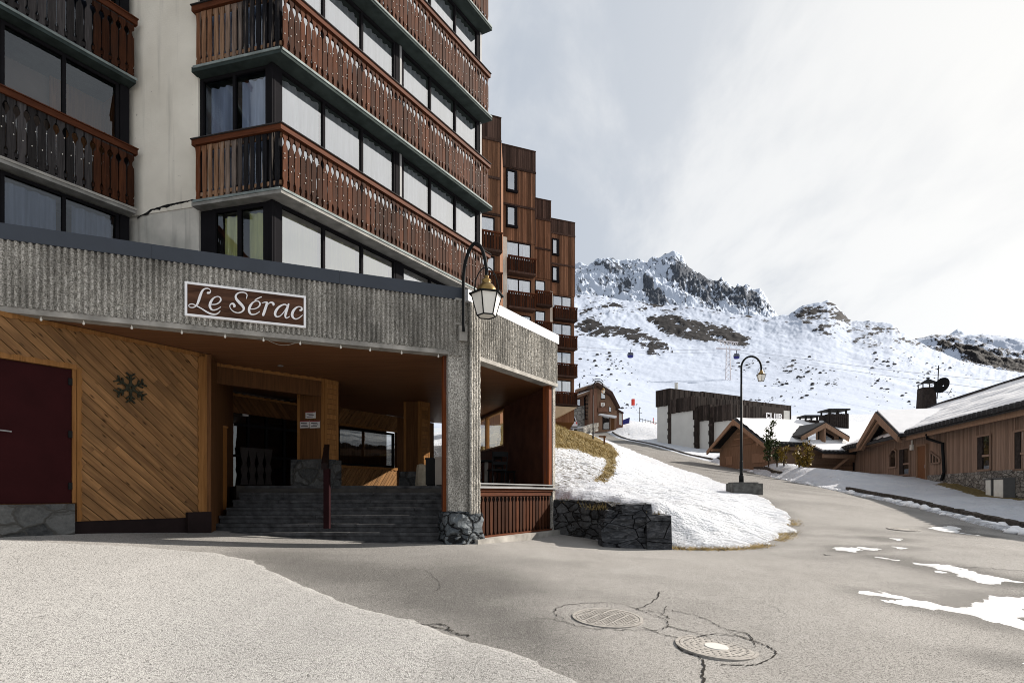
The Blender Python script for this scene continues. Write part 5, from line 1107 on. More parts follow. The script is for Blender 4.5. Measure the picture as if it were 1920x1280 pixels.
# one massive block built of flat slabs
m = MB(); rr = random.Random(11)
def slab(x0, x1, y0, y1, z0, z1, sk=.085):
    c = [(x + rr.uniform(-sk, sk), y + rr.uniform(-sk, sk), z + rr.uniform(-sk, sk) * .6) for z in (z0, z1) for y in (y0, y1) for x in (x0, x1)]
    n = 6; V = []; F_ = []
    def face(a, b, c_, d):
        b0 = len(V)
        for i in range(n + 1):
            for j in range(n + 1):
                u, v_ = i / n, j / n; p = (np.array(a) * (1 - u) + np.array(b) * u) * (1 - v_) + (np.array(d) * (1 - u) + np.array(c_) * u) * v_
                ed = min(u, 1 - u, v_, 1 - v_); k = (0.03 if ed > 0 else 0.0); V.append(tuple(p + np.array([rr.uniform(-k, k) for _ in range(3)])))
        for i in range(n):
            for j in range(n): F_.append((b0 + i * (n + 1) + j, b0 + (i + 1) * (n + 1) + j, b0 + (i + 1) * (n + 1) + j + 1, b0 + i * (n + 1) + j + 1))
    face(c[0], c[1], c[5], c[4]); face(c[1], c[3], c[7], c[5]); face(c[3], c[2], c[6], c[7]); face(c[2], c[0], c[4], c[6]); face(c[4], c[5], c[7], c[6]); m.add(V, F_)
slab(2.0, 2.95, 12.15, 12.9, .2, .78); slab(2.93, 3.46, 12.08, 12.9, .2, 1.08, .03); slab(2.02, 2.95, 12.2, 13, .76, .98); slab(2.35, 3.2, 12.25, 13.1, .96, 1.12); slab(2.42, 3.06, 12.3, 13.0, 1.10, 1.31, .03); slab(2.1, 2.5, 12.4, 13.1, .95, 1.16, .06)
one('stacked_stone_block', m, M_slate, 'massive dark block of stacked stone slabs at the end of the rubble wall', 'stone block')

# ---------------------------------------------------------------- manholes and cracks
def manhole(px, py, r, pat, lab):
    x, y = on_ground(px, py); z = gz_at(x, y); sl = (gz_at(x, y + .4) - gz_at(x, y - .4)) / .8; sx = (gz_at(x + .4, y) - gz_at(x - .4, y)) / .8
    t = thing('manhole_cover', (x, y, z + .006), lab, 'manhole cover', 'manhole covers in the asphalt'); t.rotation_euler = (math.atan(sl), -math.atan(sx), R(random.uniform(0, 40)))
    def add(nm, f, mat): m = MB(); f(m); o = m.build(nm, mat, None); o.parent = t; return o
    def ringm(m, a, b, h, seg=48): m.add([(q_ * math.cos(2 * math.pi * i / seg), q_ * math.sin(2 * math.pi * i / seg), hh) for i in range(seg) for q_, hh in ((a, -.03), (a, h), (b, h), (b, -.03))], [(i * 4 + k, ((i + 1) % seg) * 4 + k, ((i + 1) % seg) * 4 + k + 1, i * 4 + k + 1) for i in range(seg) for k in range(3)])
    add('frame', lambda m: ringm(m, r * .93, r * 1.02, .004), M_castiron)
    def cov(m):
        m.lathe((0, 0, -.03), [(r * .91, 0), (r * .91, .033)], 40)
        if pat == 0:
            for i in range(-9, 10):
                for j in range(-9, 10):
                    X_, Y_ = i * r * .095, j * r * .095
                    if math.hypot(X_, Y_) < r * .84 and (i * 7 + j * 3) % 5 != 0: m.wbox(X_ - r * .036, X_ + r * .036, Y_ - r * .036, Y_ + r * .036, .0031, .007)
        else:
            for k in range(3):
                rad = r * (.45 + .16 * k); nn = 16 + 8 * k
                for i in range(nn):
                    a = 2 * math.pi * i / nn; m.lathe((rad * math.cos(a), rad * math.sin(a), .003), [(r * .05, 0), (r * .045, .004)], 6)
    add('cover', cov, M_castiron)
    if pat == 1: add('centre_plate', lambda m: m.lathe((0, 0, .003), [(r * .30, 0), (r * .29, .005)], 24), M_panel)
manhole(1139, 1158, .355, 0, 'round manhole cover with raised block pattern amid cracks, nearer the porch'); manhole(1343, 1213, .345, 1, 'round manhole cover with pale round centre amid cracks')
manhole(1695, 992, .40, 2, 'plain pale manhole cover far up the road by the shadow edge')
cm = MB()
def crack(pts, w=.012):
    pts = cr(pts, 8); g = []
    for p in pts:
        x, y = on_ground(p[0] + random.gauss(0, 1.3), p[1] + random.gauss(0, .7)); g.append(np.array((x, y)))
    v = []; 
    for i, p in enumerate(g):
        d = g[min(i + 1, len(g) - 1)] - g[max(i - 1, 0)]; d = d / (np.linalg.norm(d) + 1e-9); nn = np.array((-d[1], d[0])) * w * random.uniform(.2, 1.2) * .36
        for s in (1, -1): q_ = p + nn * s; v.append((q_[0], q_[1], gz_at(*q_) + .006))
    cm.add(v, [(2 * i, 2 * i + 1, 2 * i + 3, 2 * i + 2) for i in range(len(g) - 1)])
crack([(1060, 1162), (1040, 1150), (1048, 1138), (1090, 1131), (1150, 1130), (1185, 1138), (1215, 1150), (1245, 1160), (1252, 1172), (1238, 1180), (1200, 1181), (1140, 1180), (1085, 1174), (1045, 1162), (1000, 1158)], .017)
crack([(1195, 1142), (1220, 1130), (1232, 1120), (1236, 1110)], .022); crack([(1245, 1150), (1250, 1135)], .013); crack([(1215, 1143), (1240, 1150), (1255, 1160)], .02)
crack([(1205, 1176), (1240, 1188), (1280, 1198)], .022); crack([(1250, 1174), (1300, 1185), (1330, 1196)], .022)
crack([(1260, 1145), (1310, 1155), (1350, 1175), (1380, 1190), (1415, 1202)], .02); crack([(1365, 1180), (1400, 1188), (1412, 1200)], .022)
crack([(1270, 1205), (1280, 1222), (1310, 1230), (1320, 1245), (1318, 1262), (1322, 1290)], .03); crack([(1415, 1202), (1440, 1212), (1455, 1226), (1430, 1242), (1400, 1247), (1350, 1246)], .022); crack([(1275, 1212), (1300, 1196), (1343, 1189), (1400, 1196), (1418, 1212)], .017)
crack([(1300, 1115), (1390, 1121), (1450, 1138), (1480, 1155)], .008); crack([(775, 1065), (800, 1070), (825, 1095), (815, 1110)], .010); crack([(1780, 1062), (1850, 1065), (1930, 1071)], .03); crack([(760, 1163), (800, 1172), (850, 1182)], .03); crack([(800, 1170), (835, 1172), (850, 1186), (880, 1192)], .03)
crack([(380, 1045), (430, 1053), (470, 1052)], .05); crack([(700, 1068), (760, 1068)], .01); crack([(1540, 1040), (1562, 1041)], .06)
tag(cm.build('asphalt_cracks', M_crack), kind='stuff')

# ---------------------------------------------------------------- street lamps
def street_lamp(x, y, zb, H, lab, block=True):
    t = thing('street_lamp', (x, y, zb), lab, 'street lamp', 'black swan neck street lamps'); k = H / 5.6
    m = MB(); m.tube([(x, y, zb + .3), (x, y, zb + 1.1), (x, y, zb + H * .78)], [.072 * k, .06 * k, .045 * k], 12); r_ = .44 * k; cx_ = x + r_; zc = zb + H - r_ * 1.15
    m.tube([(x, y, zb + H * .775)] + [(cx_ - r_ * math.cos(a), y, zc + r_ * 1.15 * math.sin(a)) for a in np.linspace(0, math.pi, 18)] + [(cx_ + r_, y, zc - .10)], .042 * k, 10); m.lathe((x, y, zb), [(.10 * k, 0), (.10 * k, .3), (.07 * k, .36), (.075 * k, .9), (.055 * k, 1.0)], 12); m.build('pole', M_iron, t, True)
    lantern(t, (cx_ + r_, y, zc - .06), .46 * k)
    return t
lx, ly = (1390 - HX) / FPX * 24.3, 24.3; lz = P(1390, 905, 24.3).z
street_lamp(lx, ly, lz, P(1390, 668, 24.3).z - lz, 'black swan neck street lamp on a stone block beside the road')
m = MB(); m.wbox(lx - .5, lx + .78, ly - .35, ly + .45, lz - .75, lz - .02); m.wbox(lx - .42, lx + .62, ly - .28, ly + .4, lz - .021, lz + .03); one('lamp_plinth', m, plain('rough_plinth', (.10, .10, .095), .9, .5, 5, bmp=.8), 'rough grey concrete block under the roadside street lamp', 'concrete block')
lx2, ly2 = (1112 - HX) / FPX * 55, 55.; z2 = P(1112, 823, 55).z; street_lamp(lx2, ly2, z2 - .6, P(1112, 714, 55).z - z2 + .6, 'distant black street lamp in front of the gabled wooden hotel')
# dry grass on the bank
gm_ = MB(); rr = random.Random(5); cnt = 0
gi = np.argwhere(gm > .06); rr.shuffle(L_ := [tuple(i) for i in gi])
V = []; F_ = []; T = []
for (i, j) in L_[:14000]:
    for _ in range(2):
        if rr.random() > min(1, 1.5 * gm[i, j] ** 1.4): continue
        x = GX[i, j] + rr.uniform(-.1, .1); y = GY[i, j] + rr.uniform(-.15, .15); z = snow_at(x, y) - .02; h = rr.uniform(.04, .17) * (.45 + .55 * min(1, gm[i, j] * 1.4)); a = rr.uniform(0, 6.28); l = rr.uniform(.05, .2); dx, dy = math.cos(a), math.sin(a); w_ = .018
        b = len(V); V += [(x - dy * w_, y + dx * w_, z), (x + dy * w_, y - dx * w_, z), (x + dx * l - .06, y + dy * l, z + h)]; F_.append((b, b + 1, b + 2))
gm_.add(V, F_, .5); tag(gm_.build('dry_grass', M_grass), kind='stuff')
V = []; F_ = []
ex, ey = zip(*[p for p in left_edge[:10]])
for _ in range(2600):                    # straw at the melting edge and tufts on the wall
    u = rr.random(); k = int(u * 9); f = rr.random(); x = ex[k] * (1 - f) + ex[k + 1] * f + rr.gauss(.02, .10); y = ey[k] * (1 - f) + ey[k + 1] * f + rr.gauss(-.06, .10)
    if float(vnoise(np.array([x * 1.3]), np.array([y * 1.3]), 4)[0]) < .45: continue
    z = gz_at(x, y); a = rr.uniform(0, 6.28); l = rr.uniform(.05, .16); b = len(V); V += [(x, y, z), (x + .015, y + .01, z), (x + math.cos(a) * l, y + math.sin(a) * l, z + rr.uniform(.01, .10))]; F_.append((b, b + 1, b + 2))
for (cx_, cy_, cz_, n_, sp) in ((3.2, 12.5, 1.10, 60, .13), (2.25, 13.2, 1.25, 130, .22), (1.4, 14.1, 1.40, 30, .3), (2.1, 13.2, 1.3, 60, .2)):
    for _ in range(n_):
        x, y = cx_ + rr.gauss(0, sp), cy_ + rr.gauss(0, sp * .6); a = rr.uniform(0, 6.28); l = rr.uniform(.03, .12); b = len(V); V += [(x, y, cz_ - .08), (x + .016, y, cz_ - .08), (x + math.cos(a) * l, y - .05 + math.sin(a) * l, cz_ + rr.uniform(-.04, .12))]; F_.append((b, b + 1, b + 2))
gm2 = MB(); gm2.add(V, F_, .5); tag(gm2.build('straw_litter', M_grass), kind='stuff')
# ---------------------------------------------------------------- stepped apartment block farther up the road
blk = thing('stepped_apartment_block', P(1000, 790, 45), 'stepped apartment block clad in brown vertical boards with balconies below', 'apartment building')
bdir = np.array((.935, .36))
def cladding(F, s0, s1, n, z0, z1, mat, name='cladding', pitch=.16):
    m = MB(); s = s0
    while s < s1 - .02:
        e = min(s + pitch, s1); m.box(F, s, e - .012, n - .03, n + random.uniform(0, .014), z0, z1); s = e
    return m.build(name, mat, blk)
def zat(F, px, py, n=0): return F.hit(px, py, n)[1]
def section(x0, x1, Z, ytop, yband, yclad, zbase, depth=9):
    p0 = ((x0 - HX) / FPX * Z, Z); F = Fr(p0, bdir); L = F.s_at(x1); xm = (x0 + x1) / 2
    zt, zb, zc = zat(F, xm, ytop), zat(F, xm, yband), zat(F, xm, yclad)
    bk_ = np.array((.02, 1.0)); a = np.array(F(0, -.05, 0)[:2]); b = np.array(F(L, -.05, 0)[:2])
    m = MB(); m.prism([tuple(a), tuple(b), tuple(b + bk_ * depth), tuple(a + bk_ * depth)], zbase, zt - .03); m.build('wall', M_clad, blk)
    cladding(F, 0, L, .0, zb, zt, M_clad_d); cladding(F, 0, L, .02, zc, zb, M_clad)
    m = MB(); m.box(F, -.04, L + .06, -.1, .06, zt, zt + .07); m.box(F, -.02, L + .05, 0, .10, zb - .07, zb + .07); m.box(F, L, L + .05, -depth * .3, .03, zc, zt); m.build('dark_trim', M_clad_d, blk)
    return F, L
def band(F, s0, s1, px, py): z = zat(F, px, py); m = MB(); m.box(F, s0, s1, .02, .10, z - .08, z + .06); m.build('dark_trim', M_clad_d, blk)
def smallwin(F, x0, x1, y0, y1):
    s0, s1 = F.s_at(x0), F.s_at(x1); zt, zb = zat(F, (x0 + x1) / 2, y0), zat(F, (x0 + x1) / 2, y1)
    m = MB(); m.box(F, s0 - .10, s0, .0, .14, zb - .1, zt + .1); m.box(F, s1, s1 + .22, .0, .10, zb - .1, zt + .1); m.box(F, s0, s1, .0, .14, zt, zt + .1); m.box(F, s0 - .1, s1 + .22, .0, .2, zb - .18, zb - .02); w = m.build('window', M_black, blk)
    m = MB(); m.quad(F(s0, .06, zb), F(s1, .06, zb), F(s1, .06, zt), F(s0, .06, zt)); m.build('pane', M_glass, w); m = MB(); m.quad(F(s0, .035, zb), F(s1, .035, zb), F(s1, .035, zt), F(s0, .035, zt)); m.build('curtain', M_cur_k, w)
def balc(F, s0, s1, zr, out=.55, h=1.05):
    m = MB(); m.box(F, s0, s1, -.02, out + .04, zr - h - .14, zr - h); b = m.build('balcony', M_clad_d, blk); m = MB(); k = int((s1 - s0) / .17)
    for i in range(k): p = (s1 - s0) / k; m.box(F, s0 + p * i + .015, s0 + p * (i + 1) - .03, out - .03, out, zr - h + .02, zr - .06)
    m.box(F, s1 - .06, s1, .0, out, zr - h, zr - .06); m.box(F, s0, s0 + .06, .0, out, zr - h, zr - .06); m.build('picket_panel', M_picket, b)
    m = MB(); m.box(F, s0 - .03, s1 + .03, out - .08, out + .04, zr - .06, zr + .03); m.build('handrail', M_rail, b)
    m = MB(); m.box(F, s0 + .05, s1 - .05, out - .10, out - .06, zr - h, zr - .3); m.build('shade_board', M_picket_dark, b)  # dark board stands in for the shade behind the pickets
def win(F, s0, s1, z0, z1, cur=M_cur_w, n=.10): window(blk, F, s0, s1, n, z0, z1, 2 if s1 - s0 > 1.2 else 1, cur, fw=.07, curn=.07)
# first, mostly hidden section
F1, L1 = section(900, 938, 34, 218, 262, 470, 3.5); band(F1, 0, L1, 920, 333); band(F1, 0, L1, 920, 402)
for k, (y0, y1) in enumerate(((408, 441), (481, 515), (556, 590))): win(F1, F1.s_at(899), F1.s_at(926), zat(F1, 915, y1 + 3), zat(F1, 915, y0), n=.14); balc(F1, F1.s_at(898), F1.s_at(936), zat(F1, 916, y1))
# second, widest section
F2, L2 = section(937, 1003, 40, 278, 318, 453, 4.5, 11); band(F2, 0, L2, 970, 387); smallwin(F2, 951, 964, 322, 357); smallwin(F2, 951, 964, 389, 423)
m = MB(); m.box(F2, -.1, F2.s_at(948), .0, .30, 4.5, zat(F2, 942, 447)); m.build('wall', M_white, blk)
for y0, y1 in ((456, 488), (524, 553), (591, 618), (655, 680)): win(F2, F2.s_at(948), F2.s_at(994), zat(F2, 970, y1 + 2), zat(F2, 970, y0), n=.14); balc(F2, F2.s_at(948), F2.s_at(999), zat(F2, 972, y1), .6)
# narrow setback section
F3, L3 = section(1001, 1032, 46, 375, 412, 522, 6, 9); band(F3, 0, L3, 1016, 467)
for y0, y1 in ((527, 550), (584, 606), (640, 660), (694, 714)): win(F3, F3.s_at(1002), F3.s_at(1021), zat(F3, 1012, y1 + 2), zat(F3, 1012, y0), n=.14); balc(F3, F3.s_at(1001), F3.s_at(1030), zat(F3, 1014, y1))
# end section with five glazed balconies
F4, L4 = section(1029, 1077, 50, 414, 440, 553, 8, 9); band(F4, 0, L4, 1053, 497); smallwin(F4, 1036, 1043, 450, 476); smallwin(F4, 1036, 1043, 502, 526)
m = MB(); m.box(F4, -.1, F4.s_at(1034), .0, .25, 8, zat(F4, 1033, 548)); m.build('wall', M_white, blk)
for y0, y1 in ((556, 579), (608, 632), (660, 684), (713, 737)): win(F4, F4.s_at(1035), F4.s_at(1070), zat(F4, 1052, y1 + 2), zat(F4, 1052, y0), n=.14); balc(F4, F4.s_at(1035), F4.s_at(1077), zat(F4, 1056, y1), .6)
z_ = zat(F4, 1056, 764); m = MB(); m.add([F4(.1, .62, z_), F4(L4, .62, z_), F4(L4, -1, z_), F4(.1, -1, z_), F4(.1, .2, z_ - 1.25), F4(.5, -.5, z_ - 1.25)], [(0, 1, 2, 3), (0, 4, 1), (1, 4, 5, 2), (0, 3, 5, 4)]); m.build('sloping_underside', M_beige, blk)

# ---------------------------------------------------------------- right-hand chalet
FH = Fr((24.6, 32), (-.249, -.969)); SL, SR = -15.5, 14.0
ch = thing('wooden_chalet', FH(0, 0, 2.2), 'long low chalet with larch boards above a stone base and snowy tiled roof', 'chalet')
ZS, ZE, ZR = 2.65, 5.30, 8.25; NE, NR = .9, -5.0
m = MB(); m.box(FH, SL + .9, SR, -10, -.03, .4, ZE + .1); m.build('wall', M_chalet, ch)
m = MB(); s = SL + .9
while s < SR: m.box(FH, s, s + .115, -.03, random.uniform(.0, .012), ZS, ZE + .12); s += .13
s = -9.9
while s < -3.2: zt_ = ZE + .1 + (3.4 - abs(s + .06 + 6.65)) * .52; m.box(FH, s, s + .115, -.03, random.uniform(.002, .012), ZE + .121, max(ZE + .13, zt_)); s += .13
m.build('board_cladding', M_chalet, ch)
m = MB(); m.box(FH, SL + .9, SR, -.5, .08, .3, ZS); m.build('stone_base', M_stone_house, ch)
def roofz(n): return ZE + (NE - n) * (ZR - ZE) / (NE - NR)
m = MB(); m.add([FH(s, n, z) for s in (SL, SR) for n, z in ((NE, ZE - .02), (NR, ZR - .02), (NR - 5.9, ZE - .02), (NR - 5.9, ZE - .2), (NR, ZR - .2), (NE, ZE - .2))], [(0, 1, 7, 6), (1, 2, 8, 7), (2, 3, 9, 8), (3, 4, 10, 9), (4, 5, 11, 10), (5, 0, 6, 11), (0, 5, 4, 1), (1, 4, 3, 2), (6, 7, 10, 11), (7, 8, 9, 10)]); roof = m.build('roof', M_tile, ch)
S, Nn = np.meshgrid(np.arange(SL + .1, SR, .18), np.linspace(NE - .28, NR + .05, 40)); edge = (fbm(S * 1.4, S * 0, 4, 3) - .5) * .35
Nn = Nn + edge * np.linspace(1, 0, 40)[:, None]
ZZ = roofz(Nn) + .10 + (fbm(S * .35, Nn * 3.5, 4, 8) - .5) * .16 + .025 * np.sin(Nn * 14 + 3 * fbm(S * .3, Nn, 2, 2)) - .12 * (np.linspace(0, 1, 40)[:, None] < .01); XX = FH.o[0] + FH.d[0] * S + FH.n[0] * Nn; YY = FH.o[1] + FH.d[1] * S + FH.n[1] * Nn
def childgrid(name, X, Y, Z, mat, root, par):
    off = Vector(root.location); o = grid_mesh(name, X - off.x, Y - off.y, Z - off.z, mat, {'grass': X * 0, 'dirt': X * 0}); o.parent = par; return o
childgrid('roof_snow', XX, YY, ZZ, M_snowcap, ch, roof)
m = MB(); sn = MB(); s = SL
while s < SR:
    if not (-10.4 < s < -2.9):
        w_ = .40; m.lathe(FH(s + .2, NE - .06, ZE + .03), [(.05, -.16), (.21, -.13), (.22, .03), (.15, .13), (.03, .15)], 8); m.box(FH, s + .03, s + .37, NE - .55, NE - .02, ZE - .06 + .02, ZE + .12)
        if random.random() < .75: sn.lathe(FH(s + random.uniform(.1, .4), NE - .16, ZE + .12), [(.16, 0), (.15, .04), (.05, .08)], 7)
    s += .42
    if -10.4 < s < -2.9 and m.v: m.build('eave_tiles', M_tile, roof); m = MB()
m.build('eave_tiles', M_tile, roof); sn.build('eave_snow', M_snowcap, roof, True)
m = MB(); m.box(FH, SL, -10.3, NE - .28, NE - .20, ZE - .42, ZE - .12); m.box(FH, -3.0, SR, NE - .28, NE - .20, ZE - .42, ZE - .12); m.box(FH, SL, SR, -.0, NE - .28, ZE - .19, ZE - .15); m.build('eave_board', M_chalet_beam, ch)
m = MB(); m.box(FH, SL - .1, SR, NR - .2, NR + .2, ZR + .02, ZR + .16); m.build('ridge_capping', M_tile, roof)
# cross gable over the entrance
GA_, GF, GS0, GS1 = 7.22, 5.28, -10.35, -2.95; gm0 = (GS0 + GS1) / 2
m = MB(); nb = NE + .25
for side in (GS0, GS1):
    a = [(gm0, GA_), (side, GF), (side, GF - .16), (gm0, GA_ - .18)]; m.fpoly(FH, a, -3.2, nb)
gr = m.build('gable_roof', M_tile, ch); m = MB()
for side, sg in ((GS0, 1), (GS1, -1)):
    a = [(gm0, GA_ - .05), (side, GF - .05), (side + .05 * sg, GF - .42), (gm0, GA_ - .50)]; m.fpoly(FH, a, nb - .1, nb + .04); a = [(gm0, GA_ - .55), (side + .3 * sg, GF - .30), (side + .3 * sg, GF - .5), (gm0, GA_ - .80)]; m.fpoly(FH, a, nb - .35, nb - .12)
m.build('bargeboard', M_chalet_beam, gr)
m = MB()
for side in (GS0, GS1):
    a = [(gm0, GA_ + .10), (side * .97 + gm0 * .03, GF + .13), (side * .97 + gm0 * .03, GF + .02), (gm0, GA_ + .0)]; m.fpoly(FH, a, -3.0, nb - .12)
m.build('gable_snow', M_snowcap, gr)
def hwin(x0, x1, y0, y1, shape=None, rec=.02, name='window'):
    n = .03; s0, s1 = FH.s_at(x0, n), FH.s_at(x1, n); xm = (x0 + x1) / 2; zt, zb = FH.hit(xm, y0, n)[1], FH.hit(xm, y1, n)[1]
    pts = [(s0, zb), (s1, zb), (s1, zt), (s0, zt)]
    if shape == 'tri': pts = [(s0, zb), (s1, zb), (s1, zb + (zt - zb) * .35), (s0, zt)]
    if shape == 'arch': pts = [(s0, zb), (s1, zb), (s1, zt - .2), ((s0 * .3 + s1 * .7), zt), (s0 * .6 + s1 * .4, zt - .05), (s0, zt - .45)]
    fr = MB(); k = len(pts)
    for i in range(k): a, b = pts[i], pts[(i + 1) % k]; fr.beam(FH(a[0], n, a[1]), FH(b[0], n, b[1]), .10, .10)
    if name == 'window' and shape is None and (zt - zb) > 1.6: fr.box(FH, s0 + (s1 - s0) * .42, s1, n - .02, n + .04, zb + (zt - zb) * .38, zb + (zt - zb) * .44)
    w = fr.build(name, M_chalet, ch)
    if shape is None and (zt - zb) > 1.6: dk = MB(); dk.box(FH, s0 + .05, s0 + (s1 - s0) * .40, n - .02, n + .02, zb, zt); dk.build('shutter', M_soot, w)
    m = MB(); m.fpoly(FH, pts, n - .05, n - .02); m.build('pane', M_glassd, w); m = MB(); m.fpoly(FH, pts, n - .055, n - .052); 
    return w
hwin(1832, 1858, 816, 881); hwin(1902, 1932, 806, 880); hwin(1667, 1681, 842, 876, 'arch'); hwin(1686, 1706, 840, 890); hwin(1745, 1762, 845, 868, 'tri')
s0, s1 = FH.s_at(1724), FH.s_at(1740); zt = FH.hit(1732, 836)[1]; m = MB(); m.box(FH, s0, s1, .0, .10, 2.15, zt); d_ = m.build('door', wood('orange_door', (.10, .042, .018), (.17, .075, .032), .5), ch); m = MB(); m.box(FH, s0 - .1, s0, .0, .16, 2.1, zt + .1); m.box(FH, s1, s1 + .1, .0, .16, 2.1, zt + .1); m.box(FH, s0, s1, 0, .16, zt, zt + .1); m.build('door_frame', M_chalet_beam, d_); m = MB(); m.tube([FH(s1 - .1, .12, 3.1), FH(s1 - .1, .12, 3.3)], .02); m.build('handle', M_alu, d_)
s_, z_ = FH.hit(1712, 838); m = MB(); m.box(FH, s_ - .14, s_ + .14, .02, .14, z_ - .18, z_ + .16); m.box(FH, s_ - .06, s_ + .06, .02, .1, z_ + .16, z_ + .45); m.build('wall_light', M_cab, ch)
m = MB(); pp = [FH(*( [FH.s_at(1738, .7)] + [.7]), 4.95)] + [FH(FH.hit(x, y, n)[0], n, FH.hit(x, y, n)[1]) for x, y, n in ((1739, 822, .55), (1767, 831, .14), (1770, 885, .14), (1765, 900, .2))]; m.tube(pp, .085, 8); m.build('downpipe', M_iron, ch)
# roof chimney with cowl
Fc = Fr(FH(-14.3, NR, 0)[:2], FH.d); m = MB(); v = [Fc(s * (.58 if z < 9 else .47), n * (.56 if z < 9 else .45), z) for z in (7.2, 9.95) for n in (-1, 1) for s in (-1, 1)]; m.add(v, [(0, 1, 3, 2), (4, 6, 7, 5), (0, 4, 5, 1), (1, 5, 7, 3), (3, 7, 6, 2), (2, 6, 4, 0)]); cm_ = m.build('chimney', M_soot, ch)
m = MB()
for sx in (-.42, .42):
    for sy in (-.40, .40): m.box(Fc, sx - .03, sx + .03, sy - .03, sy + .03, 9.95, 10.35)
m.add([Fc(-.06, -.52, 10.3), Fc(.64, -.52, 10.3), Fc(.64, .52, 10.3), Fc(-.06, .52, 10.3), Fc(.29, 0, 10.65)], [(0, 1, 4), (1, 2, 4), (2, 3, 4), (3, 0, 4), (0, 3, 2, 1)]); m.box(Fc, -.48, .5, -.48, -.45, 10.2, 10.24); m.box(Fc, -.48, .5, .44, .47, 10.2, 10.24); m.build('chimney_cowl', M_iron, cm_)
dz_ = P(1763, 722, 43.5); sat = thing('satellite_dish', (dz_.x, dz_.y, 9.3), 'dark satellite dish and aerial on a mast beside the chalet chimney', 'satellite dish')
m = MB(); m.tube([(dz_.x - .25, dz_.y, 8.9), (dz_.x - .12, dz_.y, 11.5)], .035, 6); m.tube([(dz_.x - .25, dz_.y, 9.4), (dz_.x + .9, dz_.y, 9.42)], .02, 5); m.tube([(dz_.x + .7, dz_.y - .2, 9.42), (dz_.x + .95, dz_.y + .2, 9.5)], .02, 5); m.tube([(dz_.x + .6, dz_.y, 9.2), (dz_.x + .9, dz_.y, 9.7)], .02, 5); m.tube([(dz_.x - .4, dz_.y, 11.2), (dz_.x + .15, dz_.y, 11.35)], .018, 5); m.build('mast', M_iron, sat)
m = MB(); dn_ = Vector((-.93, -.26, .22)).normalized(); ux = dn_.cross(Vector((0, 0, 1))).normalized(); uz = ux.cross(dn_); v = [tuple(Vector((dz_.x + .1, dz_.y, dz_.z)) + dn_ * (-.18 * (1 - (r_ / .62) ** 2)) + (ux * math.cos(a) + uz * math.sin(a)) * r_) for r_ in (.05, .25, .45, .62) for a in np.linspace(0, 2 * math.pi, 20, endpoint=False)]; m.add(v, [(i * 20 + k, i * 20 + (k + 1) % 20, (i + 1) * 20 + (k + 1) % 20, (i + 1) * 20 + k) for i in range(3) for k in range(20)]); m.build('dish', M_iron, sat)
# utility cabinets
for x0, x1, xs, y0, y1, lab in ((1848, 1857, 1863, 898, 928, 'narrow white utility cabinet against the chalet stone base, left of the pair'), (1863, 1880, 1891, 897, 934, 'wide white utility cabinet against the chalet stone base, right of the pair')):
    n = .55; s0, s1, s2 = FH.s_at(x0, n), FH.s_at(x1, n), FH.s_at(x1, n) + .04; zt, zb = FH.hit((x0 + x1) / 2, y0, n)[1], FH.hit((x0 + x1) / 2, y1 + 3, n)[1]
    t = thing('utility_cabinet', FH((s0 + s1) / 2, .3, zb), lab, 'utility cabinet', 'utility cabinets by the chalet'); m = MB(); m.box(FH, s0 - .02, s2, .09, n - .02, zb - .3, zt); m.build('body', M_cabg, t); m = MB(); m.box(FH, s0, s1, n - .02, n, zb + .05, zt - .04); m.build('door', M_cab, t); m = MB(); m.box(FH, s0 - .05, s2 + .03, .06, n + .05, zt, zt + .05); m.build('top', M_cabg, t)

# ---------------------------------------------------------------- gabled chalet behind it
A1 = np.array((19.76, 50.0)); G1 = Fr(A1, (.23, -.973)); r1 = np.array((.973, .23)); r1 /= np.linalg.norm(r1)
c1 = thing('gabled_chalet', (22, 49, 3), 'low gabled log chalet with snow covered roof and boarded chimneys', 'chalet')
HW, ZA1, ZE1, RL = 4.15, 8.22, 5.68, 15.0
def G(s, r, z): p = A1 + G1.d * s + r1 * r; return (p[0], p[1], z)
m = MB()
for sg in (-1, 1):
    m.add([G(0, -.0, ZA1), G(sg * HW, 0, ZE1), G(sg * HW, RL, ZE1), G(0, RL, ZA1), G(0, 0, ZA1 - .22), G(sg * HW, 0, ZE1 - .2), G(sg * HW, RL, ZE1 - .2), G(0, RL, ZA1 - .22)], [(0, 1, 2, 3), (4, 7, 6, 5), (0, 4, 5, 1), (1, 5, 6, 2), (2, 6, 7, 3)])
rf1 = m.build('roof', M_tile, c1)
RR, SS = np.meshgrid(np.linspace(.25, RL - .2, 60), np.linspace(.02, HW - .12, 36)); hh = ZA1 - (ZA1 - ZE1) * SS / HW + .13 + (fbm(RR * .6, SS * 2.2, 4, 5) - .5) * .08 + .03 * np.sin(SS * 9); p = A1[:, None, None] + G1.d[:, None, None] * SS + r1[:, None, None] * RR; childgrid('roof_snow', p[0], p[1], hh, M_snowcap, c1, rf1)
SS2 = -SS; p = A1[:, None, None] + G1.d[:, None, None] * SS2 + r1[:, None, None] * RR; childgrid('roof_snow', p[0], p[1], hh, M_snowcap, c1, rf1)
m = MB()
for sg in (-1, 1): m.add([G(0, -.06, ZA1 - .04), G(sg * HW, -.06, ZE1 - .04), G(sg * HW, -.06, ZE1 - .38), G(0, -.06, ZA1 - .45), G(0, .08, ZA1 - .04), G(sg * HW, .08, ZE1 - .04), G(sg * HW, .08, ZE1 - .38), G(0, .08, ZA1 - .45)], [(0, 1, 2, 3), (7, 6, 5, 4), (3, 2, 6, 7), (0, 4, 5, 1), (1, 5, 6, 2)])
m.build('bargeboard', M_chalet_beam, rf1)
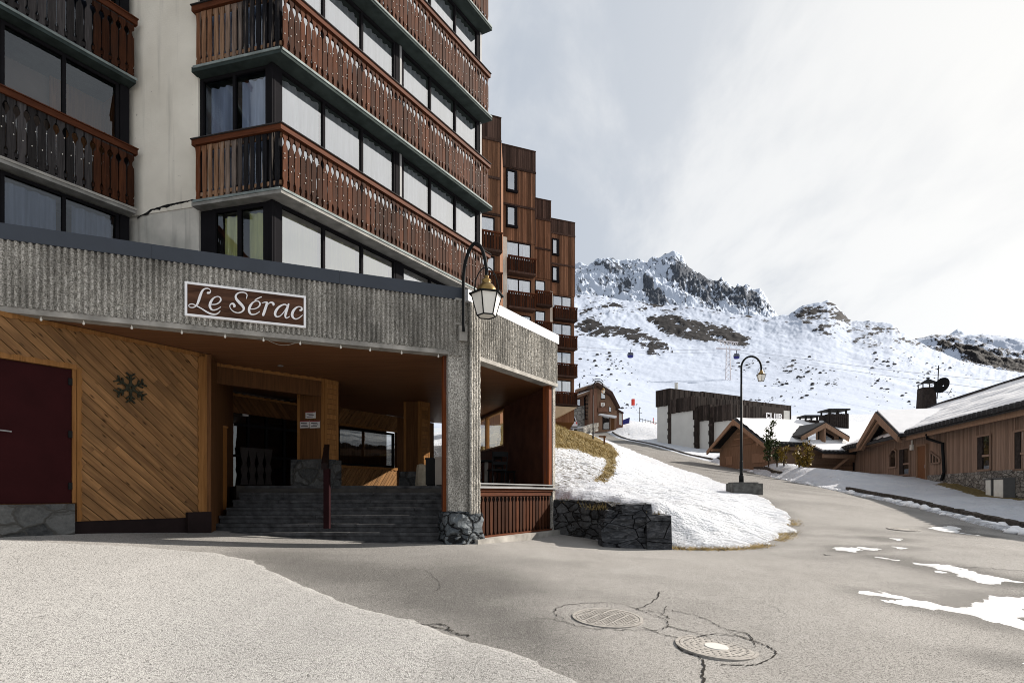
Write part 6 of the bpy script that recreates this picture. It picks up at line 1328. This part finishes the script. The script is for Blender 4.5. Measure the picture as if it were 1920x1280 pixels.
m = MB(); m.prism([G(-3.5, .95, 0)[:2], G(3.5, .95, 0)[:2], G(3.5, RL - .5, 0)[:2], G(-3.5, RL - .5, 0)[:2]], .8, ZE1 + .15); m.fpoly(G1, [(-3.5, ZE1 + .15), (3.5, ZE1 + .15), (0, ZA1 - .3)], -1.2, -.95); m.build('wall', M_chalet2, c1)
MB.each('shutter', M_chalet_beam, c1, G1, [(s - w_, s + w_, -.95, -.90, z, z + h_) for s, z, w_, h_ in ((-2.0, 4.2, .5, .8), (1.9, 4.2, .5, .8), (2.7, 4.2, .35, .7))])
w = MB(); w.box(G1, -2.6, -2.1, -.949, -.92, 4.25, 4.9); w.build('window', M_black, c1)
m = MB()
for s in (-3.3, 0, 3.3): z = ZA1 - .35 - abs(s) * (ZA1 - ZE1) / HW; m.beam(G(s, -.03, z - .15), G(s, 1.0, z - .15), .22, .25)
for z in (6.0, 6.5, 7.0): m.beam(G(-1.6 + (z - 6) * .9, .9, z), G(1.6 - (z - 6) * .9, .9, z), .06, .12)
m.build('purlins', M_chalet_beam, c1)
# eaves side with lean-to roof and diagonal braces
W1f = Fr(G(3.5, 0, 0)[:2], r1)
m = MB(); a0, a1_ = 4.0, RL; m.add([W1f(s, n, z) for s in (a0, a1_) for n, z in ((.4, 5.85), (2.6, 4.92), (2.6, 4.75), (.4, 5.65))], [(0, 1, 5, 4), (1, 2, 6, 5), (2, 3, 7, 6), (0, 3, 2, 1), (4, 5, 6, 7)]); lr = m.build('lean_to_roof', M_tile, c1)
m = MB(); m.add([W1f(s, n, z) for s in (a0 + .1, a1_) for n, z in ((.5, 5.93), (2.35, 5.14), (2.35, 5.02), (.5, 5.80))], [(0, 1, 5, 4), (1, 2, 6, 5), (2, 3, 7, 6), (0, 3, 2, 1), (4, 5, 6, 7)]); m.build('roof_snow', M_snowcap, lr)
m = MB(); s = 0.2
while s < RL:
    n, z = ((2.55, 4.96) if s > a0 else (.62, ZE1 + .0)); m.lathe(W1f(s, n, z), [(.05, -.1), (.17, -.07), (.17, .03), (.05, .1)], 7); s += .4
m.build('eave_tiles', M_tile, lr)
m = MB(); m.box(W1f, a0, a1_, 2.42, 2.52, 4.42, 4.74); m.box(W1f, .3, a0, .35, .42, ZE1 - .5, ZE1 - .2); m.build('eave_beam', M_chalet_beam, c1)
m = MB(); m.box(W1f, a0, a1_, .0, 1.0, 1.5, 5.2); z = 2.0
while z < 5.1: m.box(W1f, a0, a1_, 1.0, 1.06, z, z + .2); z += .23
m.build('log_wall', M_chalet2, c1)
m = MB()
for s in (5.6, 10.2): m.beam(W1f(s, 1.0, 3.0), W1f(s + 1.0, 2.4, 4.5), .2, .2)
m.build('brace', M_chalet_beam, c1)
w = MB(); w.box(W1f, 8.3, 9.0, 1.062, 1.09, 3.5, 4.2); w.build('window', M_black, c1); w = MB(); w.box(W1f, 12.2, 13.2, 1.062, 1.09, 3.0, 4.2); w.build('window', M_black, c1)
# dormer
m = MB(); dp = P(1560, 815, 46.6); ds = float((np.array((dp.x, dp.y)) - W1f.o).dot(r1)); dn_ = .2; hw = 2.45; za, ze = 7.62, 6.45
for sg in (-1, 1): m.fpoly(W1f, [(ds, za), (ds + sg * hw, ze), (ds + sg * hw, ze - .2), (ds, za - .22)], -4, dn_ + .5)
dr_ = m.build('dormer_roof', M_tile, c1); m = MB()
for sg in (-1, 1): m.fpoly(W1f, [(ds, za - .1), (ds + sg * (hw - .05), ze - .12), (ds + sg * (hw - .1), ze - .45), (ds, za - .50)], dn_ + .42, dn_ + .54)
m.build('bargeboard', M_chalet_beam, dr_)
m = MB(); m.fpoly(W1f, [(ds - 1.9, 5.6), (ds + 1.9, 5.6), (ds + 1.9, 6.6), (ds, za - .3), (ds - 1.9, 6.6)], -1.5, dn_ - .1); m.build('dormer_wall', M_chalet2, dr_)
for sg in (-1, 1): m = MB(); m.fpoly(W1f, [(ds + sg * .15, 6.0), (ds + sg * 1.35, 6.0), (ds + sg * 1.35, 6.45), (ds + sg * .15, 7.0)], dn_ - .1, dn_ - .05); w_ = m.build('window', M_black, dr_); m = MB(); m.fpoly(W1f, [(ds + sg * .25, 6.08), (ds + sg * 1.27, 6.08), (ds + sg * 1.27, 6.4), (ds + sg * .25, 6.86)], dn_ - .049, dn_ - .04); m.build('pane', M_glassd, w_)
m = MB(); m.box(W1f, ds - .06, ds + .06, dn_ - .1, dn_ + .45, 5.9, za - .4); m.build('dormer_post', M_chalet_beam, dr_)
for px, zt, w_, zc in ((1516, 8.75, .62, 7.4), (1563, 9.3, .86, 7.0)):
    p = P(px, 780, 52.0); m = MB(); k = 9
    for i in range(k):
        for F_ in (Fr((p.x - w_, p.y - w_), (1, 0)), Fr((p.x + w_, p.y - w_), (0, 1)), Fr((p.x - w_, p.y + w_), (0, -1))): m.box(F_, 2 * w_ * i / k + .02, 2 * w_ * (i + 1) / k - .02, 0, .05, zc, zt - .45 + random.uniform(-.03, .03))
    m.wbox(p.x - w_ + .01, p.x + w_ - .01, p.y - w_ + .01, p.y + w_ - .01, zc, zt - .5); cc = m.build('chimney', M_soot, c1)
    m = MB(); m.wbox(p.x - w_ - .12, p.x + w_ + .12, p.y - w_ - .12, p.y + w_ + .12, zt - .14, zt); 
    for sx in (-1, 0, 1): m.wbox(p.x + sx * w_ * .85 - .07, p.x + sx * w_ * .85 + .07, p.y - w_ * .9, p.y - w_ * .9 + .12, zt - .5, zt - .14); m.wbox(p.x + sx * w_ * .85 - .07, p.x + sx * w_ * .85 + .07, p.y + w_ * .8, p.y + w_ * .9, zt - .5, zt - .14)
    m.build('chimney_cap', M_tile, cc)

# ---------------------------------------------------------------- pale panel building with charred parapets
cb = thing('club_building', P(1300, 830, 82), 'flat roofed building of pale panels under dark charred board parapets', 'building')
dL_ = np.array((.545, -.84)); dL_ /= np.linalg.norm(dL_); dR_ = np.array((.875, .485)); dR_ /= np.linalg.norm(dR_)
def unit(px, Z, ll, rl, ytop, ypar, zb=4.5, slot=True, back=6):
    c_ = np.array(((px - HX) / FPX * Z, Z)); zt = EYE + (HY - ytop) / FPX * Z; zp = EYE + (HY - ypar) / FPX * Z
    pl_ = [tuple(c_ - dL_ * ll), tuple(c_), tuple(c_ + dR_ * rl), tuple(c_ + dR_ * rl - dL_ * ll)]
    m = MB(); m.prism(pl_, zb, zp); m.build('panel_wall', M_panel, cb)
    FA = Fr(c_ - dL_ * ll, dL_); FB = Fr(c_, dR_); m = MB(); k = .22
    s = -.1
    while s < ll + .1: m.box(FA, s, min(s + .3, ll + k) - .015, -.3, k + random.uniform(-.03, .03), zp - .25 + random.uniform(-.05, .05), zt); s += .3
    s = -.05
    while s < rl: m.box(FB, s, min(s + .3, rl) - .015, -.3, k + random.uniform(-.03, .03), zp - .25 + random.uniform(-.05, .05), zt - .01); s += .3
    m.prism([tuple(c_ - dL_ * ll + dR_ * .1), tuple(c_ + dR_ * .1 - dL_ * .1), tuple(c_ + dR_ * rl), tuple(c_ + dR_ * rl - dL_ * ll)], zp - .02, zt - .4); m.build('parapet', M_char, cb)
    return c_, FA, FB, zp, zt
def slotcol(FA, x0, x1, zb, zt):
    s0, s1 = FA.s_at(x0, .05), FA.s_at(x1, .05); m = MB(); m.box(FA, s0, s1, -.5, .06, zb, zt); z = zb; i = 0
    while z < zt - .4: m.box(FA, s0 - .07, s1 + .06, .0, .12, z, z + .62 if i % 2 else z + .3); z += 1.25; i += 1
    m.build('window_slot', M_char, cb)
c_, FA, FB, zp, zt = unit(1256, 84, 2.5, 14, 728, 756); slotcol(FA, 1252.5, 1259, 6, zp)
m = MB(); p = P(1329, 749, 86); m.lathe((p.x - 5, p.y, zt - .5), [(.25, 0), (.25, 1.6), (.3, 1.7)], 8); m.build('flue', M_cab, cb)
c_, FA, FB, zp, zt = unit(1302, 80, 4.2, 14, 742, 765.5); slotcol(FA, 1301.6, 1307, 6, zp)
m = MB(); m.box(FB, -.02, 1.2, -.4, .23, zp - 1.6, zp); m.build('parapet_drop', M_char, cb)
c_, FA, FB, zp, zt = unit(1330, 78.5, 2.6, 10, 758, 784); slotcol(FA, 1329.5, 1335, 6, zp)
c_, FA, FB, zp, zt = unit(1371, 76, 3.9, 6, 757, 784)
c_, FA, FB, zp, zt = unit(1316, 90, 2, 9, 734, 760)
c_, FA, FB, zp, zt = unit(1352, 90, 2, 17.5, 745, 778); 
m = MB(); sW = FB.s_at(1371); m.box(FB, FB.s_at(1373), FB.s_at(1418), .0, .28, 6, FB.hit(1395, 776)[1]); m.box(FB, FB.s_at(1467), FB.s_at(1478), .0, .26, 6, FB.hit(1472, 770)[1]); m.build('panel_wall', M_panel, cb)
m = MB(); m.box(FB, FB.s_at(1418), FB.s_at(1466.5), .0, .3, 6, FB.hit(1440, 762)[1]); bd = m.build('dark_board', M_char, cb)
zt = FB.hit(1448, 775)[1]; H_ = 1.0; st = .17
def L(x0, x1, *segs):
    a, b = FB.s_at(x0), FB.s_at(x1); w_ = b - a; m = MB()
    for (u0, v0, u1, v1) in segs: m.box(FB, a + u0 * w_, a + u1 * w_, .32, .40, zt - H_ + v0 * H_, zt - H_ + v1 * H_)
    m.build('letter', M_signf, bd)
L(1433, 1439, (0, .08, .3, .92), (.15, .86, 1, 1), (.15, 0, 1, .14), (.72, .72, 1, .86), (.72, .14, 1, .28)); L(1441, 1446, (0, 0, .32, 1), (.32, 0, 1, .14)); L(1448, 1454, (0, .1, .3, 1), (.7, .1, 1, 1), (.12, 0, .88, .14)); L(1456, 1462, (0, 0, .3, 1), (.3, .87, .85, 1), (.3, .44, .85, .57), (.3, 0, .85, .13), (.7, .08, 1, .46), (.7, .54, 1, .92))
# ---------------------------------------------------------------- hotel at the top of the road
ht = thing('gabled_hotel', P(1130, 800, 95), 'gabled wooden hotel with stone side, tall glazing and crest at the head of the road', 'hotel')
FT = Fr(P(1112, 800, 95)[:2], (.97, .24)); FT2 = Fr(P(1075, 800, 97)[:2], (.985, .17))
def fp(F, pts, n0, n1, nm, mat, par=ht): m = MB(); m.fpoly(F, [F.hit(x, y, n1) for x, y in pts], n0, n1, .5); return m.build(nm, mat, par)
M_hw = wood('hotel_larch', (.15, .088, .056), (.27, .17, .115), .7, (6, 6, .4), .4); M_hr = wood('hotel_red_larch', (.13, .066, .044), (.23, .125, .085), .7, (6, 6, .4), .4); M_hs = stone('hotel_stone', (.12, .115, .10), (.36, .34, .31), (.09, .085, .08), (1.3, 1.3, 2.2))
hw_ = fp(FT, [(1113, 812), (1155, 812), (1157, 770), (1149, 745), (1123, 722), (1113, 724)], -8, 0, 'wall', M_hw)
fp(FT, [(1111, 720), (1121, 716), (1149, 735), (1164, 765), (1161, 766), (1148, 742), (1121, 722), (1111, 726)], -8, 1.0, 'roof', M_clad_d)
fp(FT, [(1112, 719.6), (1121, 714), (1128, 716), (1149, 734.3), (1121, 716.5)], -7, .8, 'roof_snow', M_snowcap)
fp(FT, [(1111, 812), (1120, 812), (1120, 728), (1111, 728)], -1, .25, 'corner_pillar', M_hr)
for pts in ([(1127, 748), (1135, 748), (1135, 732), (1131, 730), (1127, 733)], [(1142, 772), (1146, 772), (1146, 763), (1142, 762)]): w_ = fp(FT, pts, .0, .12, 'window', M_black); fp(FT, [(x * .86 + np.mean([q_[0] for q_ in pts]) * .14, y * .86 + np.mean([q_[1] for q_ in pts]) * .14) for x, y in pts], .12, .14, 'pane', M_lampglass if False else M_glass, w_)
fp(FT, [(1125, 753), (1136, 753), (1136, 762), (1130.5, 765), (1125, 762)], .0, .2, 'crest', M_hr); fp(FT, [(1127, 755), (1134, 755), (1134, 760), (1130.5, 763), (1127, 760)], .2, .25, 'crest_field', M_lampglass); fp(FT, [(1130, 756), (1131.4, 756), (1131.4, 762), (1130, 762)], .25, .3, 'crest_mark', M_hr)
fp(FT, [(1122, 764), (1140, 764), (1140, 772), (1122, 772)], .0, .5, 'balcony', M_hr); fp(FT, [(1126, 775), (1156, 779), (1156, 783), (1126, 777)], .0, 1.0, 'porch_roof', M_snowcap)
w_ = fp(FT, [(1130, 805), (1143, 805), (1143, 779), (1130, 779)], .0, .1, 'door', M_black); fp(FT, [(1131.5, 804), (1142, 804), (1142, 780.5), (1131.5, 780.5)], .1, .13, 'pane', M_glass, w_); fp(FT, [(1146, 805), (1152, 805), (1152, 783), (1146, 783)], .0, .1, 'door', M_dpine)
fp(FT, [(1155, 806), (1168, 806), (1168, 773), (1158, 768), (1155, 768)], -6, -.4, 'side_wing', M_hr); fp(FT, [(1153, 767), (1158, 766), (1170, 773), (1169, 775)], -6, .2, 'side_roof', M_clad_d); fp(FT, [(1161, 795), (1166, 797), (1166, 776), (1161, 773)], -.4, -.3, 'window', M_cab)
fp(FT2, [(1068, 812), (1113, 812), (1113, 732), (1068, 748)], -8, -.5, 'wing_wall', M_hr); fp(FT2, [(1072, 812), (1096, 812), (1096, 760), (1072, 764)], -.5, -.2, 'stone_side', M_hs); fp(FT2, [(1104, 812), (1113, 812), (1113, 783), (1104, 783)], -.5, -.18, 'stone_side', M_hs)
w_ = fp(FT2, [(1096, 785), (1111, 785), (1111, 738), (1096, 744)], -.5, -.1, 'window', M_black); fp(FT2, [(1097, 784), (1106, 784), (1106, 741.5), (1097, 744.5)], -.1, -.06, 'pane', M_glass, w_)
m = MB()
for y in (751, 758, 765, 772, 779): (s0, z0), (s1, z1) = FT2.hit(1096.5, y, -.04), FT2.hit(1107, y, -.04); m.box(FT2, s0, s1, -.05, -.02, z0, z0 + .12)
m.build('glazing_bar', M_black, w_)
for pts in ([(1076, 761), (1080, 761), (1080, 748), (1076, 749)], [(1082, 761), (1088, 761), (1088, 747), (1082, 748)], [(1061, 779), (1069, 779), (1069, 772), (1061, 772)]): w_ = fp(FT2, pts, -.5, -.1, 'window', M_black); fp(FT2, [(x * .8 + np.mean([q_[0] for q_ in pts]) * .2, y * .8 + np.mean([q_[1] for q_ in pts]) * .2) for x, y in pts], -.1, -.06, 'pane', M_glass, w_)
for (x0, y0, x1, y1) in ((1080, 733, 1120, 720), (1075, 746, 1112, 733)): m = MB(); a, b = FT2.hit(x0, y0, .6), FT2.hit(x1, y1, .6); m.beam(FT2(a[0], .6, a[1]), FT2(b[0], .6, b[1]), 1.2, .38); m.build('roof_beam', M_hw, ht); m = MB(); m.beam(FT2(a[0], .5, a[1] + .27), FT2(b[0], .5, b[1] + .27), 1.2, .14); m.build('roof_snow', M_snowcap, ht)
m = MB(); a = FT.hit(1121, 715, .2); m.tube([FT(a[0] + .95 * math.cos(t), .2, a[1] - .1 + .55 * math.sin(t)) for t in np.linspace(0, math.pi, 14)], .06, 6); m.build('ridge_hoop', M_iron, ht)
m = MB(); a = FT2.hit(1090, 716, 0); m.tube([FT2(a[0], -1, a[1] - 2), FT2(a[0], -1, a[1])], .12, 6); m.build('flue', M_iron, ht)
bn = MB(); pts = [FT.hit(x, y, 1.6) for x, y in ((1168, 796), (1180, 793), (1181, 782), (1168, 787))]; bn.fpoly(FT, pts, 1.5, 1.6); one('blue_banner', bn, M_blue, 'dark blue banner stretched on the rail at the side of the hotel', 'banner')
m = MB(); a, b = FT.hit(1172, 788.5, 1.62), FT.hit(1175, 786, 1.62)
sh = MB(); p = P(1050, 796, 60); 
shd = thing('wooden_shed', (p.x, p.y, p.z), 'small brown gabled shed half hidden behind the grassy bank', 'shed'); Fs = Fr((p.x - 1.6, p.y), (.96, .28)); m = MB(); m.fpoly(Fs, [(-1, 6.5), (2.4, 6.5), (2.4, 9.0), (.9, 10.0), (-1, 9.2)], -3, 0); m.build('wall', M_hr, shd); m = MB(); m.fpoly(Fs, [(.6, 10.3), (2.5, 9.2), (2.9, 8.3), (2.65, 8.2), (2.2, 8.9), (.6, 9.9)], -3.2, .4); m.fpoly(Fs, [(.6, 10.3), (-1.2, 9.6), (-1.2, 9.3), (.6, 9.9)], -3.2, .4); m.build('roof', M_dpine, shd)
m = MB(); p0 = P(1090, 806, 85); m.beam(P(1088, 806, 80), P(1117, 796, 84), 1.0, .5); m.beam(P(1088, 811, 80), P(1117, 802, 84), .8, .9); lw = one('terrace_wall', m, M_hs, 'low stone terrace wall below the hotel behind the distant lamp', 'wall')
# parked car
p = P(1068, 803, 61); car = thing('parked_car', (p.x, p.y, p.z), 'silver hatchback parked behind the grassy bank with only its top showing', 'car')
def cbox(nm, mat, *bs): m = MB(); [m.fpoly(Fr((p.x, p.y), (.99, .1)), pts, n0, n1) for pts, n0, n1 in bs]; return m.build(nm, mat, car)
z = p.z - .25
body = cbox('body', M_carp, ([(-.86, z + .25), (.86, z + .25), (.88, z + .8), (.80, z + .98), (.64, z + 1.48), (.5, z + 1.53), (-.5, z + 1.53), (-.64, z + 1.48), (-.80, z + .98), (-.88, z + .8)], -4, 0))
cbox('rear_window', M_black, ([(-.68, z + 1.02), (.68, z + 1.02), (.56, z + 1.42), (-.56, z + 1.42)], 0, .02))
for sg in (-1, 1): cbox('tail_light', M_red, ([(sg * .86, z + .75), (sg * .70, z + .75), (sg * .70, z + .97), (sg * .80, z + .97)][::sg], 0, .03))
for sg in (-1, 1):
    for n in (-.7, -3.2): cbox('wheel', M_tyre, ([(sg * .8 + .12 * a, z + .3 + b) for a, b in ((-1, -.3), (1, -.3), (1, .3), (-1, .3))], n - .3, n + .3))
cbox('bumper', M_cabg, ([(-.87, z + .3), (.87, z + .3), (.87, z + .5), (-.87, z + .5)], 0, .05)); cbox('number_plate', M_cab, ([(-.26, z + .56), (.26, z + .56), (.26, z + .67), (-.26, z + .67)], 0, .02))

# ---------------------------------------------------------------- lift pylon, cabins and cables
py = thing('lift_pylon', P(1350, 770, 320), 'pale lattice cable car pylon with wide crosshead on the snowy slope', 'pylon')
m = MB(); T0 = 320
def tb(x0, y0, x1, y1, r_, dy=0): m.tube([P(x0, y0, T0 + dy), P(x1, y1, T0 + dy)], r_, 5)
tb(1346, 638, 1384, 642, .35); tb(1343, 653, 1388, 656, .45); 
for i in range(5): a = 1349 + i * 7; tb(a, 638.5 + i * .5, a + 3.5, 648, .2); tb(a + 3.5, 648, a + 7, 639 + i * .5, .2)
m.build('crosshead', M_pylon, py); m = MB()
for (xa, xb) in ((1362, 1360), (1368, 1371)): tb(xa, 650, xb, 735, .3); tb(xa, 650, xb, 735, .3, 4)
for k in range(9): y = 658 + k * 8; tb(1362, y, 1370, y + 8, .12); tb(1370, y, 1362, y + 8, .12)
m.build('mast', M_pylon, py)
def cabin(px, pyy, Y, lab):
    p_ = P(px, pyy, Y); t = thing('cable_car_cabin', p_, lab, 'cable car cabin', 'cable car cabins'); k = Y / 320; m = MB(); m.lathe(p_, [(1.2 * k, -1.6 * k), (1.7 * k, -1.2 * k), (1.75 * k, .2 * k), (1.5 * k, .9 * k)], 8); m.build('body', M_blue, t); m = MB(); m.lathe(p_, [(1.8 * k, -.5 * k), (1.8 * k, .15 * k), (1.55 * k, .8 * k)], 8); m.build('window', M_glassd, t); m = MB(); m.wbox(p_.x - 1.3 * k, p_.x + 1.3 * k, p_.y - .4, p_.y + .4, p_.z + .9 * k, p_.z + 1.2 * k); m.tube([p_ + Vector((0, 0, 1.1 * k)), p_ + Vector((0, 0, 3.2 * k))], .2 * k, 5); m.build('hanger', M_iron, t)
cabin(1182, 665, 300, 'blue cable car cabin hanging left of the pylon above the slope'); cabin(1381, 667, 318, 'grey blue cable car cabin just passing the pale pylon')
for pts, lab, r_ in (([(1040, 645, 260), (1182, 657, 300), (1345, 655, 320), (1388, 657, 320), (1500, 672, 290), (1700, 697, 240), (1990, 725, 190)], 'upper lift cable running across the snowy slope over the pylon', .07), ([(1388, 661, 322), (1500, 681, 290), (1640, 701, 250), (1800, 722, 215), (1990, 745, 188)], 'lower lift cable descending to the right of the pylon', .06), ([(1040, 655, 262), (1200, 661, 302), (1345, 661, 322)], 'second lift cable on the left approaching the pylon', .05)):
    m = MB(); m.tube([tuple(p_) for p_ in cr([tuple(P(*q_)) for q_ in pts], 6)], r_, 5); one('lift_cable', m, M_cable, lab, 'cable')
for px, y0, y1, Y, mat, lab, sq in ((1187, 748, 757, 170, M_red, 'small red piste marker standing on the snow above the hotel', 1), (1225, 783, 806, 120, M_red, 'thin red and dark slope pole beside the pale building', 0), (1199, 763, 792, 125, M_cabg, 'thin grey pole on the snow right of the hotel', 0)):
    a, b = P(px, y1, Y), P(px, y0, Y); m = MB(); m.tube([a - Vector((0, 0, .4)), b], (.55 if sq else .08), 6)
    if not sq: m.tube([b + Vector((-.5, 0, -1.2)), b + Vector((.6, 0, -1.3))], .06, 5)
    one('piste_marker', m, mat, lab, 'marker')
p = P(1133, 829, 46); m = MB(); zg = snow_at(p.x, p.y); m.beam((p.x, p.y, zg - .2), (p.x, p.y, p.z + .55), .12, .12); m.beam((p.x - .45, p.y, p.z + .5), (p.x + .15, p.y, p.z + .45), .1, .12); one('wooden_post', m, M_dpine, 'short dark wooden post with crossbar at the top of the snowy bank', 'post')
m = MB(); 
for i in range(7): p_ = P(1200 + i * 5, 786 + i * 1.2, 118); m.tube([p_ - Vector((0, 0, .6)), p_ + Vector((0, 0, .35))], .05, 5)
m.tube([P(1200, 785, 118), P(1232, 793, 118)], .06, 5); one('slope_fence', m, M_cabg, 'low dark fence across the piste between hotel and pale building', 'fence')
for k_, (x_, y_) in enumerate(((1692, 719), (1655, 706))):
    pass
# ---------------------------------------------------------------- shrubs on the verge
def shrub(px, pyb, pyt, Y, spread, nl, leaf, lab, stems=3, ls=.16, core=.0):
    b = P(px, pyb, Y); H = P(px, pyt, Y).z - b.z; t = thing('shrub', b, lab, 'shrub', 'shrubs on the snowy verge'); st = MB(); tips = []; rr = random.Random(px)
    for i in range(stems):
        lean = Vector((rr.uniform(-1, 1) * spread, rr.uniform(-1, 1) * spread, 0)); hh = H * rr.uniform(.65, 1) if i else H
        pts = [b + Vector((0, 0, -.3)), b + lean * .25 + Vector((0, 0, hh * .35)), b + lean * .6 + Vector((rr.uniform(-.05, .05), 0, hh * .7)), b + lean * .8 + Vector((0, 0, hh))]; st.tube(pts, [.045, .035, .022, .008], 6)
        for k in range(7):
            f = rr.uniform(.2, .98); q_ = pts[0].lerp(pts[3], f); d = Vector((rr.uniform(-1, 1), rr.uniform(-1, 1), rr.uniform(.1, .9))).normalized() * rr.uniform(.25, .6) * spread * (1.2 - f * .7); st.tube([q_, q_ + d], [.014, .005], 5); tips += [q_ + d, q_ + d * .6, q_ + d * .3]
        tips.append(pts[3])
    st.build('stem', M_bark, t); m = MB()
    for i in range(nl):
        c_ = rr.choice(tips) + Vector((rr.gauss(0, .10), rr.gauss(0, .10), rr.gauss(0, .10))); n_ = Vector((rr.uniform(-1, 1), rr.uniform(-1, 1), rr.uniform(-1, 1))).normalized(); u = n_.orthogonal().normalized() * ls * rr.uniform(.5, 1.1); v_ = n_.cross(u).normalized() * ls * .4 * rr.uniform(.5, 1.1); m.add([c_ - u, c_ - v_, c_ + u, c_ + v_], [(0, 1, 2, 3)])
    m.build('foliage', leaf, t)
shrub(1441, 868, 790, 44, .62, 520, M_leaf, 'tall dark green sapling with thin top on the snowy verge', 4, .17); shrub(1457, 868, 822, 43, .5, 260, M_leaf, 'shorter dark green sapling close to the tall one', 3, .15); shrub(1470, 866, 838, 42.5, .5, 300, M_leafy, 'yellowing bush just right of the green saplings', 4, .13); shrub(1513, 878, 828, 41, .75, 620, M_leafy, 'large yellow green bush in front of the chalet wall', 6, .15); shrub(1500, 872, 848, 41, .4, 170, M_leafy, 'small yellow bush leaning against the large yellow one', 3, .12)
